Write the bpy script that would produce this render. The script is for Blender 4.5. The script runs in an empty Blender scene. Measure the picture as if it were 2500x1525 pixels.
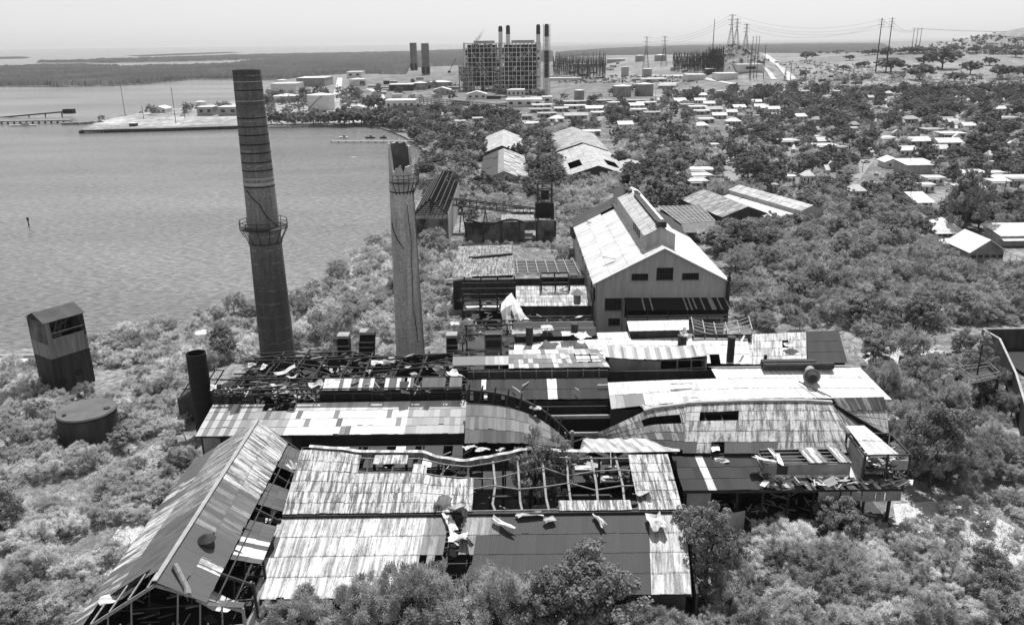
import bpy, math, random
import numpy as np
from mathutils import Vector, Matrix, noise as mnoise
# ---------------------------------------------------------------- camera, world, sun, exposure
SC = bpy.context.scene
C = SC.collection
F = 1980.0; PITCH = math.atan(660/F); ROLL = 0.0122; H = 60.0
cp, sp, cr, sr = math.cos(PITCH), math.sin(PITCH), math.cos(ROLL), math.sin(ROLL)
cam = bpy.data.cameras.new('camera'); camo = bpy.data.objects.new('camera', cam); C.objects.link(camo)
cam.sensor_fit = 'HORIZONTAL'; cam.sensor_width = 36; cam.lens = 36*F/2500
cam.clip_start = 1; cam.clip_end = 90000
Rv, Uv, Fv = Vector((1, 0, 0)), Vector((0, sp, cp)), Vector((0, cp, -sp))
cx = cr*Rv - sr*Uv; cy = sr*Rv + cr*Uv; cz = -Fv
M = Matrix((cx, cy, cz)).transposed().to_4x4(); M.translation = Vector((0, 0, H))
camo.matrix_world = M
SC.camera = camo
SUN_EL, SUN_AZ = math.radians(62), math.radians(13)
W = bpy.data.worlds.new('World'); SC.world = W; W.use_nodes = True
nt = W.node_tree; nt.nodes.clear()
sky = nt.nodes.new('ShaderNodeTexSky'); sky.sky_type = 'NISHITA'; sky.sun_disc = False
sky.sun_elevation = SUN_EL; sky.sun_rotation = SUN_AZ; sky.air_density = 1.0; sky.dust_density = 0.6; sky.ozone_density = 1
bw = nt.nodes.new('ShaderNodeRGBToBW'); bg = nt.nodes.new('ShaderNodeBackground'); wo = nt.nodes.new('ShaderNodeOutputWorld')
bg.inputs[1].default_value = 0.15
pw = nt.nodes.new('ShaderNodeMath'); pw.operation = 'POWER'; pw.inputs[1].default_value = .55
sc_ = nt.nodes.new('ShaderNodeMath'); sc_.operation = 'MULTIPLY'; sc_.inputs[1].default_value = 1.72
nt.links.new(sky.outputs[0], bw.inputs[0]); nt.links.new(bw.outputs[0], pw.inputs[0]); nt.links.new(pw.outputs[0], sc_.inputs[0]); nt.links.new(sc_.outputs[0], bg.inputs[0]); nt.links.new(bg.outputs[0], wo.inputs[0])
sun = bpy.data.lights.new('sun', 'SUN'); sun.energy = 5.0; sun.angle = math.radians(.5); sun.color = (1, 1, 1)
suno = bpy.data.objects.new('sun', sun); C.objects.link(suno)
sd = Vector((math.sin(SUN_AZ)*math.cos(SUN_EL), math.cos(SUN_AZ)*math.cos(SUN_EL), math.sin(SUN_EL)))
suno.rotation_euler = sd.to_track_quat('Z', 'Y').to_euler()
SC.view_settings.view_transform = 'Standard'; SC.view_settings.look = 'None'
SC.view_settings.exposure = 0.17; SC.view_settings.gamma = 1
# ---------------------------------------------------------------- helpers: pixel of the photograph -> point in the world
VW = {'1':(0,0,.366),'2':(800,0,.366),'3':(1600,0,.366),'4':(0,500,.366),'5':(800,350,.326),'6':(1350,400,.326),'7':(1800,450,.286),
'a':(400,820,.326),'b':(1100,780,.2462),'c':(1600,780,.2462),'d':(1900,750,.3326),'e':(150,1000,.3493),'f':(600,1050,.316),'g':(1100,1050,.316),'h':(1600,1000,.3652)}
def q(v, x, y):
    o = VW[v]; return (o[0]+x*o[2], o[1]+y*o[2])
def ray(px, py):
    dx = px-1250; dy = 762.5-py
    a = dx*cr+dy*sr; b = -dx*sr+dy*cr
    return Vector((a, F*cp+b*sp, -F*sp+b*cp))
def at(p, z=0.0):
    r = ray(*p); t = (z-H)/r.z; return Vector((r.x*t, r.y*t, z))
def atY(p, Y):
    r = ray(*p); t = Y/r.y; return Vector((r.x*t, Y, H+r.z*t))
def project(v):
    d = Vector(v)-Vector((0, 0, H)); a = d.x; b = d.dot(Uv); c = d.dot(Fv)
    if c <= 1: return (-9999, -9999)
    a, b = a/c*F, b/c*F
    return (1250+a*cr-b*sr, 762.5-(a*sr+b*cr))
V = Vector
def lerp(a, b, t): return a+(b-a)*t
def bil(A, B, Cc, D, u, v): return A.lerp(B, u).lerp(D.lerp(Cc, u), v)
def rnd(a, b): return random.uniform(a, b)
# ---------------------------------------------------------------- materials (all greys: the photograph is black and white)
MATS = {}
def math_node(n, l, op, a, b=None, clamp=False):
    x = n.new('ShaderNodeMath'); x.operation = op; x.use_clamp = clamp
    for i, v in enumerate((a, b)):
        if v is None: continue
        if isinstance(v, (int, float)): x.inputs[i].default_value = v
        else: l.new(v, x.inputs[i])
    return x.outputs[0]
def mat(name, v0, v1=None, scale=1.0, stretch=(1, 1, 1), rough=.8, bump=0.0, bscale=None, spec=.3, detail=4, metal=0, contrast=.35, transl=0):
    if name in MATS: return MATS[name]
    m = bpy.data.materials.new(name); m.use_nodes = True; n = m.node_tree.nodes; l = m.node_tree.links
    b = n['Principled BSDF']; b.inputs['Roughness'].default_value = rough; b.inputs['Metallic'].default_value = metal
    b.inputs['Specular IOR Level'].default_value = spec
    if v1 is None: v1 = v0
    tc = n.new('ShaderNodeTexCoord'); mp = n.new('ShaderNodeMapping'); mp.inputs['Scale'].default_value = stretch
    l.new(tc.outputs['Object'], mp.inputs[0])
    no = n.new('ShaderNodeTexNoise'); no.inputs['Scale'].default_value = scale; no.inputs['Detail'].default_value = detail
    no.inputs['Roughness'].default_value = .65
    l.new(mp.outputs[0], no.inputs['Vector'])
    r = n.new('ShaderNodeValToRGB'); e = r.color_ramp.elements
    e[0].position = .5-contrast/2; e[1].position = .5+contrast/2
    e[0].color = (v0, v0, v0, 1); e[1].color = (v1, v1, v1, 1)
    l.new(no.outputs[0], r.inputs[0]); l.new(r.outputs[0], b.inputs['Base Color'])
    if bump:
        n2 = n.new('ShaderNodeTexNoise'); n2.inputs['Scale'].default_value = bscale or scale*3; n2.inputs['Detail'].default_value = 6
        l.new(mp.outputs[0], n2.inputs['Vector'])
        bp = n.new('ShaderNodeBump'); bp.inputs['Strength'].default_value = bump; bp.inputs['Distance'].default_value = .2
        l.new(n2.outputs[0], bp.inputs['Height']); l.new(bp.outputs[0], b.inputs['Normal'])
    if transl:
        oi = n.new('ShaderNodeObjectInfo'); mr = n.new('ShaderNodeMapRange'); mr.inputs[3].default_value = .65; mr.inputs[4].default_value = 1.35; ge = n.new('ShaderNodeNewGeometry'); pn = n.new('ShaderNodeTexNoise'); pn.inputs['Scale'].default_value = .16; pn.inputs['Detail'].default_value = 2; l.new(ge.outputs['Position'], pn.inputs['Vector'])
        pm = n.new('ShaderNodeMapRange'); pm.inputs[1].default_value = .35; pm.inputs[2].default_value = .65; l.new(pn.outputs[0], pm.inputs[0])
        l.new(math_node(n, l, 'ADD', math_node(n, l, 'MULTIPLY', oi.outputs['Random'], .4), math_node(n, l, 'MULTIPLY', pm.outputs[0], .6)), mr.inputs[0])
        sc2 = n.new('ShaderNodeVectorMath'); sc2.operation = 'SCALE'; l.new(r.outputs[0], sc2.inputs[0]); l.new(mr.outputs[0], sc2.inputs['Scale']); l.new(sc2.outputs[0], b.inputs['Base Color'])
        tr = n.new('ShaderNodeBsdfTranslucent'); mx = n.new('ShaderNodeMixShader'); mx.inputs[0].default_value = transl
        l.new(sc2.outputs[0], tr.inputs[0]); l.new(b.outputs[0], mx.inputs[1]); l.new(tr.outputs[0], mx.inputs[2])
        l.new(mx.outputs[0], n['Material Output'].inputs[0])
    MATS[name] = m; return m
def sheet_mat(name, streak=.6, rustv=.09, patch=.5, rough=.55):
    """corrugated iron: every sheet carries its own tone; rust streaks run down the slope, laps are rusty"""
    m = bpy.data.materials.new(name); m.use_nodes = True; n = m.node_tree.nodes; l = m.node_tree.links
    b = n['Principled BSDF']; b.inputs['Roughness'].default_value = rough; b.inputs['Specular IOR Level'].default_value = .12
    at_ = n.new('ShaderNodeAttribute'); at_.attribute_name = 'tone'
    uv = n.new('ShaderNodeUVMap'); uv.uv_map = 'UVMap'; su = n.new('ShaderNodeUVMap'); su.uv_map = 'sheet'
    def nz(sx, sy, sc, lo, hi, det=4):
        mp = n.new('ShaderNodeMapping'); mp.inputs['Scale'].default_value = (sx, sy, 1); l.new(uv.outputs[0], mp.inputs[0])
        t = n.new('ShaderNodeTexNoise'); t.inputs['Scale'].default_value = sc; t.inputs['Detail'].default_value = det; t.inputs['Roughness'].default_value = .7
        l.new(mp.outputs[0], t.inputs['Vector'])
        r = n.new('ShaderNodeMapRange'); r.inputs[1].default_value = lo; r.inputs[2].default_value = hi; l.new(t.outputs[0], r.inputs[0]); return r.outputs[0]
    s1 = nz(2.3, .16, 1.0, .44, .58)          # long streaks
    s2 = nz(1.0, .7, .5, .43, .58)           # patches
    s3 = nz(3.2, 1.5, 1.6, .47, .66, 6)            # speckle
    k = math_node(n, l, 'MULTIPLY', s1, streak)
    k2 = math_node(n, l, 'MULTIPLY', s2, patch)
    k = math_node(n, l, 'MAXIMUM', k, math_node(n, l, 'MULTIPLY', k2, math_node(n, l, 'ADD', s1, .35)))
    k = math_node(n, l, 'ADD', k, math_node(n, l, 'MULTIPLY', s3, streak*.42))
    # laps: dark line at lower end and along one side
    sx = n.new('ShaderNodeSeparateXYZ'); l.new(su.outputs[0], sx.inputs[0])
    e1 = n.new('ShaderNodeMapRange'); e1.inputs[1].default_value = .92; e1.inputs[2].default_value = .99; l.new(sx.outputs[1], e1.inputs[0])
    e2 = n.new('ShaderNodeMapRange'); e2.inputs[1].default_value = .90; e2.inputs[2].default_value = .97; l.new(sx.outputs[0], e2.inputs[0])
    e = math_node(n, l, 'ADD', math_node(n, l, 'MULTIPLY', e1.outputs[0], .36), math_node(n, l, 'MULTIPLY', e2.outputs[0], .09))
    k = math_node(n, l, 'ADD', k, math_node(n, l, 'MULTIPLY', e, math_node(n, l, 'ADD', s3, .3)), clamp=True)
    mx = n.new('ShaderNodeMix'); mx.data_type = 'RGBA'; l.new(k, mx.inputs[0]); tn = math_node(n, l, 'MULTIPLY', at_.outputs['Fac'], .93); l.new(tn, mx.inputs[6]); l.new(math_node(n, l, 'MINIMUM', math_node(n, l, 'MULTIPLY', tn, 1.15), rustv), mx.inputs[7])
    l.new(mx.outputs[2], b.inputs['Base Color'])
    wv = n.new('ShaderNodeTexWave'); wv.inputs['Scale'].default_value = 1.6; wv.bands_direction = 'X'; l.new(uv.outputs[0], wv.inputs['Vector'])
    bp = n.new('ShaderNodeBump'); bp.inputs['Strength'].default_value = .35; bp.inputs['Distance'].default_value = .05
    l.new(wv.outputs[0], bp.inputs['Height']); l.new(bp.outputs[0], b.inputs['Normal'])
    MATS[name] = m; return m
sheet_mat('old_iron', .66, .12, .6)
sheet_mat('new_iron', .16, .3, .15)
sheet_mat('fair_iron', .42, .20, .42)
sheet_mat('rust_iron', .25, .05, .2, .8)
sheet_mat('very_streaky_iron', .95, .11, .8)
mat('steam_white', .85, .9, 1)
mat('dark_wall', .030, .075, .5, (1, 1, .25), bump=.3)
mat('rust_steel', .022, .05, 1.5, rough=.7)
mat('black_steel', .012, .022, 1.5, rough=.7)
mat('light_steel', .16, .3, 2, rough=.6)
mat('concrete', .16, .34, .35, (1, 1, .5), bump=.4, rough=.9)
mat('pale_concrete', .30, .46, .6, (1, 1, .4), bump=.4, rough=.9)
mat('white_paint', .48, .68, .8, rough=.6)
mat('white_roof', .5, .78, .5, rough=.6)
mat('pale_roof', .42, .65, .5, rough=.7)
mat('grey_roof', .26, .42, .5, rough=.7)
mat('grey_paint', .25, .38, .6, rough=.7)
mat('dark_glass', .012, .03, 1, rough=.15, spec=.5)
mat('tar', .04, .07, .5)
mat('bark', .05, .12, 3, (1, 1, .3), bump=.4)
mat('pale_bark', .20, .34, 3, (1, 1, .3), bump=.4)
mat('asphalt', .22, .30, .3, rough=.9)
mat('leaf_dark', .10, .25, .35, transl=.3, contrast=.25)
mat('leaf_mid', .18, .38, .3, transl=.35, contrast=.25)
mat('leaf_pale', .32, .62, .25, transl=.36, contrast=.25)
mat('leaf_dry', .5, .82, .25, transl=.4, contrast=.25)
# ---------------------------------------------------------------- mesh builder
class MB:
    def __init__(s): s.v = []; s.f = []; s.uv = []; s.suv = []; s.tone = []; s.has = False
    def face(s, pts, uv=None, suv=None, tone=None):
        i = len(s.v); s.v += [tuple(p) for p in pts]; s.f.append(tuple(range(i, i+len(pts))))
        k = len(pts); s.uv += uv or [(0, 0)]*k; s.suv += suv or [(.5, .5)]*k; s.tone.append(.5 if tone is None else tone)
        if uv: s.has = True
    def hexa(s, p):       # 8 points: bottom 4 ccw, top 4 ccw
        for a in ((0,3,2,1),(4,5,6,7),(0,1,5,4),(1,2,6,5),(2,3,7,6),(3,0,4,7)): s.face([p[i] for i in a])
    def box(s, x0, x1, y0, y1, z0, z1):
        s.hexa([(x0,y0,z0),(x1,y0,z0),(x1,y1,z0),(x0,y1,z0),(x0,y0,z1),(x1,y0,z1),(x1,y1,z1),(x0,y1,z1)])
    def cbox(s, c, sx, sy, sz, rot=0, tilt=None):
        m = Matrix.Rotation(rot, 3, 'Z')
        if tilt is not None: m = tilt @ m
        p = [V(c)+m@V((x*sx/2, y*sy/2, z*sz/2)) for z in (-1, 1) for x, y in ((-1,-1),(1,-1),(1,1),(-1,1))]
        s.hexa(p)
    def beam(s, a, b, w, h=None):
        a, b = V(a), V(b); d = b-a
        if d.length < 1e-4: return
        d.normalize(); u = d.cross(V((0, 0, 1)))
        if u.length < .05: u = V((1, 0, 0))
        u.normalize(); n = u.cross(d); h = h or w; u = u*w/2; n = n*h/2
        s.hexa([a-u-n, a+u-n, b+u-n, b-u-n, a-u+n, a+u+n, b+u+n, b-u+n])
    def tube(s, a, b, r0, r1=None, n=8, cap=True):
        a, b = V(a), V(b); r1 = r0 if r1 is None else r1; d = (b-a).normalized()
        u = d.cross(V((0, 0, 1)));
        if u.length < .05: u = V((1, 0, 0))
        u.normalize(); w = d.cross(u)
        A = [a+(u*math.cos(t)+w*math.sin(t))*r0 for t in [2*math.pi*i/n for i in range(n)]]
        B = [b+(u*math.cos(t)+w*math.sin(t))*r1 for t in [2*math.pi*i/n for i in range(n)]]
        for i in range(n): s.face([A[i], A[(i+1)%n], B[(i+1)%n], B[i]])
        if cap: s.face(A[::-1]); s.face(B)
    def prism(s, pts, z0, z1):   # vertical prism, pts ccw xy
        lo = [(p[0], p[1], z0) for p in pts]; hi = [(p[0], p[1], z1) for p in pts]; k = len(pts)
        for i in range(k): s.face([lo[i], lo[(i+1)%k], hi[(i+1)%k], hi[i]])
        s.face(hi); s.face(lo[::-1])
    def wallp(s, a, b, z0, za, zb=None, th=.25):  # wall from a to b (xy), sloping top
        a, b = V((a[0], a[1], 0)), V((b[0], b[1], 0)); zb = za if zb is None else zb
        n = (b-a).normalized().cross(V((0, 0, 1)))*th/2; Z = V((0, 0, 1))
        s.hexa([a-n+Z*z0, a+n+Z*z0, b+n+Z*z0, b-n+Z*z0, a-n+Z*za, a+n+Z*za, b+n+Z*zb, b-n+Z*zb])
    def slab(s, A, B, Cc, D, th=.12):
        n = (B-A).cross(D-A).normalized()
        if n.z < 0: n = -n
        lo = [p-n*th for p in (A, B, Cc, D)]
        s.hexa(lo+[A, B, Cc, D])
    def build(s, name, m, parent=None, smooth=False):
        me = bpy.data.meshes.new(name); me.from_pydata(s.v, [], s.f)
        if s.has:
            l1 = me.uv_layers.new(name='UVMap'); l2 = me.uv_layers.new(name='sheet')
            l1.data.foreach_set('uv', np.array(s.uv, 'f').ravel()); l2.data.foreach_set('uv', np.array(s.suv, 'f').ravel())
            a = me.attributes.new('tone', 'FLOAT', 'FACE'); a.data.foreach_set('value', np.array(s.tone, 'f'))
        me.materials.append(MATS[m] if isinstance(m, str) else m)
        if smooth: me.polygons.foreach_set('use_smooth', [True]*len(me.polygons))
        me.update()
        o = bpy.data.objects.new(name, me); C.objects.link(o)
        if parent: o.parent = parent; o.matrix_parent_inverse = Matrix.Translation(-parent.location) if parent.type == 'EMPTY' else Matrix()
        return o
def np_mesh(name, verts, faces, m, parent=None):
    """fast mesh of equal-sized polygons"""
    me = bpy.data.meshes.new(name); nf, k = faces.shape
    me.vertices.add(len(verts)); me.vertices.foreach_set('co', verts.astype('f').ravel())
    me.loops.add(nf*k); me.loops.foreach_set('vertex_index', faces.astype('i').ravel())
    me.polygons.add(nf); me.polygons.foreach_set('loop_start', np.arange(0, nf*k, k, dtype='i'))
    me.update(calc_edges=True); me.materials.append(MATS[m] if isinstance(m, str) else m)
    o = bpy.data.objects.new(name, me); C.objects.link(o)
    if parent: o.parent = parent
    return o
def tag(o, label, cat, group=None, kind=None):
    if label: o['label'] = label
    if cat: o['category'] = cat
    if group: o['group'] = group
    if kind: o['kind'] = kind
    return o
def thing(name, label, cat, loc=(0, 0, 0), group=None):
    o = bpy.data.objects.new(name, None); C.objects.link(o); o.location = loc; o.empty_display_size = .5
    return tag(o, label, cat, group)
def structure(o): o['kind'] = 'structure'; return o
def copy_tree(o, loc, rz=0, sc=(1, 1, 1), label=None, group=None):
    r = o.copy(); C.objects.link(r); r.location = loc; r.rotation_euler = (0, 0, rz); r.scale = sc
    if label: r['label'] = label
    if group: r['group'] = group
    for ch in o.children:
        c = ch.copy(); C.objects.link(c); c.parent = r
        for g in ch.children:
            d = g.copy(); C.objects.link(d); d.parent = c
    return r
# ---- roof made of sheets: A top left, B top right, C bottom right, D bottom left
def sheets(A, B, Cc, D, tone, sw=.9, sl=2.6, hole=None, sag=None, jit=.03, seed=0, mb=None, S=None, lift=0, dims=None):
    rg = random.Random(seed*7+3)
    L = ((B-A).length+(Cc-D).length)/2; Wd = ((D-A).length+(Cc-B).length)/2
    if dims: L, Wd = dims
    nu = max(1, round(L/sw)); nv = max(1, round(Wd/sl)); mb = mb or MB()
    SS = S or (lambda u, v: bil(A, B, Cc, D, u, v)+V((0, 0, lift-(sag(u, v) if sag else 0))))
    ou, ov = rg.uniform(0, 50), rg.uniform(0, 50)
    for j in range(nv):
        rowj = rg.uniform(-.01, .01)
        for i in range(nu):
            u0, u1, v0, v1 = i/nu, (i+1)/nu, j/nv, (j+1)/nv
            if hole and hole((u0+u1)/2, (v0+v1)/2): rg.random(); continue
            t = tone((u0+u1)/2, (v0+v1)/2, rg)
            e = .06/Wd; ju = -.03/L
            z = [V((0, 0, rg.uniform(0, jit))) for _ in range(4)]
            dv = (rg.uniform(-.04, .04) if rg.random() < .9 else rg.uniform(-.2, .16))/Wd
            ub = u1-(ju if i < nu-1 else 0)
            p = [SS(u0, max(0, v0))+z[0]*.3, SS(ub, max(0, v0))+z[1]*.3, SS(ub, min(1.02, v1+e+dv))+z[2]+V((0, 0, .03)), SS(u0, min(1.02, v1+e+dv))+z[3]+V((0, 0, .03))]
            U0, U1, V0, V1 = ou+u0*L, ou+u1*L, ov+v0*Wd+j*.5, ov+v1*Wd+j*.5
            U0 += rg.uniform(-.04, .04); U1 = U0+L/nu
            mb.face(p[::-1], [(U0, V1), (U1, V1), (U1, V0), (U0, V0)], [(0, 1), (1, 1), (1, 0), (0, 0)], t)
    return mb
def T(base, var=.1, dark=0, dv=.1):       # tone function: base +- var, a share of dark sheets
    return lambda u, v, g: (dv*g.uniform(.8, 1.3) if g.random() < dark else max(.04, base+g.uniform(-var, var)))
def inr(u, v, *rs):
    return any(r[0] <= u <= r[1] and r[2] <= v <= r[3] for r in rs)
# ================================================================ SETTING: sea, land, hills, roads
from mathutils.geometry import tessellate_polygon
def sst(t): t = min(1, max(0, t)); return t*t*(3-2*t)
def hill(x, y):
    h = 17*sst((y-820)/480)*sst((x-140)/190)
    h += 36*math.exp(-((x-322)/46)**2-((y-1205)/75)**2)
    h += 100*math.exp(-((x-1400)/430)**2-((y-1750)/330)**2)
    h += 14*math.exp(-((x-700)/170)**2-((y-1500)/160)**2)
    h *= 1-sst((y-2300)/1500)
    return h
def gz(x, y): return 1.0+(hill(x, y) if y > 800 else 0)
def ground(p, z0=1.0):
    """point of the ground seen at pixel p"""
    r = ray(*p)
    if r.z >= -1: return V((r.x/r.y*3000, 3000, 30))
    t = (z0-H)/r.z; X, Y = r.x*t, r.y*t
    if Y < 800 or X < 100: return V((X, Y, z0))
    y = 780.0
    while y < Y:
        tt = y/r.y; z = H+r.z*tt
        if z <= gz(r.x*tt, y): return V((r.x*tt, y, gz(r.x*tt, y)))
        y += 4
    return V((X, Y, z0))
# ---- water
def water_mat():
    m = bpy.data.materials.new('water'); m.use_nodes = True; n = m.node_tree.nodes; l = m.node_tree.links
    b = n['Principled BSDF']; b.inputs['Roughness'].default_value = .2; b.inputs['IOR'].default_value = 1.33
    b.inputs['Base Color'].default_value = (.075, .075, .075, 1)
    tc = n.new('ShaderNodeTexCoord')
    def nz(scale, rot, st, det=3, w='NOISE'):
        mp = n.new('ShaderNodeMapping'); mp.inputs['Rotation'].default_value = (0, 0, rot); mp.inputs['Scale'].default_value = st
        l.new(tc.outputs['Object'], mp.inputs[0]); t = n.new('ShaderNodeTexNoise'); t.inputs['Scale'].default_value = scale
        t.inputs['Detail'].default_value = det; t.inputs['Roughness'].default_value = .6; t.inputs['Distortion'].default_value = .3
        l.new(mp.outputs[0], t.inputs['Vector']); return t.outputs[0]
    a = nz(1.1, .45, (.38, 1, 1), 5); c = nz(.16, .6, (.4, 1, 1), 4); f = nz(.012, .3, (.3, 1, 1), 4); g = nz(.10, .35, (.25, 1, 1), 7)
    s = math_node(n, l, 'ADD', a, math_node(n, l, 'MULTIPLY', c, 1.6))
    bp = n.new('ShaderNodeBump'); bp.inputs['Strength'].default_value = .9; bp.inputs['Distance'].default_value = .55
    l.new(s, bp.inputs['Height']); l.new(bp.outputs[0], b.inputs['Normal'])
    # sheen of wind patches and ripples painted into the colour; small foam crests
    r = n.new('ShaderNodeMapRange'); r.inputs[1].default_value = .35; r.inputs[2].default_value = .68; r.inputs[3].default_value = .11; r.inputs[4].default_value = .21; l.new(f, r.inputs[0])
    ripple_shade = n.new('ShaderNodeMapRange'); ripple_shade.inputs[1].default_value = .38; ripple_shade.inputs[2].default_value = .62; ripple_shade.inputs[3].default_value = .55; ripple_shade.inputs[4].default_value = 1.4; l.new(a, ripple_shade.inputs[0])  # light and dark of the ripples painted from the wave noise
    fo = n.new('ShaderNodeMapRange'); fo.inputs[1].default_value = .715; fo.inputs[2].default_value = .76; l.new(g, fo.inputs[0])
    vv = math_node(n, l, 'ADD', math_node(n, l, 'MULTIPLY', r.outputs[0], ripple_shade.outputs[0]), math_node(n, l, 'MULTIPLY', fo.outputs[0], .6))
    l.new(vv, b.inputs['Base Color']); return m
mb = MB(); R_ = 42000; mb.face([(R_*math.cos(t), R_*math.sin(t), 0) for t in [2*math.pi*i/72 for i in range(72)]])
structure(mb.build('water', water_mat()))
# ---- land
def land_mat(name, a, b, c, far):
    m = bpy.data.materials.new(name); m.use_nodes = True; n = m.node_tree.nodes; l = m.node_tree.links
    p = n['Principled BSDF']; p.inputs['Roughness'].default_value = .95; p.inputs['Specular IOR Level'].default_value = .1
    tc = n.new('ShaderNodeTexCoord')
    def nz(s, d=5):
        t = n.new('ShaderNodeTexNoise'); t.inputs['Scale'].default_value = s; t.inputs['Detail'].default_value = d; t.inputs['Roughness'].default_value = .68
        l.new(tc.outputs['Object'], t.inputs['Vector']); return t.outputs[0]
    r = n.new('ShaderNodeValToRGB'); e = r.color_ramp.elements; e[0].position = .36; e[1].position = .62; e[0].color = (a, a, a, 1); e[1].color = (c, c, c, 1)
    x = e.new(.5); x.color = (b, b, b, 1)
    l.new(math_node(n, l, 'ADD', math_node(n, l, 'MULTIPLY', nz(far), .45), math_node(n, l, 'MULTIPLY', nz(far*14), .55)), r.inputs[0]); l.new(r.outputs[0], p.inputs['Base Color'])
    bp = n.new('ShaderNodeBump'); bp.inputs['Strength'].default_value = .5; bp.inputs['Distance'].default_value = .3; l.new(nz(far*20), bp.inputs['Height']); l.new(bp.outputs[0], p.inputs['Normal'])
    MATS[name] = m
land_mat('soil', .08, .19, .38, .05)
land_mat('pasture', .12, .22, .36, .006)
land_mat('town_ground', .07, .15, .36, .04)
land_mat('far_green', .03, .055, .10, .006)
land_mat('pale_dirt', .36, .5, .64, .08)
land_mat('yard_dirt', .12, .30, .62, .012)
def poly(name, pts, z, m, skirt=0, kind='structure', parent=None):
    P = [V((p[0], p[1], z)) for p in pts]; mb = MB()
    for t in tessellate_polygon([P]):
        tri = [P[i] for i in t]
        if (tri[1]-tri[0]).cross(tri[2]-tri[0]).z < 0: tri.reverse()
        mb.face(tri)
    if skirt:
        for i in range(len(P)):
            a, b = P[i], P[(i+1) % len(P)]
            mb.face([a, b, b-V((0, 0, skirt)), a-V((0, 0, skirt))])
    o = mb.build(name, m, parent)
    if kind: o['kind'] = kind
    return o
shore = [(-330,880),(0,852),(90,850),(220,838),(290,816),(420,800),(560,762),(700,730),(800,680),(870,625),(950,575),(1010,520),(1030,460),(1022,410),(1040,372),(1012,348),(985,333),(960,322),(930,312),(880,306),(700,309),(560,310),(400,315),(205,323),(200,314),(228,300),(300,278),(380,264),(470,252),(560,246),(640,229),(660,206),(695,195),
 (571,193),(476,193),(366,203),(271,209),(146,211),(0,210),(-500,214),(-500,163),(0,162),(160,159),(290,160),(305,164),(400,160),(560,156),(620,147),(690,143),(600,146),(420,151),(250,154),(130,156),(88,154),(95,149),(210,146),(300,142),(420,139),(560,134),(700,131),(850,128),(1000,125),(1130,120),(1330,113),(1550,108),(2000,102),(2600,97)]
shore_w = [at(p, 1) for p in shore]
main_land = shore_w+[V((30000, 22000, 1)), V((30000, -300, 1)), V((-330, -300, 1)), V((-330, 120, 1))]
poly('ground', main_land, 1, 'soil', 1.6)
for p in ([(-80,141),(0,139),(50,138),(76,140),(60,142),(0,143)], [(275,140),(320,135),(420,131),(560,127),(590,128),(520,131),(420,135),(330,139)], [(320,136.5),(280,138),(300,134)]):
    pass
poly('islet', [at(p, 1) for p in [(-80,142),(0,139),(50,138),(76,140.5),(60,143),(0,144)]], 1, 'far_green', 1.6)
poly('islet', [at(p, 1) for p in [(310,136),(420,131.5),(560,127),(592,128),(520,131.5),(420,135.5),(340,138)]], 1, 'far_green', 1.6)
# hills and pastures at the right
xs = np.concatenate([np.arange(100, 900, 12), np.arange(900, 3200, 30)]); ys = np.concatenate([np.arange(800, 1700, 12), np.arange(1700, 4000, 50)])
vv = np.zeros((len(ys), len(xs), 3))
for j, y in enumerate(ys):
    for i, x in enumerate(xs):
        h = hill(x, y); vv[j, i] = (x, y, 1+h-.06+(mnoise.noise(V((x*.02, y*.02, 0)))*1.1*min(1, h/6)))
idx = np.arange(len(ys)*len(xs)).reshape(len(ys), len(xs))
structure(np_mesh('hills', vv.reshape(-1, 3), np.stack([idx[:-1,:-1], idx[:-1,1:], idx[1:,1:], idx[1:,:-1]], -1).reshape(-1, 4), 'pasture'))
# far mangrove wood: one bumpy canopy over the far land
def in_poly(P, poly):
    x, y = P[:, 0], P[:, 1]; c = np.zeros(len(P), bool); n = len(poly); j = n-1
    for i in range(n):
        xi, yi = poly[i]; xj, yj = poly[j]
        k = ((yi > y) != (yj > y)) & (x < (xj-xi)*(y-yi)/((yj-yi) or 1e-9)+xi); c ^= k; j = i
    return c
def canopy(name, polypx, px0, px1, py0, py1, sx, sy, hmin, hmax, m, label, cat, holes=(), seed=0):
    X, Y = np.meshgrid(np.arange(px0, px1, sx), np.arange(py0, py1, sy)); P = np.stack([X.ravel(), Y.ravel()], 1)
    ins = in_poly(P, polypx)
    for h in holes: ins &= ~in_poly(P, h)
    rg = np.random.RandomState(seed); n = len(P); vs = np.zeros((n, 3))
    for k in range(n):
        w = at((P[k, 0]+rg.uniform(-.4, .4)*sx, P[k, 1]+rg.uniform(-.3, .3)*sy), 1); vs[k] = w
        if ins[k]:
            a = mnoise.noise(V((w.x*.012, w.y*.004, seed)))
            vs[k, 2] = 1+hmin+(hmax-hmin)*max(0, min(1, .5+.6*a+rg.uniform(-.45, .45)))
        else: vs[k, 2] = .2
    I = np.arange(n).reshape(X.shape); f = np.stack([I[:-1,:-1], I[:-1,1:], I[1:,1:], I[1:,:-1]], -1).reshape(-1, 4)
    f = f[ins[f].sum(1) >= 1]
    o = np_mesh(name, vs, f[:, ::-1], m); tag(o, label, cat, kind='stuff'); return o
mangrove = [(-520,213),(0,209),(146,210),(271,208),(366,202),(476,192),(571,192),(695,194),(760,186),(850,180),(990,182),(1000,165),(1350,150),(1350,125),(1130,121),(1000,126),(850,129),(700,132),(560,135),(420,140),(300,143),(210,147),(95,150),(90,153),(250,153),(420,150),(600,145),(700,142),(690,145),(620,149),(560,157),(400,161),(300,165),(290,161),(160,160),(0,163),(-520,164)]
canopy('mangrove_wood', mangrove, -420, 1360, 119, 215, 2.6, 1.15, 3, 8, 'far_green', 'dark mangrove wood covering the low land across the bay', 'wood', seed=3)
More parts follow.
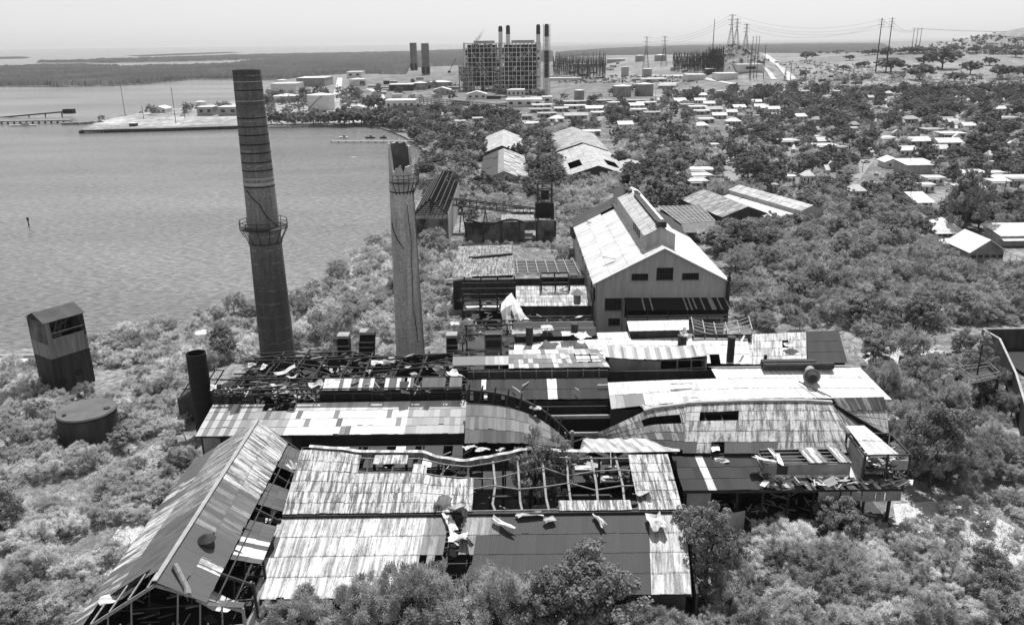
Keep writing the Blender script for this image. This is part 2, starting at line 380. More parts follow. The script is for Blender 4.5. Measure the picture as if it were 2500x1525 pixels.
for z_, pts in ((1.3, [(1340,103.5),(1500,103),(1540,106),(1400,109)]), (1.3, [(1500,126),(1700,118),(1720,124),(1520,131)]), (1.3, [(1560,108),(1650,106),(1640,109)])):
    poly('lagoon', [at(p, z_) for p in pts], z_, MATS['concrete'])
far_r = [(1480,172),(1360,150),(1355,128),(1480,118),(1700,110),(2150,104),(2200,128),(1960,135),(1850,128),(1700,134),(1640,150)]
canopy('far_scrub', far_r, 1340, 2220, 106, 175, 3, 1.2, 1, 5, 'far_green', 'low scrub on the hazy plain beyond the switchyard', 'scrub', seed=8)
poly('ground', [at(p, 1.02) for p in [(1050,420),(1500,425),(1800,470),(2560,600),(2560,215),(1900,196),(1600,180),(1340,168),(1000,178),(840,205),(900,240),(975,275),(1000,300),(1018,345),(1045,370)]], 1.02, 'town_ground')
# pale tracks and clearings
def strip(name, pxs, w, m, z=1.02, h=True):
    P = [ground(p) for p in pxs]; mb = MB()
    Q = []
    for i in range(len(P)-1):
        n = max(1, int((P[i+1]-P[i]).length/15))
        for k in range(n): Q.append(P[i].lerp(P[i+1], k/n))
    Q.append(P[-1]); Ls = []
    for i, p in enumerate(Q):
        d = (Q[min(i+1, len(Q)-1)]-Q[max(i-1, 0)]); d.z = 0; d.normalize(); s = V((-d.y, d.x, 0))*w/2
        def g(v): return V((v.x, v.y, max(gz(v.x, v.y), 1)+(z-1)+(.5 if v.y > 830 and v.x > 150 else 0)))
        Ls.append((g(p+s), g(p-s)))
    for i in range(len(Ls)-1): mb.face([Ls[i][1], Ls[i+1][1], Ls[i+1][0], Ls[i][0]])
    return structure(mb.build(name, m))
strip('road', [(1868,133),(1880,145),(1905,165),(1925,185),(1936,200)], 13, 'pale_dirt', 1.1)
strip('road', [(1936,200),(1925,215),(1880,300),(1850,400)], 8, 'asphalt', 1.08)
strip('road', [(1790,206),(1700,190),(1580,185),(1490,190)], 8, 'pale_dirt', 1.07)
strip('road', [(1890,196),(1880,180),(1868,168),(1820,160)], 7, 'pale_dirt', 1.1)
strip('road', [(2020,131),(2045,115),(2052,108)], 12, 'pale_dirt', 1.1)
strip('road', [(822,232),(826,215),(830,190)], 9, 'pale_dirt', 1.07)
strip('road', [(935,250),(928,232),(915,222),(900,217)], 9, 'pale_dirt', 1.07)
strip('road', [(1262,275),(1275,288),(1290,300)], 6, 'asphalt', 1.07)
strip('road', [(1778,490),(1782,450),(1788,400),(1794,350),(1797,310)], 6.5, 'asphalt', 1.07)
strip('road', [(2080,440),(2110,400),(2125,380),(2170,345),(2290,320)], 6, 'asphalt', 1.07)
strip('road', [(2395,640),(2470,632),(2560,650)], 6, 'asphalt', 1.07)
strip('road', [(1440,310),(1462,290),(1475,278)], 5, 'asphalt', 1.07)
for pts in ([(900,300),(660,300),(330,312),(208,318),(240,296),(380,270),(560,250),(660,232),(720,215),(840,235),(960,262),(980,290)],):
    poly('yard', [at(p, 1.02) for p in pts], 1.05, 'yard_dirt')
for pts in ([(2100,868),(2180,842),(2250,845),(2330,862),(2350,885),(2230,905),(2130,900)], [(2180,1230),(2290,1222),(2390,1238),(2500,1300),(2560,1400),(2430,1440),(2350,1370),(2190,1290)], [(1450,1480),(1560,1465),(1600,1525),(1420,1560)],
            [(320,1245),(360,1230),(350,1290),(290,1380),(235,1450),(215,1400),(260,1330)], [(-20,868),(100,866),(95,905),(-20,900)]):
    poly('clearing', [at(p, 1.02) for p in pts], 1.03, 'pale_dirt')
# ================================================================ THE RUINED MILL
random.seed(11)
def roof(parent, A, B, Cc, D, tone, m='old_iron', name='roof', **k):
    mb = sheets(A, B, Cc, D, tone, **k); return mb.build(name, m, parent)
def framing(parent, A, B, Cc, D, nr, npur, m='rust_steel', drop=.25, w=.22, name=None, bend=0, cap=40):
    """rafters down the slope and purlins along it, each its own part"""
    dz = V((0, 0, drop)); out = []
    for i in range(nr+1):
        u = i/nr; mb = MB(); a = A.lerp(B, u)-dz; b = D.lerp(Cc, u)-dz
        if bend:
            mid = a.lerp(b, .55)+V((rnd(-bend, bend)*.5, 0, -rnd(0, bend))); mb.beam(a, mid, w, w*1.4); mb.beam(mid, b, w, w*1.4)
        else: mb.beam(a, b, w, w*1.4)
        mb.build('rafter', m, parent)
    for j in range(npur+1):
        v = j/npur; mb = MB(); a = A.lerp(D, v)-dz*.5; b = B.lerp(Cc, v)-dz*.5
        if bend:
            pv = a
            for t in (.2, .4, .6, .8, 1):
                nx = a.lerp(b, t)+V((0, 0, -rnd(0, bend)*math.sin(t*3.1))); mb.beam(pv, nx, w*.7); pv = nx
        else: mb.beam(a, b, w*.7)
        mb.build('purlin', m, parent)
def one(parent, name, m, fn, smooth=False):
    mb = MB(); fn(mb); return mb.build(name, m, parent, smooth)
def loose_sheet(p, w, l, rot, pitch, label, roll=0, m='fair_iron', tone=.75, bend=.3, n=6):
    """a torn sheet of iron, curled and buckled, with ragged ends"""
    w, l = w*.85, l*.85; mb = MB(); R = Matrix.Rotation(rot, 3, 'Z') @ Matrix.Rotation(pitch, 3, 'X') @ Matrix.Rotation(roll, 3, 'Y'); rows = []; k = 4; ph = rot*3+w
    for i in range(n+1):
        t = i/n-.5; row = []
        for j in range(k+1):
            s = j/k-.5; e = rnd(-.14, .14)*l if i in (0, n) else 0
            row.append(V(p)+R@V((s*w+(rnd(-.06, .06)*w if j in (0, k) else 0), t*l+e, bend*(math.sin(t*6+ph)+.8*math.sin(s*5+t*4+ph))*.7+bend*t*t*2+(.05 if j % 2 else 0))))
        rows.append(row)
    for i in range(n):
        for j in range(k): mb.face([rows[i][j], rows[i][j+1], rows[i+1][j+1], rows[i+1][j]], [(j*w/k, i), (j*w/k+w/k, i), (j*w/k+w/k, i+1), (j*w/k, i+1)], None, tone*(1 if rnd(0, 1) < .85 else .6))
    o = mb.build('loose_roof_sheet', m); md = o.modifiers.new('thickness', 'SOLIDIFY'); md.thickness = .04; return tag(o, label, 'roof sheet', 'loose roof sheets on the ruin')
# ---------------------------------------------------------------- inside floor of the mill, near black
for z_, xs0, ys0, xs1, ys1 in ((1.06, -43.5, 66, 48, 168),):
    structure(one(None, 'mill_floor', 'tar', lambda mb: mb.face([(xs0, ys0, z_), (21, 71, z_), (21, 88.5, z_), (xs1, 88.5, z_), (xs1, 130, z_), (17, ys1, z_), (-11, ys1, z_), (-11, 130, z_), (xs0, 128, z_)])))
# ---------------------------------------------------------------- A: long gabled shed lower left
A_ = thing('gabled_shed', 'long rusty gabled shed with torn near end at the lower left of the ruin', 'shed', (-34, 80, 1))
rb, rf = V((-33.8, 97.5, 13)), V((-33.4, 63.5, 13))
lb, lf = V((-44, 99, 6)), V((-43.6, 67.5, 6)); lf2 = V((-43.6, 64, 6))
jb, jf = V((-29.9, 96.5, 10)), V((-29.3, 64.3, 10))
eb, ef = V((-27.6, 97, 8)), V((-26.6, 66, 8))
def tl(u, v, g):    # left slope, u runs front->back, v ridge->eave
    if v > .58: return (.8 if .30 < u < .62 or .68 < u < .8 and g.random() < .7 else (.6 if u < .3 and g.random() < .5 else .10+.1*g.random()))
    if u > .55: return .42+g.uniform(-.15, .2)
    return .09+g.uniform(0, .08) if u < .42 and v < .6 else .3+g.uniform(-.15, .15)
roof(A_, rf, rb, lb, lf2, tl, 'very_streaky_iron', hole=lambda u, v: (u < .12 and .2 < v < .8) or (u < .06 and v < .3), sw=.8, sl=2.4, seed=1)
def tr(u, v, g):
    if u < .12: return .09+g.uniform(0, .04)
    if u < .30: return .85 if g.random() < .28 else .11
    if u < .55: return .2+g.uniform(-.1, .15)
    return .7+g.uniform(-.2, .1)
roof(A_, rf, rb, jb, jf, tr, 'very_streaky_iron', sw=.8, sl=2.4, seed=2, hole=lambda u, v: inr(u, v, (.12, .17, .3, 1)) and v > .8)
def tr2(u, v, g):
    if .24 < u < .36: return .8 if g.random() < .6 else .12
    return .10+g.uniform(0, .05)
roof(A_, jf-V((0,0,.3)), jb-V((0,0,.3)), eb, ef, tr2, 'rust_iron', sw=.8, sl=1.6, seed=3, hole=lambda u, v: inr(u, v, (.03, .22, 0, 1), (.44, .56, 0, 1), (.70, .83, 0, 1)))
one(A_, 'ridge_cap', 'fair_rust' if 'fair_rust' in MATS else 'grey_paint', lambda mb: mb.beam(rf+V((0, 0, .1)), rb+V((0, 0, .1)), .45, .12))
for i in range(9):
    u = i/8; a = rf.lerp(rb, u); b = lf2.lerp(lb, u); c = ef.lerp(eb, u)
    def tr_(mb):
        z = V((0, 0, -.35)); mb.beam(a+z, b+z, .22, .3); mb.beam(a+z, c+z, .22, .3); tie0, tie1 = V((b.x, b.y, b.z-.3)), V((c.x, c.y, 6)); mb.beam(tie0, tie1, .18)
        for t in (.25, .5, .75): mb.beam(a.lerp(b, t)+z, tie0.lerp(tie1, .5-.5*t), .12); mb.beam(a.lerp(c, t)+z, tie0.lerp(tie1, .5+.5*t), .12)
        mb.beam(b+z, V((b.x, b.y, 1)), .25); mb.beam(V((c.x, c.y, c.z)), V((c.x, c.y, 1)), .25)
    one(A_, 'truss', 'light_steel' if i == 0 else 'rust_steel', tr_)
for j in range(5): one(A_, 'purlin', 'light_steel', lambda mb: mb.beam(rf.lerp(lf2, (j+.4)/5)-V((0,0,.15)), rb.lerp(lb, (j+.4)/5)-V((0,0,.15)), .14))
for j in range(5): one(A_, 'purlin', 'rust_steel', lambda mb: mb.beam(rf.lerp(ef, (j+.4)/5)-V((0,0,.22)), rb.lerp(eb, (j+.4)/5)-V((0,0,.22)), .14))
one(A_, 'side_wall', 'dark_wall', lambda mb: mb.wallp((-43.3, 66), (-43.3, 98.5), 1, 5.8))
one(A_, 'side_wall', 'concrete', lambda mb: mb.wallp((-26.8, 67), (-27.6, 97), 1, 5.2))
one(A_, 'end_wall', 'concrete', lambda mb: mb.wallp((-43, 65.2), (-38.5, 65.2), 1, 5.6))
one(A_, 'end_wall', 'dark_wall', lambda mb: mb.wallp((-38.2, 66.2), (-27, 66.2), 1, 4.4))
one(A_, 'gable_wall', 'dark_wall', lambda mb: (mb.wallp((-43.5, 97.2), (-33.8, 97.2), 1, 5.7, 12.6), mb.wallp((-33.8, 97.2), (-27.7, 97.2), 1, 12.6, 7.5)))
def gantry(mb):
    for x in (-38, -35.2, -32.4, -29.6): mb.beam((x, 64.6, 1), (x, 64.6, 7.4), .13)
    for z in (3, 4.2, 5.4, 6.6): mb.beam((-40.5, 64.5, z), (-29, 64.5, z), .11)
    for x in (-38, -35.2, -32.4): mb.beam((x, 64.5, 1), (x+2.8, 64.5, 7.2), .08)
one(A_, 'end_frame', 'light_steel', gantry)
def tor(mb):
    mb.tube((-31.6, 71.6, 10.9), (-31.6, 71.6, 12.1), .75, .75, 14); mb.tube((-31.6, 71.6, 12.1), (-31.6, 71.6, 12.7), 1.0, .15, 14)
o = one(None, 'roof_ventilator', 'rust_steel', tor); tag(o, 'squat round ventilator with a conical hood on the lower left gabled shed', 'ventilator')
o = one(None, 'fallen_ridge_cap', 'light_steel', lambda mb: (mb.tube((-32.6, 66.2, 12.9), (-30.9, 64.4, 11.4), .3, .3, 10), mb.tube((-30.9, 64.4, 11.4), (-30.7, 63.9, 11.2), .34, .34, 10)))
tag(o, 'short rolled metal tube hanging off the near end of the lower left gabled shed', 'metal tube')
# flat link roof between A and C
# ---------------------------------------------------------------- B: long roof with bright new patches
B_ = thing('long_shed', 'long shed whose low roof has a bright patchwork of white and grey sheets', 'shed', (-25, 104, 1))
BA, BB, BC, BD = V((-43.2, 106.8, 11)), V((-6.6, 107.2, 11)), V((-6.8, 101.6, 8.6)), V((-44.2, 101.6, 8.6))
def tb(u, v, g):
    if u < .17: return .42+.14*math.sin(u*150)+g.uniform(-.1, .1)
    if .17 <= u < .31 and .25 < v < .6: return .16+g.uniform(0, .35)
    if u < .33: return .4+g.uniform(-.1, .2)
    if u > .77: return .42+g.uniform(-.14, .14)
    if v < .2: return .6+g.uniform(-.1, .2)
    return .16+g.uniform(0, .15) if g.random() < .12 else .93
def hb(u, v): return .20 < u < .33 and v < .18
mbB = sheets(BA, BB, BC, BD, tb, hole=hb, sw=.75, sl=1.55, seed=4)
mbB.build('roof', 'new_iron', B_)
framing(B_, BA, BB, BC, BD, 12, 4, drop=.3)
one(B_, 'front_wall', 'dark_wall', lambda mb: mb.wallp((-43.8, 102.4), (-7, 102.4), 1, 8.4))
one(B_, 'end_wall', 'dark_wall', lambda mb: mb.wallp((-43.6, 102.6), (-43.4, 106.8), 1, 8.6, 10.6))
for x0, x1 in ((-36.5, -31), (-43.4, -41)):
    one(B_, 'wall_panel', 'concrete', lambda mb: mb.wallp((x0, 102.1), (x1, 102.1), 2, 8.2, th=.1))
for z in (7.8, 7.2, 6.6): one(B_, 'wall_rail', 'rust_steel', lambda mb: mb.beam((-30, 101.8, z), (-7.2, 101.8, z), .16))
# clerestory above B: dark louvre band and pieces of roof
Z1 = 12.6
louv = one(B_, 'louvre_band', 'black_steel', lambda mb: [mb.beam((-28, 107.6, 11.1+k*.32), (-7.4, 107.6, 11.1+k*.32), .16, .2) for k in range(5)])
one(B_, 'louvre_band', 'black_steel', lambda mb: [mb.beam((-42.5, 107.4, 10.6+k*.32), (-37.5, 107.4, 10.6+k*.32), .16, .2) for k in range(5)])
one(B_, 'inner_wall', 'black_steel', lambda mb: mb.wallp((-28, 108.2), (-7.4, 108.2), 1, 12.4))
for k, (x0, x1) in enumerate(((-27.5, -20.2), (-18.6, -15.8), (-15.4, -14.4), (-13.2, -9.8), (-9.2, -7.4))):
    roof(B_, V((x0, 109.9, 13.5)), V((x1, 109.9, 13.5)), V((x1, 107.4, 12.7)), V((x0, 107.4, 12.7)), lambda u, v, g: .75 if g.random() < .38 else .13+.08*g.random(), 'rust_iron', name='clerestory_roof', sl=3, sw=.55, seed=40+k)
for k in range(14): one(B_, 'clerestory_post', 'rust_steel', lambda mb: mb.beam((-42+k*2.7, 107.5, 8.8), (-42+k*2.7, 107.5, 12.9), .16))
for z, y in ((12.95, 107.4), (13.5, 110), (12.2, 107.5)): one(B_, 'clerestory_beam', 'rust_steel', lambda mb: mb.beam((-43, y, z), (-7.2, y, z), .18))
# ---------------------------------------------------------------- W: wreck of fallen frames behind B
W_ = thing('collapsed_frame', 'tangle of black collapsed steel frames behind the long shed at the foot of the chimneys', 'collapsed frame', (-25, 117, 1))
rg = random.Random(5)
for k in range(9):
    y = 109.5+k*2.3; z = 11.2-abs(k-4)*.15
    mb = MB(); pv = V((-44+rg.uniform(-.5, 2), y, z+rg.uniform(-.5, .5)))
    while pv.x < -7:
        nx = V((pv.x+rg.uniform(3, 7), y+rg.uniform(-.5, .5), z+rg.uniform(-1.0, .8))); mb.beam(pv, nx, .2); pv = nx
    mb.build('long_girder', 'rust_steel', W_)
for k in range(60):
    c = V((rg.uniform(-44, -7), rg.uniform(109.5, 128.5), rg.uniform(6, 11.3))); a = rg.uniform(0, 3.14); L = rg.uniform(1.5, 5); e = rg.uniform(-.5, .7)
    d = V((math.cos(a)*math.cos(e), math.sin(a)*math.cos(e), math.sin(e)))*L/2
    if c.z+d.z > 13.2: continue
    one(W_, 'bent_beam', rg.choice(['rust_steel', 'rust_steel', 'black_steel', 'light_steel']), lambda mb: mb.beam(c-d, c+d, rg.uniform(.12, .26)))
for k in range(10):
    x = -43+k*4; one(W_, 'cross_girder', 'black_steel', lambda mb: (mb.beam((x, 109, 11), (x+rg.uniform(-1, 1), 128, 10.4+rg.uniform(-1, 1)), .3), mb.beam((x, 109, 9.7), (x, 128, 9.4), .2)))
for k in range(22):
    x = -43+(k % 11)*3.5; y = 113 if k < 11 else 125
    one(W_, 'post', 'rust_steel', lambda mb: mb.beam((x, y, 1), (x+rg.uniform(-.4, .4), y, 10.3), .25))
def junk(mb):
    for k in range(420):
        c = V((rg.uniform(-44, -7), rg.uniform(109, 128), rg.uniform(4, 10.6))); s = rg.uniform(.4, 2.4)
        R = Matrix.Rotation(rg.uniform(0, 3), 3, 'Z') @ Matrix.Rotation(rg.uniform(-.6, .6), 3, 'X')
        a, b = R@V((s/2, 0, 0)), R@V((0, rg.uniform(.2, .8), 0)); mb.face([c-a-b, c+a-b, c+a+b, c-a+b], [(0,0),(s,0),(s,1),(0,1)], None, .45 if rg.random() < .13 else .05+.06*rg.random())
o = one(W_, 'wreckage', 'rust_iron', junk); o['kind'] = 'stuff'
one(W_, 'rear_wall', 'dark_wall', lambda mb: mb.wallp((-44, 128.8), (-8, 128.8), 1, 9.6))
one(W_, 'side_wall', 'dark_wall', lambda mb: mb.wallp((-44, 109), (-44, 128), 1, 8))
# little windowed lean-to left of the short stack
L_ = thing('lean_to', 'small dark windowed lean-to with a bare rafter roof beside the short black stack', 'lean-to', (-51, 114, 1))
p0, p1 = at(q('a', 125, 640), 1), at(q('a', 250, 640), 1)
one(L_, 'wall', 'dark_wall', lambda mb: mb.box(p0.x, p0.x+5.2, p0.y, p0.y+6, 1, 5))
for k in range(4): one(L_, 'rafter', 'rust_steel', lambda mb: mb.beam((p0.x+.3+k*1.5, p0.y, 5.1), (p0.x+1.5+k*1.5, p0.y+6, 7.6), .16))
for k in range(4): one(L_, 'purlin', 'rust_steel', lambda mb: mb.beam((p0.x+k*.3, p0.y+k*2, 5.2+k*.8), (p0.x+5.2+k*.3, p0.y+k*2, 5.2+k*.8), .14))
w = one(L_, 'window', 'grey_paint', lambda mb: (mb.box(p0.x+2.6, p0.x+4.4, p0.y-.08, p0.y, 2.9, 4.5)))
one(w, 'pane', 'dark_glass', lambda mb: (mb.box(p0.x+2.72, p0.x+3.45, p0.y-.11, p0.y-.08, 3.05, 4.35), mb.box(p0.x+3.6, p0.x+4.28, p0.y-.11, p0.y-.08, 3.05, 4.35)))
# ---------------------------------------------------------------- C: front hall, the wavy ridge, two tiers of roof and the open frame
C_ = thing('front_hall', 'big front hall with sagging wavy ridge, streaky iron roof and a long torn open middle', 'hall', (-3, 84, 1))
ridge_px = [('f',470,150),('f',700,165),('f',900,190),('f',1100,190),('f',1350,190),('f',1500,235),('f',1680,260),('f',1850,235),('f',2000,205),('f',2215,170)]
ridge_px2 = [('g',560,175),('g',720,170),('g',850,185),('g',1080,188),('g',1400,188),('g',1745,182)]
RP = [atY(q(*p), 92.2) for p in ridge_px+ridge_px2]; RP.sort(key=lambda v: v.x)
def ridge_z(x):
    if x <= RP[0].x: return RP[0].z
    for i in range(len(RP)-1):
        a, b = RP[i], RP[i+1]
        if a.x <= x <= b.x: return lerp(a.z, b.z, sst((x-a.x)/(b.x-a.x+1e-6)))
    return RP[-1].z
X0, X1 = -27.0, 19.6
def Sc(u, v):
    x = lerp(X0, X1, u); zr = ridge_z(x); y = lerp(92.2, 82.3, v); return V((x, y, lerp(zr, 8.2, v)))
XL = lambda x: (x-X0)/(X1-X0)
def hc(u, v):
    x = lerp(X0, X1, u)
    if x < -19.0: return False
    if x < -5.2: return v < .16 and (x < -17.8 or x > -13.8) and x > -19.2 or (.16 < v < .36 and x > -20.5) and not (-12.2 < x < -11.2)
    if x < 14.9: return not (5.0 < x < 14.0 and v > .80)
    return False
tc_ = lambda u, v, g: .66+g.uniform(-.07, .08)
mb = sheets(None or V((X0, 92.2, 11)), V((X1, 92.2, 11)), V((X1, 82.3, 8.2)), V((X0, 82.3, 8.2)), tc_, sw=.85, sl=1.7, hole=hc, S=Sc, seed=6)
mb.build('roof', 'very_streaky_iron', C_)
# rolled ridge / far slope
def Sr(u, v):
    x = lerp(-26.0, 21.2, u); z = ridge_z(x); a = v*1.25
    if x > 8: k_ = sst((x-8)/3)*(1-sst((x-18.5)/3)); return V((x-1.5*v*k_, 92.35+(1.5+1.7*k_)*v, z+.28+.25*math.sin(v*3.1)*(1-k_)+(.22+.1*math.sin(x*3))*v*k_-2.0*(1-math.cos(a))*(1-k_)))
    return V((x, 92.2+.15+1.5*math.sin(a)*(1.0 if x > 0 else .9), z+.28+.25*math.sin(v*3.1)-2.2*(1-math.cos(a))))
mb = sheets(V((-26, 92.2, 11)), V((21.2, 92.2, 11)), V((21.2, 94, 10)), V((-26, 94, 10)), lambda u, v, g: .6+.22*math.sin(u*160+v*3)+g.uniform(-.12, .08), sw=.6, sl=.6, S=Sr, seed=7)
mb.build('rolled_ridge', 'fair_iron', C_)
rfb = []
for k in range(15):
    x = -24.5+k*3.12; u = XL(x); a, b = Sc(u, 0)-V((0,0,.3)), Sc(u, 1)-V((0,0,.3)); op = -5.5 < x < 15
    def rf_(mb):
        if op:
            m1 = a.lerp(b, .45)+V((rg.uniform(-.3, .4), 0, rg.uniform(-.7, .1))); m2 = a.lerp(b, .72)+V((rg.uniform(-.2, .6), 0, rg.uniform(-1.0, -.3)))
            mb.beam(a, m1, .26); mb.beam(m1, m2, .26); mb.beam(m2, b+V((.5, 0, 0)), .26)
        else: mb.beam(a, b, .22)
    one(C_, 'rafter', 'light_steel' if op else 'rust_steel', rf_)
for v in (.05, .3, .56, .97):
    def pr(mb):
        for k in range(14):
            xa, xb = -24.5+k*3.12, -24.5+(k+1)*3.12
            if v in (.48, .62) and -24 < xa < -6: pass
            z_ = V((0, 0, .55*math.sin(xb*1.3+v*9)-.3)) if .1 < v < .9 and -5.5 < xb < 14.5 else V((0, 0, -.15)); w_ = V((0, 0, .55*math.sin(xa*1.3+v*9)-.3)) if .1 < v < .9 and -5.5 < xa < 14.5 else V((0, 0, -.15)); mb.beam(Sc(XL(xa), v)+w_, Sc(XL(xb), v)+z_, .13)
    one(C_, 'purlin', 'light_steel', pr)
one(C_, 'gutter_beam', 'rust_steel', lambda mb: mb.beam((X0, 82.2, 7.9), (X1+.6, 82.2, 7.9), .35))
for k in range(12):
    x = -26+k*4.1
    one(C_, 'column', 'rust_steel', lambda mb: mb.beam((x, 82.3, 1), (x, 82.3, 7.8), .3)); one(C_, 'column', 'rust_steel', lambda mb: mb.beam((x, 92.0, 1), (x, 92, ridge_z(x)-.4), .3))
# lower tier
LA, LB, LC, LD = V((-27.4, 82.0, 7.75)), V((19.9, 82.0, 7.75)), V((18.4, 71.2, 5.0)), V((-27.6, 71.2, 5.0))
def tlow(u, v, g):
    x = lerp(-27.4, 19.9, u)
    if x > 15.3: return .6+g.uniform(-.12, .15)
    if x > (-4.0 if v > .25 else -1.5) and x < 15.3: return .05+g.uniform(0, .01)
    if -10.2 < x < -7: return .3+g.uniform(-.1, .1)
    if -7 < x: return .33+g.uniform(-.1, .1)
    return .12 if g.random() < .02 else .78+g.uniform(-.1, .08)
def hlow(u, v):
    x = lerp(-27.4, 19.9, u); return (-7.7 < x < -6.2 and v < .52) or (v > .5 and -9.8 < x < -4 and v > .55 and not -9.5 < x < -8.6)
mb = sheets(LA, LB, LC, LD, tlow, sw=.85, sl=2.75, hole=hlow, seed=9)
mb.build('lower_roof', 'old_iron', C_)
framing(C_, LA, LB, LC, LD, 14, 5, drop=.35, m='rust_steel')
one(C_, 'front_wall', 'dark_wall', lambda mb: mb.wallp((-27, 71.8), (18, 71.8), 1, 4.7))
one(C_, 'side_wall', 'pale_concrete', lambda mb: mb.wallp((-27.2, 71.8), (-27.0, 91.8), 1, 4.6, 7.6))
one(C_, 'side_wall', 'dark_wall', lambda mb: mb.wallp((19.2, 71.8), (20.0, 82), 1, 4.6, 7.2))
# debris on hall C
S_ = loose_sheet
S_(at(q('f',1520,560), 8.6), 2.6, 2.2, .5, -.5, 'crumpled white sheet standing upright at the torn edge of the front hall roof', tone=.85, bend=.7)
S_(at(q('f',1640,610), 8.8), 2.4, 2.4, -.3, -.9, 'buckled grey sheet hanging beside the crumpled white sheet on the front hall', tone=.55, bend=.7, m='old_iron')
S_(at(q('f',1580,710), 7.9), 1.1, 3.6, .35, .1, 'long white sheet lying across the step between the two roof tiers', tone=.95, bend=.2)
S_(at(q('f',1640,820), 7.6), 2.4, 2.2, .0, -.1, 'square white sheet with a jagged lower edge on the lower tier', tone=.9, bend=.25)
S_(at(q('f',1720,860), 7.5), .5, 3.4, .35, -.3, 'dark narrow sheet tipped on edge right of the square white sheet', tone=.06, m='rust_iron', bend=.3)
S_(at(q('g',405,715), 8.0), .8, 3.3, .95, .1, 'rolled narrow white sheet lying just right of the gap in the lower tier', tone=.8, bend=.15)
S_(at(q('g',1155,695), 8.0), .8, 2.6, .4, .1, 'curled narrow sheet on the dark part of the lower tier', tone=.75, bend=.3)
S_(at(q('g',765,688), 8.0), 1.6, 1.0, .4, .1, 'small rectangular sheet at the foot of a bent rafter of the open hall', tone=.5, bend=.1)
S_(at(q('g',1590,700), 8.1), 2.2, 3.2, .2, .1, 'bright buckled sheet with a hole near the right end of the roof step', tone=.85, bend=.4)
S_(at(q('g',1480,490), 8.6), 2.0, 3.0, .2, -.5, 'grey sheet leaning at the right edge of the open hall', tone=.5, bend=.3)
S_(at(q('g',610,655), 8.0), 3.6, .9, .1, .1, 'long pale scrap lying along the gutter left of the tree in the open hall', tone=.8, bend=.2)
S_(at(q('f',390,290), 9.6), 1.0, 3.4, 1.0, .0, 'white sheet folded over the far left corner of the front hall roof', tone=.9, bend=.4)
S_(at(q('f',450,240), 9.9), .9, 3.0, -.6, .2, 'pale sheet sticking up at the left end of the wavy ridge', tone=.85, bend=.3)
S_(at(q('e',1500,690), 7.5), 1.6, 1.8, .4, .3, 'white crumpled scrap in the gap between the gabled shed and the front hall', tone=.9, bend=.4)
S_(at(q('e',1440,770), 5.5), 1.0, 3.4, 1.4, .0, 'narrow white sheet lying in the hole beside the gabled shed', tone=.8, bend=.1)
S_(at(q('e',1100,1350), 7.2), 2.2, 4.2, 1.2, .1, 'bright ribbed sheet slipping off the near right corner of the gabled shed', tone=.75, bend=.2)
S_(at(q('e',390,1300), 8.2), 1.6, 3.4, -1.0, .1, 'pale bent sheet under the bare rafters at the near end of the gabled shed', tone=.7, bend=.25)
# pieces in the yard between A and C
one(C_, 'parapet', 'pale_concrete', lambda mb: [mb.cbox((-26.6, 73+k*2.4, 4.6+k*.3), .9, 1.7, .5, rg.uniform(-.1, .1)) for k in range(8)])
# interior bits of the open hall
I_ = thing('machinery_frame', 'dark rusted machine frame with pale rubble inside the open hall', 'machine', (4, 88, 1))
one(I_, 'frame', 'rust_steel', lambda mb: [mb.beam((x, y, 1), (x, y, 6), .4) for x in (-3, 2, 7, 12) for y in (85, 89)]+[mb.beam((-3, y, z), (12, y, z), .35) for y in (85, 89) for z in (3.5, 6)])
[one(I_, 'slab', 'pale_concrete', lambda mb: mb.cbox(*a)) for a in (((3.3, 90, 3.4), 2.8, 2.2, .3, .2), ((-3.4, 84, 1.6), 4, 1, .3, .2), ((9.5, 88.5, 3.9), 3, .5, .2))]
one(I_, 'drum', 'dark_wall', lambda mb: mb.tube((5, 84, 2), (10, 84.6, 2), 1.1, 1.1, 12))
def rub(x0, x1, y0, y1, z0, z1, n, seed, par, share=.2):
    rr = random.Random(seed)
    def f(mb):
        for k in range(n):
            c = V((rr.uniform(x0, x1), rr.uniform(y0, y1), rr.uniform(z0, z1))); L = rr.uniform(.4, 2.6); a = rr.uniform(0, 3.14); e = rr.uniform(-.5, .5); d = V((math.cos(a), math.sin(a), e))*L/2
            if rr.random() < .6: mb.beam(c-d, c+d, rr.uniform(.06, .18))
            else:
                s_ = V((-math.sin(a), math.cos(a), rr.uniform(-.4, .4)))*rr.uniform(.2, .7); mb.face([c-d-s_, c+d-s_, c+d*.8+s_, c-d+s_*.8], [(0,0),(L,0),(L,1),(0,1)], None, rr.uniform(.3, .7) if rr.random() < share else .07)
    o = one(par, 'rubble', 'rust_iron', f); o['kind'] = 'stuff'
rub(-24, 18, 83, 91.5, 1.1, 3.2, 260, 61, C_, .3); rub(3, 17, 97.5, 107, 1.1, 6, 160, 62, C_, .25); rub(-28, -6, 93, 101, 2, 6.8, 160, 63, C_, .35)
rub(-42, -28, 64, 96, 1.1, 4, 200, 64, A_, .2); rub(22, 46, 88.7, 94, 1.1, 3.5, 120, 65, C_, .25); rub(-10, 16, 160, 178, 1.1, 5.5, 200, 66, C_, .3); rub(-4, 16, 138, 158, 3.5, 7, 200, 67, C_, .3)
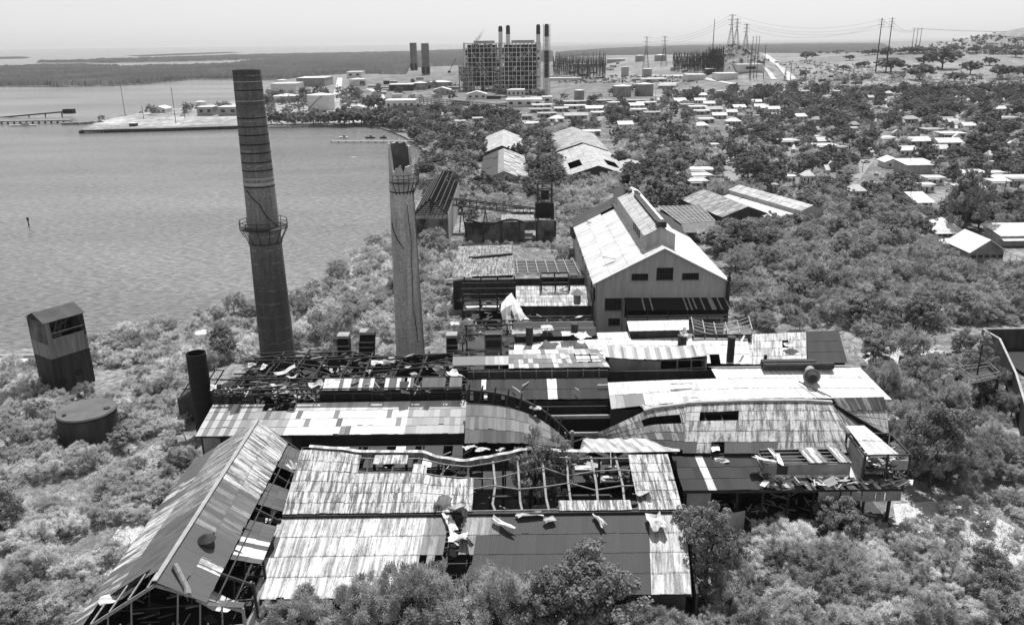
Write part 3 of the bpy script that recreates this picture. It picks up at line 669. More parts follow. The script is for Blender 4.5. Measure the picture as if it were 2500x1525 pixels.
# ---------------------------------------------------------------- strip between B and C: low dark roofs and scraps
G_ = thing('link_roof', 'low dark link roof with torn sheets between the long shed and the wavy ridge', 'roof', (-15, 97, 1))
roof(G_, V((-29, 99.8, 7.6)), V((-7, 99.8, 7.6)), V((-7, 95, 7.0)), V((-29, 95, 7.0)), lambda u, v, g: .75 if g.random() < .16 else .08, 'rust_iron', hole=lambda u, v: math.sin(u*37) > .35, seed=21, sl=2.5, sw=1.3)
framing(G_, V((-29, 100, 7.6)), V((-7, 100, 7.6)), V((-7, 94.6, 7)), V((-29, 94.6, 7)), 8, 2)
# ---------------------------------------------------------------- I: drooping dark roof beside the valley
K_ = thing('drooping_roof', 'dark roof drooping to the right into the black hole in the middle of the ruin', 'roof', (0, 100, 1))
def Sk(u, v):
    x = lerp(-6.6, 8.2, u); zt = lerp(11.8, 10.9, u)-5.2*u**3.2; zb = 8.9-1.2*u**3
    y = lerp(104.6, 98.0, v)-1.8*u*u*(1-v); return V((x, y, lerp(zt, zb, v)))
mb = sheets(V((-6.6, 104.6, 11.8)), V((8.2, 104.6, 8)), V((8.2, 98, 8.9)), V((-6.6, 98, 8.9)), lambda u, v, g: .22+g.uniform(-.05, .08) if v < .62 and u < .8 else .12+g.uniform(-.03, .05), sw=.62, sl=2.2, S=Sk, seed=10)
mb.build('roof', 'rust_iron', K_)
def Sk2(u, v):
    p = Sk(u, 0); return p+V((0, v*.8, (1.3-.5*u)*v+.1))
mb = sheets(V((-6.6, 104, 12)), V((8.2, 104, 8)), V((8.2, 106, 10)), V((-6.6, 106, 12)), lambda u, v, g: .02, sw=.5, sl=2, S=Sk2, seed=12, hole=lambda u, v: math.sin(u*41) > .8)
mb.build('upstand', 'rust_iron', K_)
one(K_, 'ridge_beam', 'rust_steel', lambda mb: [mb.beam(Sk2(k/12, 1)+V((0,0,.2)), Sk2((k+1)/12, 1)+V((0,0,.2)), .3) for k in range(12)])
for k in range(8):
    u = k/8; one(K_, 'strut', 'rust_steel', lambda mb: mb.beam(Sk2(u, 0), Sk2(u, 1)+V((.5, .3, .9)), .18))
    one(K_, 'post', 'rust_steel', lambda mb: mb.beam((-6+k*1.6, 99, 1), (-6+k*1.6, 99, 7.5), .2))
for a_, b_, w_, l_, r_, t_ in ((340,770,1.9,2.0,.1,.9),(850,880,1.6,1.2,-.5,.7),(190,1265,2.0,2.2,.3,.6),(320,1285,2.2,1.8,0,.6),(500,1290,1.2,1.2,.6,.7),(790,860,.5,2.2,.1,.8)):
    S_(at(q('b', a_, b_), 11 if b_ < 1000 else 9.6), w_, l_, r_, -.3, {340:'bright square scrap at the high left end of the drooping dark roof',850:'torn pale scrap on the bend of the drooping roof',190:'tilted striped sheet left of the wavy ridge crest',320:'striped sheet hanging upright behind the wavy ridge',500:'small triangular scrap behind the crest of the wavy ridge',790:'narrow white strip standing on the drooping beam'}[a_], tone=t_, bend=.25)
# the black hole: floors and beams deep inside
Q_ = thing('inner_platform', 'dark inner platform with pale slabs deep in the central hole', 'platform', (12, 102, 1))
for y, z in ((104, 7), (100, 5), (106.5, 8.5)): one(Q_, 'girder', 'concrete', lambda mb: mb.beam((3, y, z), (16, y, z), .35, .5))
for x in (8.2, 14.2): one(Q_, 'column', 'concrete', lambda mb: mb.beam((x, 102, 1), (x, 102, 8.5), .4))
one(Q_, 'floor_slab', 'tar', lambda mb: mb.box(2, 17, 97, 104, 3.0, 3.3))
one(Q_, 'pale_slab', 'white_paint', lambda mb: (mb.cbox((10, 100.5, 3.5), 3, 1.2, .2), mb.cbox((13.8, 100, 3.5), 1.6, 1.4, .3, .4), mb.cbox((13.6, 98, 3.45), 3, .7, .2)))
one(Q_, 'funnel', 'light_steel', lambda mb: (mb.tube((11.2, 97.4, 3.3), (11.2, 97.4, 4.1), .8, .2, 12), mb.tube((11.2, 97.4, 4.1), (11.2, 97.4, 5.3), .2, .2, 8)))
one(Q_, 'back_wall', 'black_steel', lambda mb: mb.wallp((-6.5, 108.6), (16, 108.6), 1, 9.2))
# ---------------------------------------------------------------- R2: long dark plain roof above the hole
D2 = thing('dark_roof_shed', 'narrow shed with a plain dark grey roof and one white torn patch', 'shed', (4, 112, 1))
da, db, dc, dd = V((-6.9, 114.2, 11.2)), V((14.4, 114.2, 11.2)), V((14.4, 109.6, 9.9)), V((-6.9, 109.6, 9.9))
roof(D2, da, db, dc, dd, lambda u, v, g: .85 if (.09 < u < .14 and v < .5 or .58 < u < .62) else .055+g.uniform(-.008, .012), 'rust_iron', hole=lambda u, v: inr(u, v, (.585, .615, .02, .3)), sw=.7, sl=2.0, seed=13)
one(D2, 'front_wall', 'dark_wall', lambda mb: mb.wallp((-6.9, 109.9), (14.4, 109.9), 1, 9.5))
one(D2, 'rear_wall', 'dark_wall', lambda mb: mb.wallp((-6.9, 115), (14.6, 115), 1, 12.2))
for k in range(9): one(D2, 'louvre_post', 'light_steel', lambda mb: mb.beam((-6+k*2.4, 114.7, 11.2), (-6+k*2.4, 114.7, 12.5), .12))
for a_, b_, w_, l_, r_, lb_ in ((655,690,.25,2.6,.5,'thin pipe slanting over the dark plain roof, left of centre'),(745,635,.2,2.0,-.6,'short pale stick leaning on the top edge of the dark plain roof'),(1250,685,.2,1.0,.6,'tiny pale rod near the middle of the dark plain roof'),(1510,645,1.8,.25,0,'thin pale rod at the right end of the dark plain roof')):
    S_(at(q('b', a_, b_), 11.1), w_, l_, r_, 0, lb_, tone=.7, bend=.02)
# ---------------------------------------------------------------- middle strip roofs
M2 = thing('stepped_roof_shed', 'stepped shed roof of short mixed sheets in the middle of the ruin', 'shed', (5, 118, 1))
roof(M2, V((-.6, 121.2, 13.3)), V((13.6, 121.2, 13.3)), V((15, 116.2, 12.2)), V((-.6, 116.2, 12.2)), lambda u, v, g: g.choice([.2, .35, .55, .8, .8]) if v < .5 else g.choice([.18, .18, .25, .7]), 'fair_iron', hole=lambda u, v: inr(u, v, (.72, .93, .22, .72)), sw=.75, sl=1.4, seed=14)
roof(M2, V((-9.4, 119.6, 12.9)), V((-.6, 119.6, 12.9)), V((-.6, 117.4, 12.2)), V((-9.4, 117.4, 12.2)), lambda u, v, g: .22 if u < .6 else .45+g.uniform(-.1, .2), 'fair_iron', sw=.75, sl=2.2, seed=15)
framing(M2, V((-9.4, 121.2, 13.1)), V((14.6, 121.2, 13.1)), V((15, 116.2, 12.1)), V((-9.4, 116.2, 12.1)), 10, 4, w=.16)
one(M2, 'front_wall', 'dark_wall', lambda mb: mb.wallp((-9.2, 117), (14.8, 117), 1, 11.6))
for k in range(8): one(M2, 'louvre_post', 'light_steel', lambda mb: mb.beam((-3+k*2.4, 116.2, 10.8), (-3+k*2.4, 116.2, 12.1), .1))
# ---------------------------------------------------------------- curved striped roof and its monitor
N2 = thing('curved_monitor_roof', 'gently sagging striped monitor roof with an open dark side', 'roof monitor', (23, 120, 1))
def Sn(u, v):
    x = lerp(14.3, 30.6, u); return V((x, lerp(121.4, 118.4, v), lerp(13.9, 13.0, v)-.9*math.sin(math.pi*min(1, u*1.0))*.6))
mb = sheets(V((14.3, 121.4, 13.9)), V((30.6, 121.4, 13.9)), V((30.6, 118.4, 13)), V((14.3, 118.4, 13)), lambda u, v, g: .62+.3*math.sin(u*190)+g.uniform(-.1, .1), sw=.42, sl=3, S=Sn, seed=16)
mb.build('roof', 'fair_iron', N2)
one(N2, 'side_wall', 'concrete', lambda mb: mb.wallp((15.2, 118.8), (23.2, 118.8), 9.8, 12.6, 12.0))
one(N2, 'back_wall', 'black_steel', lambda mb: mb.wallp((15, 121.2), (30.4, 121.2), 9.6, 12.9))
for x in (23.3, 26, 28.2, 30.4): one(N2, 'post', 'light_steel', lambda mb: mb.beam((x, 118.8, 9.6), (x, 118.8, 12.5), .2))
one(N2, 'rail', 'light_steel', lambda mb: (mb.beam((23.3, 118.7, 10.6), (30.4, 118.7, 10.9), .16), mb.beam((23.3, 118.7, 12.2), (30.4, 118.7, 12.2), .14)))
one(N2, 'end_wall', 'concrete', lambda mb: mb.wallp((30.5, 118.6), (30.5, 121.2), 9.6, 12.8))
# ---------------------------------------------------------------- north roofs, bright
R1 = thing('bright_roof_shed', 'shed with a nearly white roof and patched dark corner behind the stepped roof', 'shed', (8, 127, 1))
roof(R1, V((.3, 128.6, 11.6)), V((14.6, 129.4, 11.9)), V((14.6, 122.4, 10.6)), V((.3, 122.4, 10.6)), lambda u, v, g: .9+g.uniform(-.15, .05), 'fair_iron', sw=.8, sl=2.2, seed=17, hole=lambda u, v: inr(u, v, (.45, .5, .3, .45)))
roof(R1, V((14.6, 131.8, 12.2)), V((20.2, 132, 12.2)), V((20.2, 123, 10.7)), V((14.6, 123, 10.7)), lambda u, v, g: .88+g.uniform(-.12, .05), 'fair_iron', sw=.8, sl=2.4, seed=18)
one(R1, 'front_wall', 'dark_wall', lambda mb: mb.wallp((.3, 122.6), (20, 122.6), 1, 10.3))
one(R1, 'side_wall', 'dark_wall', lambda mb: mb.wallp((.3, 122.6), (.3, 129), 1, 10.2, 11.2))
one(R1, 'roof_hatch', 'white_paint', lambda mb: mb.box(17.3, 18.9, 125.2, 126.8, 11, 11.5)); one(R1, 'hatch_hole', 'black_steel', lambda mb: mb.box(17.6, 18.5, 125.1, 125.25, 11.05, 11.4))
S_(at(q('b', 960, 275), 11.9), 2.8, 4.4, -.55, .25, 'dark twisted roof panel lying across the bright white roof', tone=.14, m='rust_iron', bend=.15, roll=.15)
R1b = thing('low_brick_block', 'flat dark-walled block with torn sheets and railings on its top', 'block', (7, 133, 1))
one(R1b, 'wall', 'dark_wall', lambda mb: mb.box(.4, 14.3, 130.4, 138, 1, 12))
one(R1b, 'flat_top', 'black_steel', lambda mb: mb.box(.2, 14.5, 130.2, 138.2, 12.02, 12.2))  # top painted near black for the deep shade behind the wall
for x in (.5, 3.2, 6, 8.8, 11.6, 14.2): one(R1b, 'rail_post', 'light_steel', lambda mb: mb.beam((x, 130.6, 12.2), (x, 130.6, 13.6), .14))
one(R1b, 'rail', 'light_steel', lambda mb: (mb.beam((.5, 130.6, 13.5), (14.2, 130.6, 13.5), .13), mb.beam((.5, 133.6, 13.5), (14.2, 133.6, 13.5), .13)))
for a_, b_, w_, l_, r_, lb_ in ((700,120,3.6,2.2,0,'grey striped sheet at the left end of the flat block with railings'),(845,118,2.6,2.2,0,'narrow striped sheet second from the left on the flat block with railings'),(955,80,2.4,2.6,.1,'pale sheet lying farther back on the flat block with railings'),(1165,135,2.6,2.4,.05,'white sheet propped on the railing of the flat block'),(1310,160,2.8,3.4,.35,'slumped white sheet at the right end of the flat block with railings')):
    S_(at(q('b', a_, b_), 13.2), w_, l_, r_, .05, lb_, tone=.8 if a_ > 900 else .45, bend=.1)
# penthouse strip P and broken bamboo-like frame
P2 = thing('monitor_roof', 'short white roof monitor with a dark side on the bright roof behind the curved one', 'roof monitor', (24, 131, 1))
roof(P2, V((20.0, 133.6, 13.6)), V((30.8, 133.6, 13.7)), V((30.2, 130.4, 13)), V((20.0, 130.4, 12.9)), lambda u, v, g: .88+g.uniform(-.1, .05), 'fair_iron', sw=.8, sl=3, seed=19)
one(P2, 'side_wall', 'dark_wall', lambda mb: mb.wallp((20.3, 130.8), (30, 130.8), 10.8, 12.7)); one(P2, 'back_wall', 'dark_wall', lambda mb: mb.wallp((20.2, 133.4), (30, 133.4), 10.8, 13.2))
R3 = thing('white_roof_shed', 'shed under a wide white streaky roof ending in a dark grey bay', 'shed', (40, 128, 1))
roof(R3, V((19.9, 130, 11.6)), V((40.6, 131.6, 11.4)), V((38.6, 122, 10)), V((19.9, 122, 10.6)), lambda u, v, g: .9+g.uniform(-.12, .03), 'fair_iron', sw=.85, sl=2.7, seed=20, hole=lambda u, v: inr(u, v, (.66, .73, .62, 1)))
roof(R3, V((40.6, 132.6, 11.2)), V((51.5, 133.6, 11.2)), V((48.0, 122.8, 9.8)), V((38.0, 122.4, 9.8)), lambda u, v, g: .62+g.uniform(-.1, .25), 'old_iron', sw=1.0, sl=2.9, seed=22, hole=lambda u, v: inr(u, v, (.64, .7, .28, .5)))
roof(R3, V((51.6, 133.8, 11.2)), V((57.4, 134.2, 11.2)), V((54.6, 122.6, 9.8)), V((48.1, 122.6, 9.8)), lambda u, v, g: .055+g.uniform(-.006, .006), 'rust_iron', sw=1.0, sl=3.8, seed=23)
one(R3, 'end_wall', 'dark_wall', lambda mb: mb.wallp((54.2, 122.8), (57, 134), 1, 9.4, 10.8)); one(R3, 'rear_wall', 'dark_wall', lambda mb: mb.wallp((20, 134), (57, 134.2), 1, 10.6))
S_(at(q('c', 1345, 250), 11.3), 2.6, 1.9, .5, .1, 'white sheet flipped up beside a black hole in the wide white roof', tone=.9, bend=.25)
BF = thing('broken_monitor_frame', 'sagging skeleton of a roof monitor with pale bare battens', 'roof frame', (35, 131, 1))
def fz(x): return 13.4-1.1*math.sin(math.pi*(x-31)/10)
for y, dz in ((130.4, 0), (131.6, .3), (132.8, .55), (133.8, .75)):
    one(BF, 'batten', 'pale_concrete', lambda mb: [mb.beam((31+k, y, fz(31+k)+dz-.3), (32+k, y, fz(32+k)+dz-.3), .13) for k in range(10)])
for k in range(6):
    x = 31+k*2; one(BF, 'rib', 'pale_concrete', lambda mb: (mb.beam((x, 130.3, fz(x)-.5), (x+.3, 134, fz(x)+.7), .16), mb.beam((x, 130.3, fz(x)-.5), (x, 130.3, 11), .14)))
for z in (11.2, 11.7, 12.2): one(BF, 'side_slat', 'rust_steel', lambda mb: mb.beam((30.8, 130.3, z), (41, 130.3, z-.2), .2))
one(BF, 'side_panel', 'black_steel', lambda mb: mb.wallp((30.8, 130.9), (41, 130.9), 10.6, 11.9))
S_(at(q('c', 310, 155), 14), 1.8, 2.6, .6, .3, 'white sheet curling up at the joint of the monitor and its broken frame', tone=.9, bend=.6)
S_(at(q('c', 865, 190), 13.2), .4, 3.2, -.5, .1, 'white lath sticking up at the right end of the broken frame', tone=.8, bend=.02)
def pipe_thing(name, label, cat, base, top, r, m='rust_steel', cap=None, g=None):
    o = one(None, name, m, lambda mb: (mb.tube(base, top, r, r, 12), mb.tube(V(top), V(top)+V((0, 0, .12)), r*1.12, r*1.12, 12)), True); return tag(o, label, cat, g)
for (a_, b0, b1, r, lb_) in ((262,300,160,.75,'dark round vent pipe at the end of the white roof monitor'), (742,380,175,.62,'tall dark vent pipe before the broken bamboo-like frame'), (1090,400,358,.25,'thin short flue behind the long dark duct')):
    p = at(q('c', a_, b0), 10.8); t = atY(q('c', a_+4, b1), p.y); pipe_thing('vent_pipe', lb_, 'vent pipe', p-V((0,0,.5)), V((p.x, p.y, t.z)), r)
# ---------------------------------------------------------------- D1 + E: right hand big roofs
D1 = thing('white_hall', 'wide hall with a gently bowed almost white roof on the right of the ruin', 'hall', (33, 108, 1))
def Sd(u, v):
    x = lerp(14.0, lerp(52.0, 54.0, v), u); return V((x, lerp(117.3 if u < .42 else 112.6+(.42-min(u,.42)), 105.6, v) if False else lerp(112.6, 105.6, v), lerp(13.2, 11.0, v)+.55*math.sin(math.pi*u)*v-.9*(1-u)**3*v))
def td(u, v, g):
    if u < .12 and v > .5: return .25 if .06 < u < .11 else .55
    return .93+g.uniform(-.08, .03)
mb = sheets(V((14, 112.6, 13.2)), V((52.4, 112.6, 13.2)), V((54, 105.6, 11)), V((14, 105.6, 11)), td, sw=.95, sl=2.3, S=Sd, seed=24, hole=lambda u, v: u < .42 and v < .33)
mb.build('roof', 'fair_iron', D1)
one(D1, 'well_shade', 'black_steel', lambda mb: mb.box(14.6, 30.2, 110.6, 118.3, 8.6, 9.0))  # black slab added to stand for the shade in the open well
roof(D1, V((30.5, 117.8, 11.4)), V((53, 117.8, 11.4)), V((52.4, 112.6, 13.25)), V((30.5, 112.6, 13.25)), lambda u, v, g: .3, 'rust_iron', name='upper_roof', seed=26)
one(D1, 'end_wall', 'white_paint', lambda mb: mb.wallp((53.2, 105.8), (52.0, 112.4), 1, 10.7, 12.9)); one(D1, 'rear_wall', 'dark_wall', lambda mb: mb.wallp((14, 117.4), (52, 117.4), 1, 11))
one(D1, 'front_wall', 'dark_wall', lambda mb: mb.wallp((14, 106.2), (30, 106.2), 1, 9.6))
E1 = thing('sagging_hall', 'sagging hall with a broad streaky roof drooping left into the black hole', 'hall', (32, 98, 1))
er = [atY(q('b', 1300, 1185), 97.0), atY(q('b', 1640, 1040), 99.2), atY(q('b', 1960, 890), 101), atY(q('b', 2340, 840), 101.5), atY(q('c', 300, 835), 101.6), atY(q('c', 900, 812), 101.8), atY(q('c', 1500, 810), 101.8), atY(q('c', 1750, 825), 101.8)]
eb_ = [at(q('b', 1350, 1230), 8.6), at(q('b', 1700, 1235), 8.8), at(q('g', 1650, 130), 8.9), at(q('g', 1900, 170), 8.9), at(q('c', 250, 1320), 8.9), at(q('c', 900, 1325), 8.9), at(q('c', 1500, 1325), 8.9), at(q('c', 2030, 1320), 8.9)]
def pl(pts, t):
    t = min(max(t, 0), .99999)*(len(pts)-1); i = int(t); return pts[i].lerp(pts[i+1], t-i)
def Se(u, v):
    a, b = pl(er, u), pl(eb_, u); p = a.lerp(b, v); p.z += .25*math.sin(math.pi*v)*(1 if u > .4 else 0); return p
def te(u, v, g):
    x = Se(u, v).x
    if v > .80: return .08+g.uniform(-.01, .02) if (x < 34 and not 24.2 < x < 25.6) else .55+g.uniform(-.15, .15)
    if .5 < v <= .8 and 17 < x < 23.5: return .13 if g.random() < .7 else .4
    if x < 23: return .40+g.uniform(-.18, .2)
    return .55+g.uniform(-.06, .08)
def he(u, v):
    p = Se(u, v); return (.2 < v < .38 and (17.5 < p.x < 22.3)) or (.2 < v < .36 and 25.2 < p.x < 30.0) or (v > .8 and 25.8 < p.x < 27.4)
mb = sheets(er[0], er[-1], eb_[-1], eb_[0], te, sw=.95, sl=1.7, S=Se, hole=he, seed=27, dims=(31, 8.6))
mb.build('roof', 'very_streaky_iron', E1)
one(E1, 'ridge_roll', 'pale_concrete', lambda mb: [mb.beam(pl(er, k/30)+V((0,0,.15)), pl(er, (k+1)/30)+V((0,0,.15)), .5, .3) for k in range(8, 30)])
def Sf(u, v):   # short far slope of E up to D1
    a = pl(er, lerp(.27, 1, u)); x = a.x; return V((x, lerp(a.y+.2, 105.7, v), lerp(a.z+.1, 10.6, v)))
mb = sheets(er[2], er[-1], V((44, 105.7, 10.6)), V((18, 105.7, 10.6)), lambda u, v, g: .72+g.uniform(-.1, .15), sw=.7, sl=2, S=Sf, seed=28, dims=(27, 4))
mb.build('far_slope', 'very_streaky_iron', E1)
framing(E1, er[3], er[-1], eb_[-1], eb_[3], 9, 6, drop=.5)
one(E1, 'front_wall', 'dark_wall', lambda mb: mb.wallp((21, 95), (46, 95), 1, 7.6))
# folded panel and triangular right roof
E2 = thing('folded_roof', 'triangular streaky roof folding away at the right end of the big halls', 'roof', (50, 100, 1))
t0, t1, t2, t3 = atY(q('c', 1755, 775), 105), atY(q('c', 2265, 765), 105.2), at(q('c', 2315, 1165), 7.2), at(q('c', 1770, 850), 11.2)
roof(E2, t0, t1, at(q('c', 2300, 900), 10), at(q('c', 1850, 905), 10.2), lambda u, v, g: .3+g.uniform(-.15, .3), 'very_streaky_iron', sw=.8, sl=2.8, seed=29)
def St(u, v):
    a = at(q('c', 1850, 905), 10.15).lerp(at(q('c', 2300, 900), 9.95), u); b = at(q('c', 2050, 1030), 8.6).lerp(t2, u); w_ = a.lerp(b, v); return w_ if True else w_
mb = sheets(V((44, 101, 10)), V((54, 101, 10)), V((54, 95, 7.5)), V((48, 98, 8.5)), lambda u, v, g: .68+g.uniform(-.1, .1), sw=.85, sl=2.6, S=St, seed=30, dims=(10, 7))
mb.build('lower_panel', 'old_iron', E2)
roof(E2, t3, at(q('c', 1830, 880), 10.7), at(q('c', 2065, 1050), 8.5), at(q('c', 1990, 1170), 8.0), lambda u, v, g: .5+g.uniform(-.15, .2), 'very_streaky_iron', name='folded_panel', sw=.8, sl=2.2, seed=31)
one(E2, 'edge_beam', 'black_steel', lambda mb: mb.beam(t3, t2+V((0,0,-.1)), .3, .5)); one(E2, 'post', 'rust_steel', lambda mb: mb.beam(t2-V((0,0,.3)), V((t2.x, t2.y, 1)), .3))
one(E2, 'end_wall', 'dark_wall', lambda mb: mb.wallp((t1.x-.2, t1.y), (t2.x-.5, t2.y+.5), 1, 8.8, 6.4))
# ---------------------------------------------------------------- H: apron, box monitor and wrecked cabin
Ap = thing('front_apron_shed', 'open-fronted shed with a dark low roof over a black void, right front of the ruin', 'shed', (34, 90, 1))
roof(Ap, V((20.6, 94.4, 8.5)), V((31.5, 94.4, 8.5)), V((32.6, 88.6, 6.9)), V((21.0, 88.6, 6.9)), lambda u, v, g: .7 if .26 < u < .36 else .055+g.uniform(-.008, .015), 'rust_iron', sw=1.0, sl=2.2, seed=32, hole=lambda u, v: inr(u, v, (0, .02, 0, .3)))
roof(Ap, V((31.6, 90.4, 7.4)), V((48.0, 90.4, 7.4)), V((48.6, 88.4, 6.85)), V((32.6, 88.4, 6.85)), lambda u, v, g: g.choice([.1, .2, .8, .6, .12]), 'rust_iron', sw=.5, sl=2.4, seed=33, hole=lambda u, v: math.sin(u*61) > .86)
roof(Ap, V((31.4, 94.8, 8.8)), V((47, 94.8, 8.8)), V((47.6, 90.4, 7.42)), V((31.8, 90.4, 7.42)), lambda u, v, g: .93, 'fair_iron', sw=1, sl=2.4, seed=34)
for x in (21.4, 24.6, 28, 31.2, 34.4, 37.6, 40.8, 44): one(Ap, 'post', 'rust_steel', lambda mb: mb.beam((x, 89.2, 1), (x, 89.2, 6.8), .25))
one(Ap, 'corner_post', 'rust_steel', lambda mb: mb.beam((46.9, 88.6, 1), (46.9, 88.6, 6.8), .32)); one(Ap, 'eave_beam', 'rust_steel', lambda mb: mb.beam((21, 88.7, 6.65), (48.4, 88.5, 6.6), .22, .35))
one(Ap, 'fascia', 'concrete', lambda mb: [mb.wallp((x, 88.3), (x+w_, 88.3), 5.2+rg.uniform(0, .15), 6.6, th=.08) for x, w_ in ((37.8, 2.6), (40.6, 1.1), (41.9, 1.2), (43.3, 1.6), (45, 1.0), (46.2, 1.9))])
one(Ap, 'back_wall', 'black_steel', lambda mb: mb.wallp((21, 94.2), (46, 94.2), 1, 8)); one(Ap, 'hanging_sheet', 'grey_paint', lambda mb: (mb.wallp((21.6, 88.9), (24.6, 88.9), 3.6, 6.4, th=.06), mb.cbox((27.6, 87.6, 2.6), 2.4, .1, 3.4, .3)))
one(Ap, 'low_frame', 'pale_concrete', lambda mb: [mb.beam((30+k*1.2, 86.9, 1.2), (30.9+k*1.2, 86.9, 2.6), .1) for k in range(5)]+[mb.beam((29.8, 86.9, 2.6), (36, 86.9, 2.6), .1)])
Bx = thing('roofless_box', 'long low box monitor with half its roof sheets gone on the white apron roof', 'roof monitor', (38, 92, 7))
x0, x1, y0, y1 = 31.8, 42.4, 90.8, 93.8
one(Bx, 'front_wall', 'concrete', lambda mb: (mb.box(34.6, x1, y0, y0+.12, 7.3, 9.1), mb.box(x0, 33.2, y0, y0+.12, 7.3, 9.1))); one(Bx, 'back_wall', 'dark_wall', lambda mb: mb.box(x0, x1, y1, y1+.12, 8, 9.6))
one(Bx, 'side_wall', 'concrete', lambda mb: mb.box(x0-.12, x0, y0, y1, 7.3, 9.2)); one(Bx, 'side_wall', 'concrete', lambda mb: mb.box(x1, x1+.12, y0, y1, 7.3, 9.2))
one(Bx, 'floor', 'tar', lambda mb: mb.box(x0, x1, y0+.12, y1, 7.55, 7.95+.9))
for k in range(5): one(Bx, 'purlin', 'light_steel', lambda mb: mb.beam((x0, y0+.2+k*.7, 9.2+k*.1), (x1, y0+.2+k*.7, 9.2+k*.1), .1))
for k, (a_, b_) in enumerate(((37.2, 39.6), (41.0, 42.5), (33.4, 34.0))):
    roof(Bx, V((a_-.6, y1+.1, 9.8)), V((b_-.6, y1+.1, 9.8)), V((b_, y0-.1, 9.35)), V((a_, y0-.1, 9.35)), lambda u, v, g: g.choice([.3, .8, .9]), 'very_streaky_iron', sw=.35, sl=4, seed=35+k)
for k, (px_, py_, r_) in enumerate(((1090,1385,.6),(1230,1385,-.5))):
    S_(at(q('c', px_, py_), 9.7), .7, 3.2, r_+.4, .0, ['white curved ridge piece lying diagonally on the roofless box', 'shorter white curved piece leaning the other way on the roofless box'][k], tone=.93, bend=.1)
S_(at(q('c', 660, 1395), 8.3), 2.2, 1.0, -.1, .1, 'white folded scrap lying left of the roofless box', tone=.9, bend=.3)
S_(at(q('c', 595, 1265), 9.2), 1.3, 2.4, -.1, .0, 'single bright white sheet beside the small square hole in the streaky roof', tone=.95, bend=.05)
S_(at(q('h', 660, 430), 7.6), 1.5, 2.2, .1, -.9, 'grey door-like panel leaning on the near left corner of the roofless box', tone=.3, bend=.05)
Cb = thing('wrecked_cabin', 'wrecked roof cabin with bare frame and slipped white roof at the right corner', 'cabin', (46.5, 92, 7))
cx0, cx1, cy0, cy1 = 43.6, 49.2, 89.6, 95.4
for x, y in ((cx0, cy0), (cx1, cy0), (cx0, cy1), (cx1, cy1), (46.4, cy0), (46.4, cy1)): one(Cb, 'post', 'rust_steel', lambda mb: mb.beam((x, y, 6.8), (x, y, 11), .22))
for z in (10.9, 8.9): one(Cb, 'ring_beam', 'rust_steel', lambda mb: [mb.beam(a, b, .2) for a, b in (((cx0, cy0, z), (cx1, cy0, z)), ((cx1, cy0, z), (cx1, cy1, z)), ((cx1, cy1, z), (cx0, cy1, z)), ((cx0, cy1, z), (cx0, cy0, z)))])
roof(Cb, V((43.4, 95.6, 12.0)), V((45.8, 95.6, 12.0)), V((48.2, 89.8, 10.6)), V((44.2, 89.8, 10.6)), lambda u, v, g: .8+g.uniform(-.2, .1), 'fair_iron', sw=.6, sl=3, seed=38)
one(Cb, 'side_wall', 'concrete', lambda mb: (mb.wallp((cx0, cy0+.3), (cx0, cy1-1.2), 7.4, 10.4, 10.7), mb.wallp((47, cy0), (49, cy0), 8.9, 10.2)))
one(Cb, 'floor', 'tar', lambda mb: mb.box(cx0+.2, cx1, cy0+.2, cy1, 7.5, 7.6)); one(Cb, 'brace', 'rust_steel', lambda mb: (mb.beam((cx1, cy1, 11), (46.4, cy0, 9), .14), mb.beam((46.4, cy1, 11), (cx1, cy0, 9), .14), mb.beam((cx0, cy1, 11), (cx1, cy1, 9), .14)))
for k in range(7): S_(V((rg.uniform(44.5, 48.6), rg.uniform(90.2, 93), 7.9+k*.05)), rg.uniform(.6, 1.4), rg.uniform(.5, 1.6), rg.uniform(0, 3), rg.uniform(-.2, .2), 'small white scrap on the floor of the wrecked roof cabin', tone=.85, bend=.15)
rub(43.8, 49.4, 89.8, 95, 7.7, 9.6, 70, 71, Cb, .3); rub(31, 49, 88.6, 90.4, 7.2, 7.8, 60, 72, Ap, .4); rub(-43, -8, 107.5, 110, 11.5, 13.4, 70, 73, B_, .3)
# duct and fallen ventilator on D1
p, r2 = at(q('c', 1060, 440), 13.9), at(q('c', 1770, 450), 13.9)
o = one(None, 'duct', 'rust_steel', lambda mb: (mb.box(p.x, at(q('c',1600,440),13.9).x, p.y-.1, p.y+.9, 13.3, 14.3), mb.tube((p.x, p.y-.5, 13.7), (r2.x, p.y-.5, 13.7), .55, .55, 12))); tag(o, 'long dark horizontal duct lying along the top of the white hall', 'duct')
Vt = thing('fallen_ventilator', 'fallen ventilator with a round hood lying on the white roof', 'ventilator', at(q('c', 1550, 560), 12.6))
c0, c1 = at(q('c', 1525, 495), 13.2), at(q('c', 1560, 585), 13.3)
one(Vt, 'neck', 'grey_paint', lambda mb: (mb.tube(c0, c0.lerp(c1, .6), .75, .75, 14), mb.tube(c0.lerp(c1, .6), c0.lerp(c1, .75), 1.0, 1.25, 14))); one(Vt, 'hood', 'dark_wall', lambda mb: mb.tube(c0.lerp(c1, .75), c1+V((0, -.1, 0)), 1.0, .65, 16))
o = one(None, 'lightning_rod', 'rust_steel', lambda mb: (mb.beam(at(q('c', 1420, 612), 12.6), at(q('c', 1745, 765), 12.2), .12), mb.beam(at(q('c', 1560, 690), 12.5), at(q('c', 1680, 750), 12.0), .1))); tag(o, 'thin bent rod lying diagonally on the white roof below the fallen ventilator', 'rod')
for k, (x_, y_) in enumerate(((330, 750), (270, 640))):
    pass
S_(at(q('c', 340, 755), 12.4), 2.6, 2.4, .1, .1, 'loose grey-edged sheets lying near the lower edge of the white hall roof', tone=.8, bend=.2)
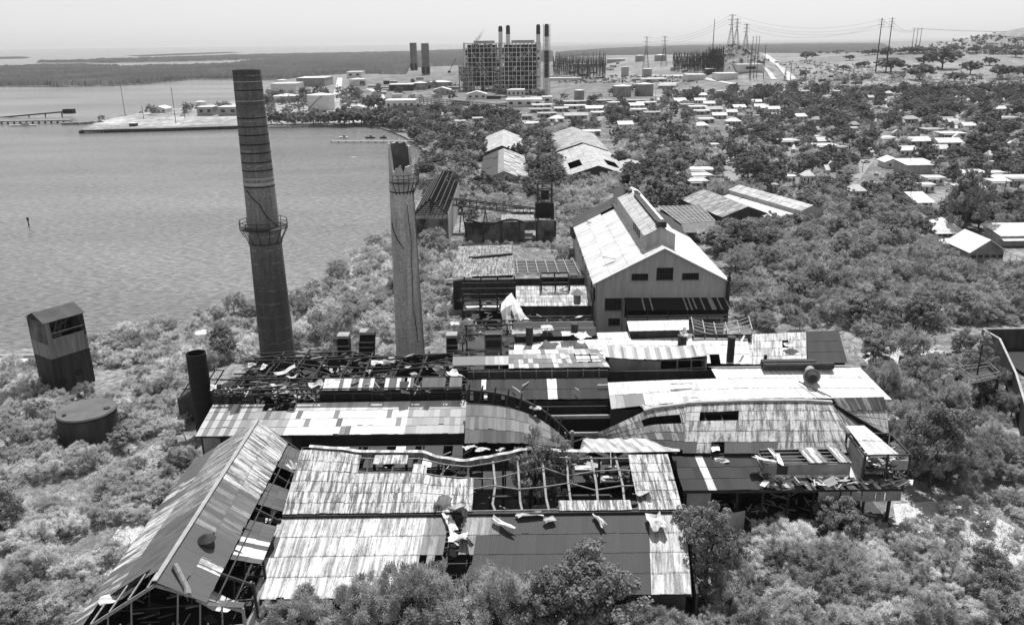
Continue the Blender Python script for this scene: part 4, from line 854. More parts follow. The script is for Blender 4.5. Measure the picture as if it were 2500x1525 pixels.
S_(at(q('c', 260, 635), 12.6), 3.6, .3, .02, 0, 'narrow dark plank lying on the left half of the white hall roof', tone=.2, bend=.02)
# ---------------------------------------------------------------- main building with gable, monitor, canopy
MB_ = thing('main_mill_building', 'tall gabled mill building with grey front wall, white roof and ridge monitor', 'building', (31, 190, 1))
gx0, gx1, gy0, gy1, ze, za, ax = 17.4, 44.3, 160.0, 224.0, 13.0, 19.9, 31.0
def gable(y, m, nm):
    def f(mb):
        t = .3; lo = [(gx0, y, 1), (gx1, y, 1), (gx1, y, ze), (ax, y, za), (gx0, y, ze)]
        mb.face(lo); mb.face([(a, b+t, c) for a, b, c in lo][::-1])
        for i in range(5):
            a, b = lo[i], lo[(i+1) % 5]; mb.face([(a[0], a[1]+t, a[2]), (b[0], b[1]+t, b[2]), b, a])
    return one(MB_, nm, m, f)
def gw_mat():
    m = mat('gable_iron', .29, .54, .5, (2.4, 2.4, .3), bump=.15, contrast=.5, detail=7); return m
gw_mat(); gable(gy0, 'gable_iron', 'front_wall'); gable(gy1, 'gable_iron', 'rear_wall')
one(MB_, 'side_wall', 'gable_iron', lambda mb: mb.box(gx0, gx0+.3, gy0+.32, gy1, 1, ze-.05)); one(MB_, 'side_wall', 'gable_iron', lambda mb: mb.box(gx1-.3, gx1, gy0+.32, gy1, 1, ze-.05))
tm = lambda u, v, g: (.05+g.uniform(0, .04)) if u > .82 and v > .25 or (u > .9) else .82+g.uniform(-.07, .06)-.1*(math.sin(u*31+int(v*4)*2) > .6)
roof(MB_, V((ax, gy0-.6, za+.1)), V((ax, gy1, za+.1)), V((gx0-.7, gy1, ze-.25)), V((gx0-.7, gy0-.6, ze-.25)), tm, 'fair_iron', sw=.95, sl=3.6, seed=50, hole=lambda u, v: inr(u, v, (.80, .84, .25, .6)) and v < .6)
roof(MB_, V((ax, gy0-.6, za+.1)), V((ax, gy1, za+.1)), V((gx1+.7, gy1, ze-.25)), V((gx1+.7, gy0-.6, ze-.25)), lambda u, v, g: .06 if u > .62 and v > .2 else .95, 'fair_iron', sw=.95, sl=3.6, seed=51)
mx0, mx1, my0, my1, mz = 27.9, 34.1, 164.5, 219, 21.6
roof(MB_, V((ax, my0-.3, 23.4)), V((ax, my1, 23.4)), V((mx0-.4, my1, mz)), V((mx0-.4, my0-.3, mz)), lambda u, v, g: .06 if u > .78 else .72+g.uniform(-.07, .07), 'old_iron', name='monitor_roof', sw=.7, sl=2.2, seed=52)
roof(MB_, V((ax, my0-.3, 23.4)), V((ax, my1, 23.4)), V((mx1+.4, my1, mz)), V((mx1+.4, my0-.3, mz)), lambda u, v, g: .9, 'fair_iron', name='monitor_roof', sw=.7, sl=2.2, seed=53)
one(MB_, 'monitor_wall', 'gable_iron', lambda mb: (mb.box(mx0, mx0+.2, my0+.25, my1, 17.8, mz+.15), mb.box(mx1-.2, mx1, my0+.25, my1, 17.8, mz+.15)))
def mg(mb):
    for y in (my0, my0+.2): pass
    lo = [(mx0, my0, 18), (mx1, my0, 18), (mx1, my0, mz+.15), (ax, my0, 23.3), (mx0, my0, mz+.15)]; mb.face(lo); mb.face([(a, b+.22, c) for a, b, c in lo][::-1])
one(MB_, 'monitor_gable', 'gable_iron', mg)
for k in range(4): one(MB_, 'monitor_vent', 'black_steel', lambda mb: mb.box(mx0-.05, mx0, 172+k*2.6, 173.6+k*2.6, 19.2, 21))
one(MB_, 'ridge_vent', 'dark_wall', lambda mb: (mb.box(30.6, 31.9, 166, 200, 23.15, 23.8), mb.box(30.3, 32.2, 164.6, 167.2, 23.2, 24.4)))
one(MB_, 'broken_ridge', 'rust_steel', lambda mb: [mb.cbox((31+rg.uniform(-1, 1), 203+k*1.8, 23.4+rg.uniform(0, .6)), rg.uniform(.3, 1.5), 2, .3, rg.uniform(-.4, .4)) for k in range(8)])
def window(bld, xa, xb, za_, zb, y, cols, rows, lit=0):
    w = one(bld, 'window', 'rust_steel', lambda mb: (mb.box(xa, xb, y-.10, y-.02, za_, zb)))
    one(w, 'pane', 'dark_glass', lambda mb: [mb.box(xa+.12+(xb-xa-.24)*i/cols+.06, xa+.12+(xb-xa-.24)*(i+1)/cols-.06, y-.14, y-.10, za_+.1+(zb-za_-.2)*j/rows+.05, za_+.1+(zb-za_-.2)*(j+1)/rows-.05) for i in range(cols) for j in range(rows)])
    one(w, 'sill', 'light_steel', lambda mb: mb.box(xa-.1, xb+.1, y-.22, y-.02, za_-.12, za_))
for a in ((24.6, 28.0, 13.3, 14.7, 6, 1), (29.7, 33.1, 13.3, 15.9, 6, 2), (35.0, 38.4, 13.3, 14.7, 6, 1), (19.3, 22.7, 6.9, 9.5, 4, 2), (20.1, 22.5, 3.6, 5.1, 3, 1), (25, 28.5, 3.4, 4.6, 5, 1), (34.5, 37.8, 3.4, 4.6, 5, 1), (39.8, 43.5, 3.6, 4.9, 5, 1)):
    window(MB_, a[0], a[1], a[2], a[3], gy0, a[4], a[5])
one(MB_, 'corner_seam', 'light_steel', lambda mb: (mb.beam((gx0, gy0-.08, 1), (gx0, gy0-.08, ze), .2), mb.beam((22.9, gy0-.05, 1), (22.9, gy0-.05, 9.6), .14)))
one(MB_, 'roof_verge', 'white_paint', lambda mb: (mb.beam((gx0-.6, gy0-.7, ze-.2), (ax, gy0-.7, za+.15), .2), mb.beam((gx1+.6, gy0-.7, ze-.2), (ax, gy0-.7, za+.15), .2)))
cn = roof(MB_, V((23.2, 159.9, 9.6)), V((44.4, 159.9, 9.4)), V((45.0, 157.0, 7.7)), V((23.4, 157.0, 7.8)), lambda u, v, g: .35 if g.random() < .25 else .03, 'rust_iron', name='canopy', sw=.32, sl=4, seed=54)
one(MB_, 'canopy_rail', 'light_steel', lambda mb: (mb.beam((23.4, 157, 6.6), (44.6, 157, 6.6), .16), mb.beam((23.4, 157, 6.0), (44.6, 157, 5.8), .16), mb.beam((23.4, 157, 5), (34, 157, 4.4), .16), mb.beam((34, 157, 4.4), (44.6, 157, 5.2), .16)))
for k in range(6): one(MB_, 'canopy_post', 'rust_steel', lambda mb: mb.beam((23.6+k*4.1, 157.1, 1), (23.6+k*4.1, 157.1, 7.7), .16))
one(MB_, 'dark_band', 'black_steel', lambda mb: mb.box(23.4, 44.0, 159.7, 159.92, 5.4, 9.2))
one(MB_, 'downpipe', 'rust_steel', lambda mb: (mb.tube((gx1+.2, gy0-.5, 4), (gx1+.2, gy0-.5, 14), .42, .42, 10), mb.tube((gx1+.2, gy0-.5, 14), (gx1+.3, gy0-.5, 15), .18, .18, 8)))
for k in range(7):
    window_y = 168+k*7.5; one(MB_, 'side_window', 'dark_glass', lambda mb: mb.box(gx0-.06, gx0, window_y, window_y+2.4, 9.0+rg.uniform(-.3, .3), 11.4))
one(MB_, 'hanging_sheets', 'dark_wall', lambda mb: [mb.cbox((gx0-.35, 162+k*1.1, 9.6-k*.1), .12, 1.1, 3.6+rg.uniform(-1, 1), 0) for k in range(3)]+[mb.cbox((gx0-.6, 214+k*2, 10+rg.uniform(-1, 1)), .3, 1.4, 2.5, .4) for k in range(4)])
o = S_(at(q('6', 425, 705), 16), .7, 3.6, .9, 0, 'thin loose strip on the lower left of the main building roof', tone=.4, bend=.05)
o = S_(at(q('6', 310, 440), 15), .7, 6, 1.0, 0, 'long loose strip high on the left slope of the main building roof', tone=.12, bend=.05, m='rust_iron')
# ---------------------------------------------------------------- N: tiled block left of the main building
N_ = thing('tiled_roof_block', 'flat-pitched block with a grey ribbed roof and a panelled half, left of the main building', 'building', (0, 185, 1))
nA, nB, nC, nD = V((-13.8, 207, 9.3)), V((0.2, 208, 9.4)), V((0.6, 180.3, 9.0)), V((-13.6, 179, 9.0))
roof(N_, nA, nB, nC, nD, lambda u, v, g: .42+g.uniform(-.1, .1), 'very_streaky_iron', sw=1.0, sl=1.5, seed=60, hole=lambda u, v: abs(v-(.44-.1*u)) < .03 and .2 < u)
roof(N_, V((.6, 193, 9.2)), V((15.6, 191, 9.2)), V((17, 180, 8.8)), V((.8, 180.4, 9.0)), lambda u, v, g: .14, 'rust_iron', sw=2.2, sl=2.5, seed=61)
one(N_, 'roof_lath', 'light_steel', lambda mb: [mb.beam((1.2+k*2.3, 192.6, 9.4), (1.5+k*2.35, 180.6, 9.2), .25) for k in range(7)]+[mb.beam((.8, 183+k*2.6, 9.35), (16.4-.3*k, 183+k*2.4, 9.3), .16) for k in range(4)])
one(N_, 'wall', 'dark_wall', lambda mb: (mb.wallp((-13.4, 179.5), (-13.4, 206.5), 1, 8.6), mb.wallp((-13.4, 179.6), (16.8, 179.6), 1, 8.3), mb.wallp((-13.4, 206.8), (.4, 207), 1, 9)))
one(N_, 'eave_board', 'white_paint', lambda mb: (mb.beam((-15.2, 177.6, 8.6), (-9, 178.4, 9.1), .25, .5), mb.wallp((-11, 178.7), (.6, 178.7), 7.6, 8.7, th=.15)))
one(N_, 'gap_frame', 'black_steel', lambda mb: mb.beam((-9.6, 195, 9.5), (.1, 197.8, 9.6), .9, .3))
N3 = thing('open_frame_block', 'open black steel frame of a fallen block in front of the ribbed roof', 'frame', (-4, 172, 1))
fx0, fx1, fy0, fy1 = -10.9, .8, 168.6, 178
for x in (-10.8, -7.0, -3.2, .6):
    for y in (fy0, 173, fy1): one(N3, 'post', 'rust_steel', lambda mb: mb.beam((x, y, 1), (x, y, 9.4), .3))
for z in (4.4, 5.6, 6.8, 8.0, 9.3): one(N3, 'rail', 'light_steel' if z == 4.4 else 'rust_steel', lambda mb: (mb.beam((fx0, fy0, z), (fx1, fy0, z), .22), mb.beam((fx0, 173, z), (fx1, 173, z), .18)))
one(N3, 'floor_slab', 'black_steel', lambda mb: mb.box(fx0, fx1, fy0+.3, fy1, 4.0, 4.3)); one(N3, 'back_panel', 'dark_wall', lambda mb: mb.wallp((fx0, fy1), (fx1, fy1), 1, 8.6)); one(N3, 'inner_panel', 'dark_wall', lambda mb: mb.wallp((-9, 173.4), (-1, 173.4), 5.7, 7.8))
one(N3, 'pale_boards', 'white_paint', lambda mb: (mb.cbox((-8.6, 169.6, 4.8), 3, 2, .5, .3), mb.cbox((-4.6, 169.8, 4.9), 3.6, 2, .3, -.1), mb.cbox((-8, 168.2, 3.2), 1.6, .2, 1)))
N4 = thing('silvery_roof_block', 'block with a silvery sloping roof and dark railed gallery beside the main building', 'building', (8, 168, 1))
sA, sB, sC, sD = V((.9, 170.6, 9.2)), V((16.8, 170.0, 9.2)), V((16.9, 162.2, 7.2)), V((.9, 162.6, 7.2))
roof(N4, sA, sB, sC, sD, lambda u, v, g: .66+g.uniform(-.2, .2), 'old_iron', sw=.9, sl=1.8, seed=62)
one(N4, 'wall', 'dark_wall', lambda mb: (mb.wallp((.9, 163.4), (16.8, 163.4), 1, 6.9), mb.wallp((.9, 171.5), (16.8, 171.5), 1, 9)))
for z, y in ((5.2, 161.6), (4.2, 161)): one(N4, 'gallery_rail', 'pale_concrete', lambda mb: mb.beam((.8, y, z), (16.8, y, z), .2))
for x in (4, 8, 12, 16): one(N4, 'gallery_post', 'rust_steel', lambda mb: mb.beam((x, 161.2, 1), (x, 161.2, 5.2), .2))
Cg = thing('rusted_cage', 'dark rusted rectangular cage standing on the silvery roof', 'cage', (11, 171, 8))
q0, q1 = atY(q('5', 1600, 1140), 169), atY(q('5', 1812, 1000), 169)
for x in (q0.x, q1.x, (q0.x+q1.x)/2):
    for y in (168.6, 172.5): one(Cg, 'post', 'rust_steel', lambda mb: mb.beam((x, y, q0.z), (x, y, q1.z), .3))
for z in (q0.z+.2, (q0.z+q1.z)/2+.9, q1.z): one(Cg, 'rail', 'rust_steel', lambda mb: [mb.beam((q0.x, y, z), (q1.x, y, z), .28) for y in (168.6, 172.5)]+[mb.beam((x, 168.6, z), (x, 172.5, z), .24) for x in (q0.x, q1.x)])
one(Cg, 'back_sheet', 'black_steel', lambda mb: mb.wallp((q0.x, 172.7), (q1.x, 172.7), q0.z-.3, q1.z-1.2)); one(Cg, 'brace', 'light_steel', lambda mb: (mb.beam((q0.x, 168.5, q1.z-2.2), (q0.x+4, 168.5, q0.z), .18), mb.beam((q0.x+2, 168.5, q0.z+.4), (q1.x, 168.5, q0.z+2.4), .18)))
p = at(q('5', 1868, 1200), 7.8); o = one(None, 'mushroom_ventilator', 'light_steel', lambda mb: (mb.tube(p, p+V((0, 0, 2.2)), .75, .75, 14), mb.tube(p+V((0, 0, 2.2)), p+V((0, 0, 3.3)), 1.45, .2, 16)), True); tag(o, 'mushroom-shaped ventilator with a round conical cap on the silvery roof', 'ventilator')
# collapsed white sheets heap
Hp = thing('hanging_sheet_heap', 'big crumpled bundle of white roof sheets hanging before the open frame block', 'heap of sheets', at(q('5', 1400, 1270), 6))
def heap(pts, nm):
    def f(mb):
        rows = [[at(q('5', a, b), z) for a, b, z in r] for r in pts]
        for i in range(len(rows)-1):
            for j in range(len(rows[i])-1):
                mb.face([rows[i][j], rows[i+1][j], rows[i+1][j+1], rows[i][j+1]], [(j, i*2), (j, i*2+2), (j+1, i*2+2), (j+1, i*2)], None, .93-.12*((i+j) % 2))
    o = one(Hp, nm, 'fair_iron', f); md = o.modifiers.new('thickness', 'SOLIDIFY'); md.thickness = .15
heap([[(1300,1200,8),(1340,1150,9),(1375,1118,8.5)],[(1295,1260,7.4),(1345,1220,8.8),(1385,1205,8)],[(1310,1320,6.2),(1340,1290,7.2),(1372,1290,6.2)],[(1305,1350,5),(1345,1345,6),(1380,1340,5.2)],[(1320,1400,4),(1352,1400,4.8),(1385,1398,4)]], 'upright_sheet')
heap([[(1345,1160,8.6),(1375,1118,8.6),(1405,1165,8.2)],[(1370,1230,7.4),(1400,1200,8.2),(1440,1190,7.2)],[(1395,1290,6.8),(1425,1270,7.6),(1460,1260,6.4)],[(1400,1340,5.8),(1440,1320,6.6),(1490,1300,5.6)],[(1425,1385,4.8),(1470,1365,5.5),(1530,1330,4.6)]], 'slumped_sheet')
# ---------------------------------------------------------------- ducts / bucket elevators behind the wreck
def bucket(a_, y0_, y1_, w_, lb_, D=132, lean=0.):
    b, t = atY(q('a', a_, y1_), D), atY(q('a', a_+lean, y0_), D); n = max(3, int((t.z-b.z)/.9)); mt = thing('bucket_elevator', lb_, 'elevator', (b.x, b.y, 1), 'bucket elevators behind the wreckage')
    one(mt, 'casing', 'black_steel', lambda mb: mb.hexa([(b.x-w_/2, D, 1), (b.x+w_/2, D, 1), (b.x+w_/2, D+2, 1), (b.x-w_/2, D+2, 1), (t.x-w_/2, D, t.z), (t.x+w_/2, D, t.z), (t.x+w_/2, D+2, t.z+.5), (t.x-w_/2, D+2, t.z+.5)]))
    one(mt, 'slats', 'light_steel', lambda mb: [mb.box(lerp(b.x, t.x, k/n)-w_/2-.05, lerp(b.x, t.x, k/n)+w_/2+.05, D-.25-.0*k, D-.02, lerp(b.z, t.z, k/n), lerp(b.z, t.z, k/n)+.16) for k in range(n)])
    one(mt, 'head', 'grey_paint', lambda mb: mb.box(t.x-w_/2, t.x+w_/2, D-.1, D+2, t.z+.52, t.z+1.0))
bucket(1340, 40, 190, 2.0, 'short dark bucket elevator left of the long slatted one'); bucket(1490, 10, 200, 2.6, 'tall slatted bucket elevator between the two chimneys', 134, 30)
bucket(2155, 35, 180, 1.9, 'narrow slatted bucket elevator right of the broken chimney', 134)
p, t = atY(q('b', 425, 340), 136), atY(q('b', 425, 145), 136)
Bk = thing('slatted_duct', 'tall light-framed duct beside the flat block with railings', 'duct', (p.x, 136, 1)); one(Bk, 'casing', 'dark_wall', lambda mb: mb.box(p.x-1.4, p.x+1.4, 136, 138, 1, t.z)); one(Bk, 'frame', 'light_steel', lambda mb: [mb.beam((p.x-1.5, 135.9, z), (p.x+1.5, 135.9, z), .15) for z in (p.z+.5, p.z+3, t.z-2.6, t.z-1, t.z)]+[mb.beam((x, 135.9, 1), (x, 135.9, t.z), .14) for x in (p.x-1.5, p.x+1.5)]); one(Bk, 'panel', 'grey_paint', lambda mb: mb.box(p.x-1.35, p.x+1.35, 135.8, 135.98, t.z-4.6, t.z-2.8))
Wr = thing('rear_wreck_frame', 'dark wrecked frames behind the flat block and open frame block', 'frame', (3, 150, 1))
one(Wr, 'rear_box', 'black_steel', lambda mb: (mb.box(-5, .2, 138.5, 150, 1, 5.5), mb.box(.8, 16.8, 146, 159, 1, 3.6)))
for k in range(7): one(Wr, 'post', 'rust_steel', lambda mb: mb.beam((-9+k*4, 150, 1), (-9+k*4, 150, 7.5), .25))
for z, y in ((7.4, 150), (5.5, 150), (6.2, 156)): one(Wr, 'girder', 'rust_steel', lambda mb: mb.beam((-9.4, y, z), (16.4, y, z+.2), .26))
for a_, b_, w_, l_, lb_ in ((45, 40, 2.2, 2.4, 'pale box-like scrap left of the thin duct'), (950, 75, 2.6, 3, 'pale sheet among the wrecked frames behind the flat block'), (225, 60, 2.4, 1.6, 'pale sheet on the wrecked frames above the slatted duct')):
    S_(at(q('b', a_, b_), 7.6 if a_ > 500 else 5.6), w_, l_, .1, 0, lb_, tone=.8, bend=.1)
for a_, b_ in ((1230, 45), (782, 80)):
    t = at(q('b', a_, b_), 14.5); pipe_thing('vent_pipe', {1230: 'vent pipe with a pale flat top behind the flat block with railings', 782: 'short black vent pipe at the left half of the flat block'}[a_], 'vent pipe', V((t.x, t.y, 9)), t, .62)
for (a_, b_, w_, l_, r_, t_, lb_) in ((660,215,1.4,1.2,.2,.8,'torn pale scrap left of centre in the wreckage, below the tall chimney'),(748,230,1.0,1.8,0,.9,'small upright white sheet in the wreckage below the tall chimney'),(905,265,1.4,4.2,-.7,.8,'long white sheet lying diagonally in the wreckage'),(965,310,.8,2,-.9,.85,'short white strip below the diagonal white sheet'),(1145,370,2.6,2.6,.5,.7,'bright torn sheet with a dark burn resting on the clerestory'),(1600,195,2.2,1.8,.1,.95,'white sheet on the left half of the flat panel at the broken chimney foot'),(1680,195,2.2,1.8,.05,.35,'grey panel right beside the white sheet at the broken chimney foot'),(2180,290,2.0,3.4,.5,.85,'white twisted sheet at the right end of the wreckage'),(370,380,1.0,2.0,.3,.9,'white curved scrap beside the short black stack'),(860,375,3.6,1.2,.1,.4,'grey sheet wedged across the clerestory posts'),(2230,230,4.4,1.8,.05,.3,'long grey roof strip right of the broken chimney foot'),(2060,235,1.6,1.6,0,.2,'dark square panel right of the broken chimney foot'),(1540,265,.8,1.0,.6,.85,'tiny white scrap left of the broken chimney foot'),(520,330,2.0,.8,.3,.3,'narrow grey scrap in the left of the wreckage')):
    S_(at(q('a', a_, b_), 11.9), w_, l_, r_, .05, lb_, tone=t_, bend=.3)
# ---------------------------------------------------------------- chimneys
mat('shaded_lining', .10, .17, .8, bump=.3)  # darker than the shaft: shade inside the flue put into the colour
def chimney(name, label, cx_, cy_, h, r0, r1, m, bands, plat, jag=None, light_bands=()):
    th = thing(name, label, 'chimney', (cx_, cy_, 1)); rings = 60; n = 40
    mbl = MB()
    def f(mb_):
        for inner in (0, 1):
            P = []; mb = mbl if inner else mb_
            for k in range(rings+1):
                row = []
                for i in range(n):
                    t = k/rings; a = 2*math.pi*i/n; top = h+(jag(a) if jag else 0); z = 1+(top-1)*t; r = lerp(r0, r1, z/h)-(.45 if inner else 0); row.append(V((cx_+r*math.cos(a), cy_+r*math.sin(a), z)))
                P.append(row)
            for k in range(rings):
                for i in range(n):
                    a = [P[k][i], P[k][(i+1) % n], P[k+1][(i+1) % n], P[k+1][i]]; mb.face(a if not inner else a[::-1])
            if inner == 0: rim = P[-1]
            else:
                for i in range(n): mb_.face([rim[i], rim[(i+1) % n], P[-1][(i+1) % n], P[-1][i]])
    one(th, 'shaft', m, f, False); mbl.build('lining', 'shaded_lining', th)
    for z in bands:
        r = lerp(r0, r1, z/h)+.03
        one(th, 'hoop', 'black_steel', lambda mb: mb.tube((cx_, cy_, z), (cx_+.0, cy_, z+.22), r, r, 32, False), True)
    for z, hh in light_bands:
        r = lerp(r0, r1, z/h)+.035; one(th, 'pale_hoop', 'pale_concrete', lambda mb: mb.tube((cx_, cy_, z), (cx_, cy_, z+hh), r, lerp(r0, r1, (z+hh)/h)+.035, 32, False), True)
    if plat:
        z, wdt = plat; r = lerp(r0, r1, z/h); pf = one(th, 'platform', 'rust_steel', lambda mb: [mb.hexa([(cx_+rr*math.cos(a), cy_+rr*math.sin(a), zz) for zz in (z, z+.12) for rr, a in ((r+.05, a0), (r+wdt, a0), (r+wdt, a1), (r+.05, a1))]) for a0, a1 in [(2*math.pi*i/24, 2*math.pi*(i+1)/24) for i in range(24)]])
        for zz in (z+.7, z+1.4): one(pf, 'guard_rail', 'rust_steel', lambda mb: [mb.beam((cx_+(r+wdt)*math.cos(a), cy_+(r+wdt)*math.sin(a), zz), (cx_+(r+wdt)*math.cos(a+.262), cy_+(r+wdt)*math.sin(a+.262), zz), .1) for a in [2*math.pi*i/24 for i in range(24)]])
        for i in range(12):
            a = 2*math.pi*i/12; c_, s_ = math.cos(a), math.sin(a)
            one(pf, 'bracket', 'rust_steel', lambda mb: (mb.beam((cx_+(r+wdt)*c_, cy_+(r+wdt)*s_, z+1.5), (cx_+(r+wdt)*c_, cy_+(r+wdt)*s_, z), .1), mb.beam((cx_+(r+wdt)*c_, cy_+(r+wdt)*s_, z), (cx_+(r+.1)*c_, cy_+(r+.1)*s_, z-2.6), .12)))
        one(pf, 'lower_ring', 'rust_steel', lambda mb: mb.tube((cx_, cy_, z-2.8), (cx_, cy_, z-2.6), r+.25, r+.25, 28, False))
    return th
def chim_mat(name, c):
    """stained render: soot zones by height, vertical drips"""
    m = bpy.data.materials.new(name); m.use_nodes = True; n = m.node_tree.nodes; l = m.node_tree.links; p = n['Principled BSDF']; p.inputs['Roughness'].default_value = .9
    tc = n.new('ShaderNodeTexCoord'); mp = n.new('ShaderNodeMapping'); mp.inputs['Scale'].default_value = (1, 1, .12); l.new(tc.outputs['Object'], mp.inputs[0])
    a = n.new('ShaderNodeTexNoise'); a.inputs['Scale'].default_value = 1.1; a.inputs['Detail'].default_value = 6; l.new(mp.outputs[0], a.inputs['Vector'])
    b = n.new('ShaderNodeTexNoise'); b.inputs['Scale'].default_value = .5; b.inputs['Detail'].default_value = 9; b.inputs['Roughness'].default_value = .75; l.new(tc.outputs['Object'], b.inputs['Vector'])
    sx = n.new('ShaderNodeSeparateXYZ'); l.new(tc.outputs['Object'], sx.inputs[0]); hr = n.new('ShaderNodeValToRGB'); e = hr.color_ramp.elements
    e[0].position = c[0][0]; e[0].color = (c[0][1],)*3+(1,); e[1].position = c[-1][0]; e[1].color = (c[-1][1],)*3+(1,)
    for q_, v_ in c[1:-1]: x = e.new(q_); x.color = (v_, v_, v_, 1)
    zz = math_node(n, l, 'ADD', math_node(n, l, 'DIVIDE', sx.outputs[2], 60), math_node(n, l, 'MULTIPLY', b.outputs[0], .05)); l.new(zz, hr.inputs[0])
    k = n.new('ShaderNodeMapRange'); k.inputs[1].default_value = .3; k.inputs[2].default_value = .7; k.inputs[3].default_value = .7; k.inputs[4].default_value = 1.2; l.new(a.outputs[0], k.inputs[0])
    sp_ = n.new('ShaderNodeMapRange'); sp_.inputs[1].default_value = .62; sp_.inputs[2].default_value = .72; sp_.inputs[3].default_value = 0; sp_.inputs[4].default_value = .09; l.new(b.outputs[0], sp_.inputs[0])
    wz = math_node(n, l, 'SINE', math_node(n, l, 'ADD', math_node(n, l, 'MULTIPLY', sx.outputs[2], 2.42), math_node(n, l, 'MULTIPLY', b.outputs[0], .9)))
    rg_ = n.new('ShaderNodeMapRange'); rg_.inputs[1].default_value = .93; rg_.inputs[2].default_value = .99; l.new(wz, rg_.inputs[0])
    nb = n.new('ShaderNodeMapRange'); nb.inputs[1].default_value = .46; nb.inputs[2].default_value = .62; nb.inputs[4].default_value = .13; l.new(b.outputs[0], nb.inputs[0])
    fine = n.new('ShaderNodeTexNoise'); fine.inputs['Scale'].default_value = 3.5; fine.inputs['Detail'].default_value = 5; l.new(tc.outputs['Object'], fine.inputs['Vector'])
    fm = n.new('ShaderNodeMapRange'); fm.inputs[1].default_value = .3; fm.inputs[2].default_value = .7; fm.inputs[3].default_value = .65; fm.inputs[4].default_value = 1.35; l.new(fine.outputs[0], fm.inputs[0])
    tot = math_node(n, l, 'ADD', math_node(n, l, 'MULTIPLY', hr.outputs[0], k.outputs[0]), math_node(n, l, 'ADD', sp_.outputs[0], math_node(n, l, 'MULTIPLY', rg_.outputs[0], nb.outputs[0])))
    l.new(math_node(n, l, 'MULTIPLY', tot, fm.outputs[0]), p.inputs['Base Color'])
    bp = n.new('ShaderNodeBump'); bp.inputs['Strength'].default_value = .5; bp.inputs['Distance'].default_value = .1; l.new(b.outputs[0], bp.inputs['Height']); l.new(bp.outputs[0], p.inputs['Normal']); MATS[name] = m
chim_mat('stack_render', [(0, .06), (.12, .08), (.27, .07), (.40, .11), (.50, .2), (.60, .23), (.68, .17), (.74, .12), (.82, .15), (.86, .08), (.90, .13), (.94, .06), (1.0, .09)])
chim_mat('stack_pale', [(0, .34), (.3, .42), (.60, .44), (.66, .48), (1.0, .52)])
c1z = [atY(q('1', 1700, y_), 146).z for y_ in (610, 797, 855, 912, 975, 1033, 1095, 1150, 1260)]
CH1 = chimney('tall_chimney', 'tall dark tapering chimney with hoops and a ring platform', -46.2, 149.1, 55.9, 3.35, 2.42, 'stack_render', c1z, (atY(q('4', 1770, 175), 146).z, 1.5), light_bands=[(atY(q('1', 1700, y_), 146).z, h_) for y_, h_ in ((550, .12), (680, .12), (1205, .25), (1245, .5))])
def crack(th, pts, Yc, r, cx_):
    for a, b in zip(pts, pts[1:]): pass
def on_stack(p, cx_, cy_, rf_):    # point on the stack's near surface under pixel p
    r = ray(*p); ox, oy = 0, 0; dx, dy, dz = r.x, r.y, r.z; R = 3
    for _ in range(6):
        A = dx*dx+dy*dy; Bq = -2*(dx*cx_+dy*cy_); Cq = cx_*cx_+cy_*cy_-R*R; disc = Bq*Bq-4*A*Cq
        if disc < 0: disc = 0
        t = (-Bq-math.sqrt(disc))/(2*A); z = H+dz*t; R = rf_(z)
    return V((dx*t, dy*t, z))
rf1 = lambda z: lerp(3.35, 2.42, z/55.9)+.06
cab = [on_stack(q('1', a, b), -46.2, 149.1, rf1) for a, b in ((1645,1270),(1690,1330),(1740,1375),(1775,1440),(1840,1500))]+[on_stack(q('4', a, b), -46.2, 149.1, rf1) for a, b in ((1740,20),(1790,90),(1850,140),(1865,150))]
cab.sort(key=lambda v: -v.z); one(CH1, 'cable', 'black_steel', lambda mb: [mb.beam(a, b, .14) for a, b in zip(cab, cab[1:])])
def jag2(a):    # broken top: high on the far side and left, low at the front right
    d = math.cos(a-math.radians(118)); return -4.5+4.3*sst((d+.45)/.6)+(.55*math.sin(a*7)+.35*math.sin(a*13+1))*(1 if d < .4 else .25)
CH2 = chimney('broken_chimney', 'pale cracked chimney with a broken jagged top and small gallery', -20.1, 149.3, 43.0, 2.85, 2.05, 'stack_pale', [atY(q('5', 550, 305), 147).z, atY(q('5', 550, 375), 147).z], None, jag2)
rf2 = lambda z: lerp(2.85, 2.05, z/43)+.05
cr_ = [on_stack(q('5', a, b), -20.1, 149.3, rf2) for a, b in ((597,460),(602,520),(612,600),(620,680),(628,770),(626,850),(632,950),(634,1050),(636,1150),(640,1250),(655,1320),(668,1400),(680,1490))]
one(CH2, 'crack', 'black_steel', lambda mb: [mb.beam(a, b+V((rg.uniform(-.1, .1), 0, 0)), rg.uniform(.04, .12)) for a, b in zip(cr_, cr_[1:])])
cb_ = [on_stack(q('5', a, b), -20.1, 149.3, rf2) for a, b in ((480,590),(492,650),(515,710),(545,755),(570,790))]
one(CH2, 'cable', 'black_steel', lambda mb: [mb.beam(a, b, .13) for a, b in zip(cb_, cb_[1:])])
zg = atY(q('5', 600, 300), 147).z
gal = one(CH2, 'gallery', 'rust_steel', lambda mb: [mb.hexa([(-20.1+rr*math.cos(a), 149.3+rr*math.sin(a), zz) for zz in (zg, zg+.12) for rr, a in ((2.15, a0), (3.3, a0), (3.3, a0+.3), (2.15, a0+.3))]) for a0 in [-1.9+.3*i for i in range(9)]])
for i in range(10):
    a = -1.9+.3*i; c_, s_ = math.cos(a), math.sin(a); one(gal, 'bracket', 'rust_steel', lambda mb: (mb.beam((-20.1+3.3*c_, 149.3+3.3*s_, zg), (-20.1+3.3*c_, 149.3+3.3*s_, zg+1.5), .1), mb.beam((-20.1+3.3*c_, 149.3+3.3*s_, zg), (-20.1+2.2*c_, 149.3+2.2*s_, zg-2.2), .12)))
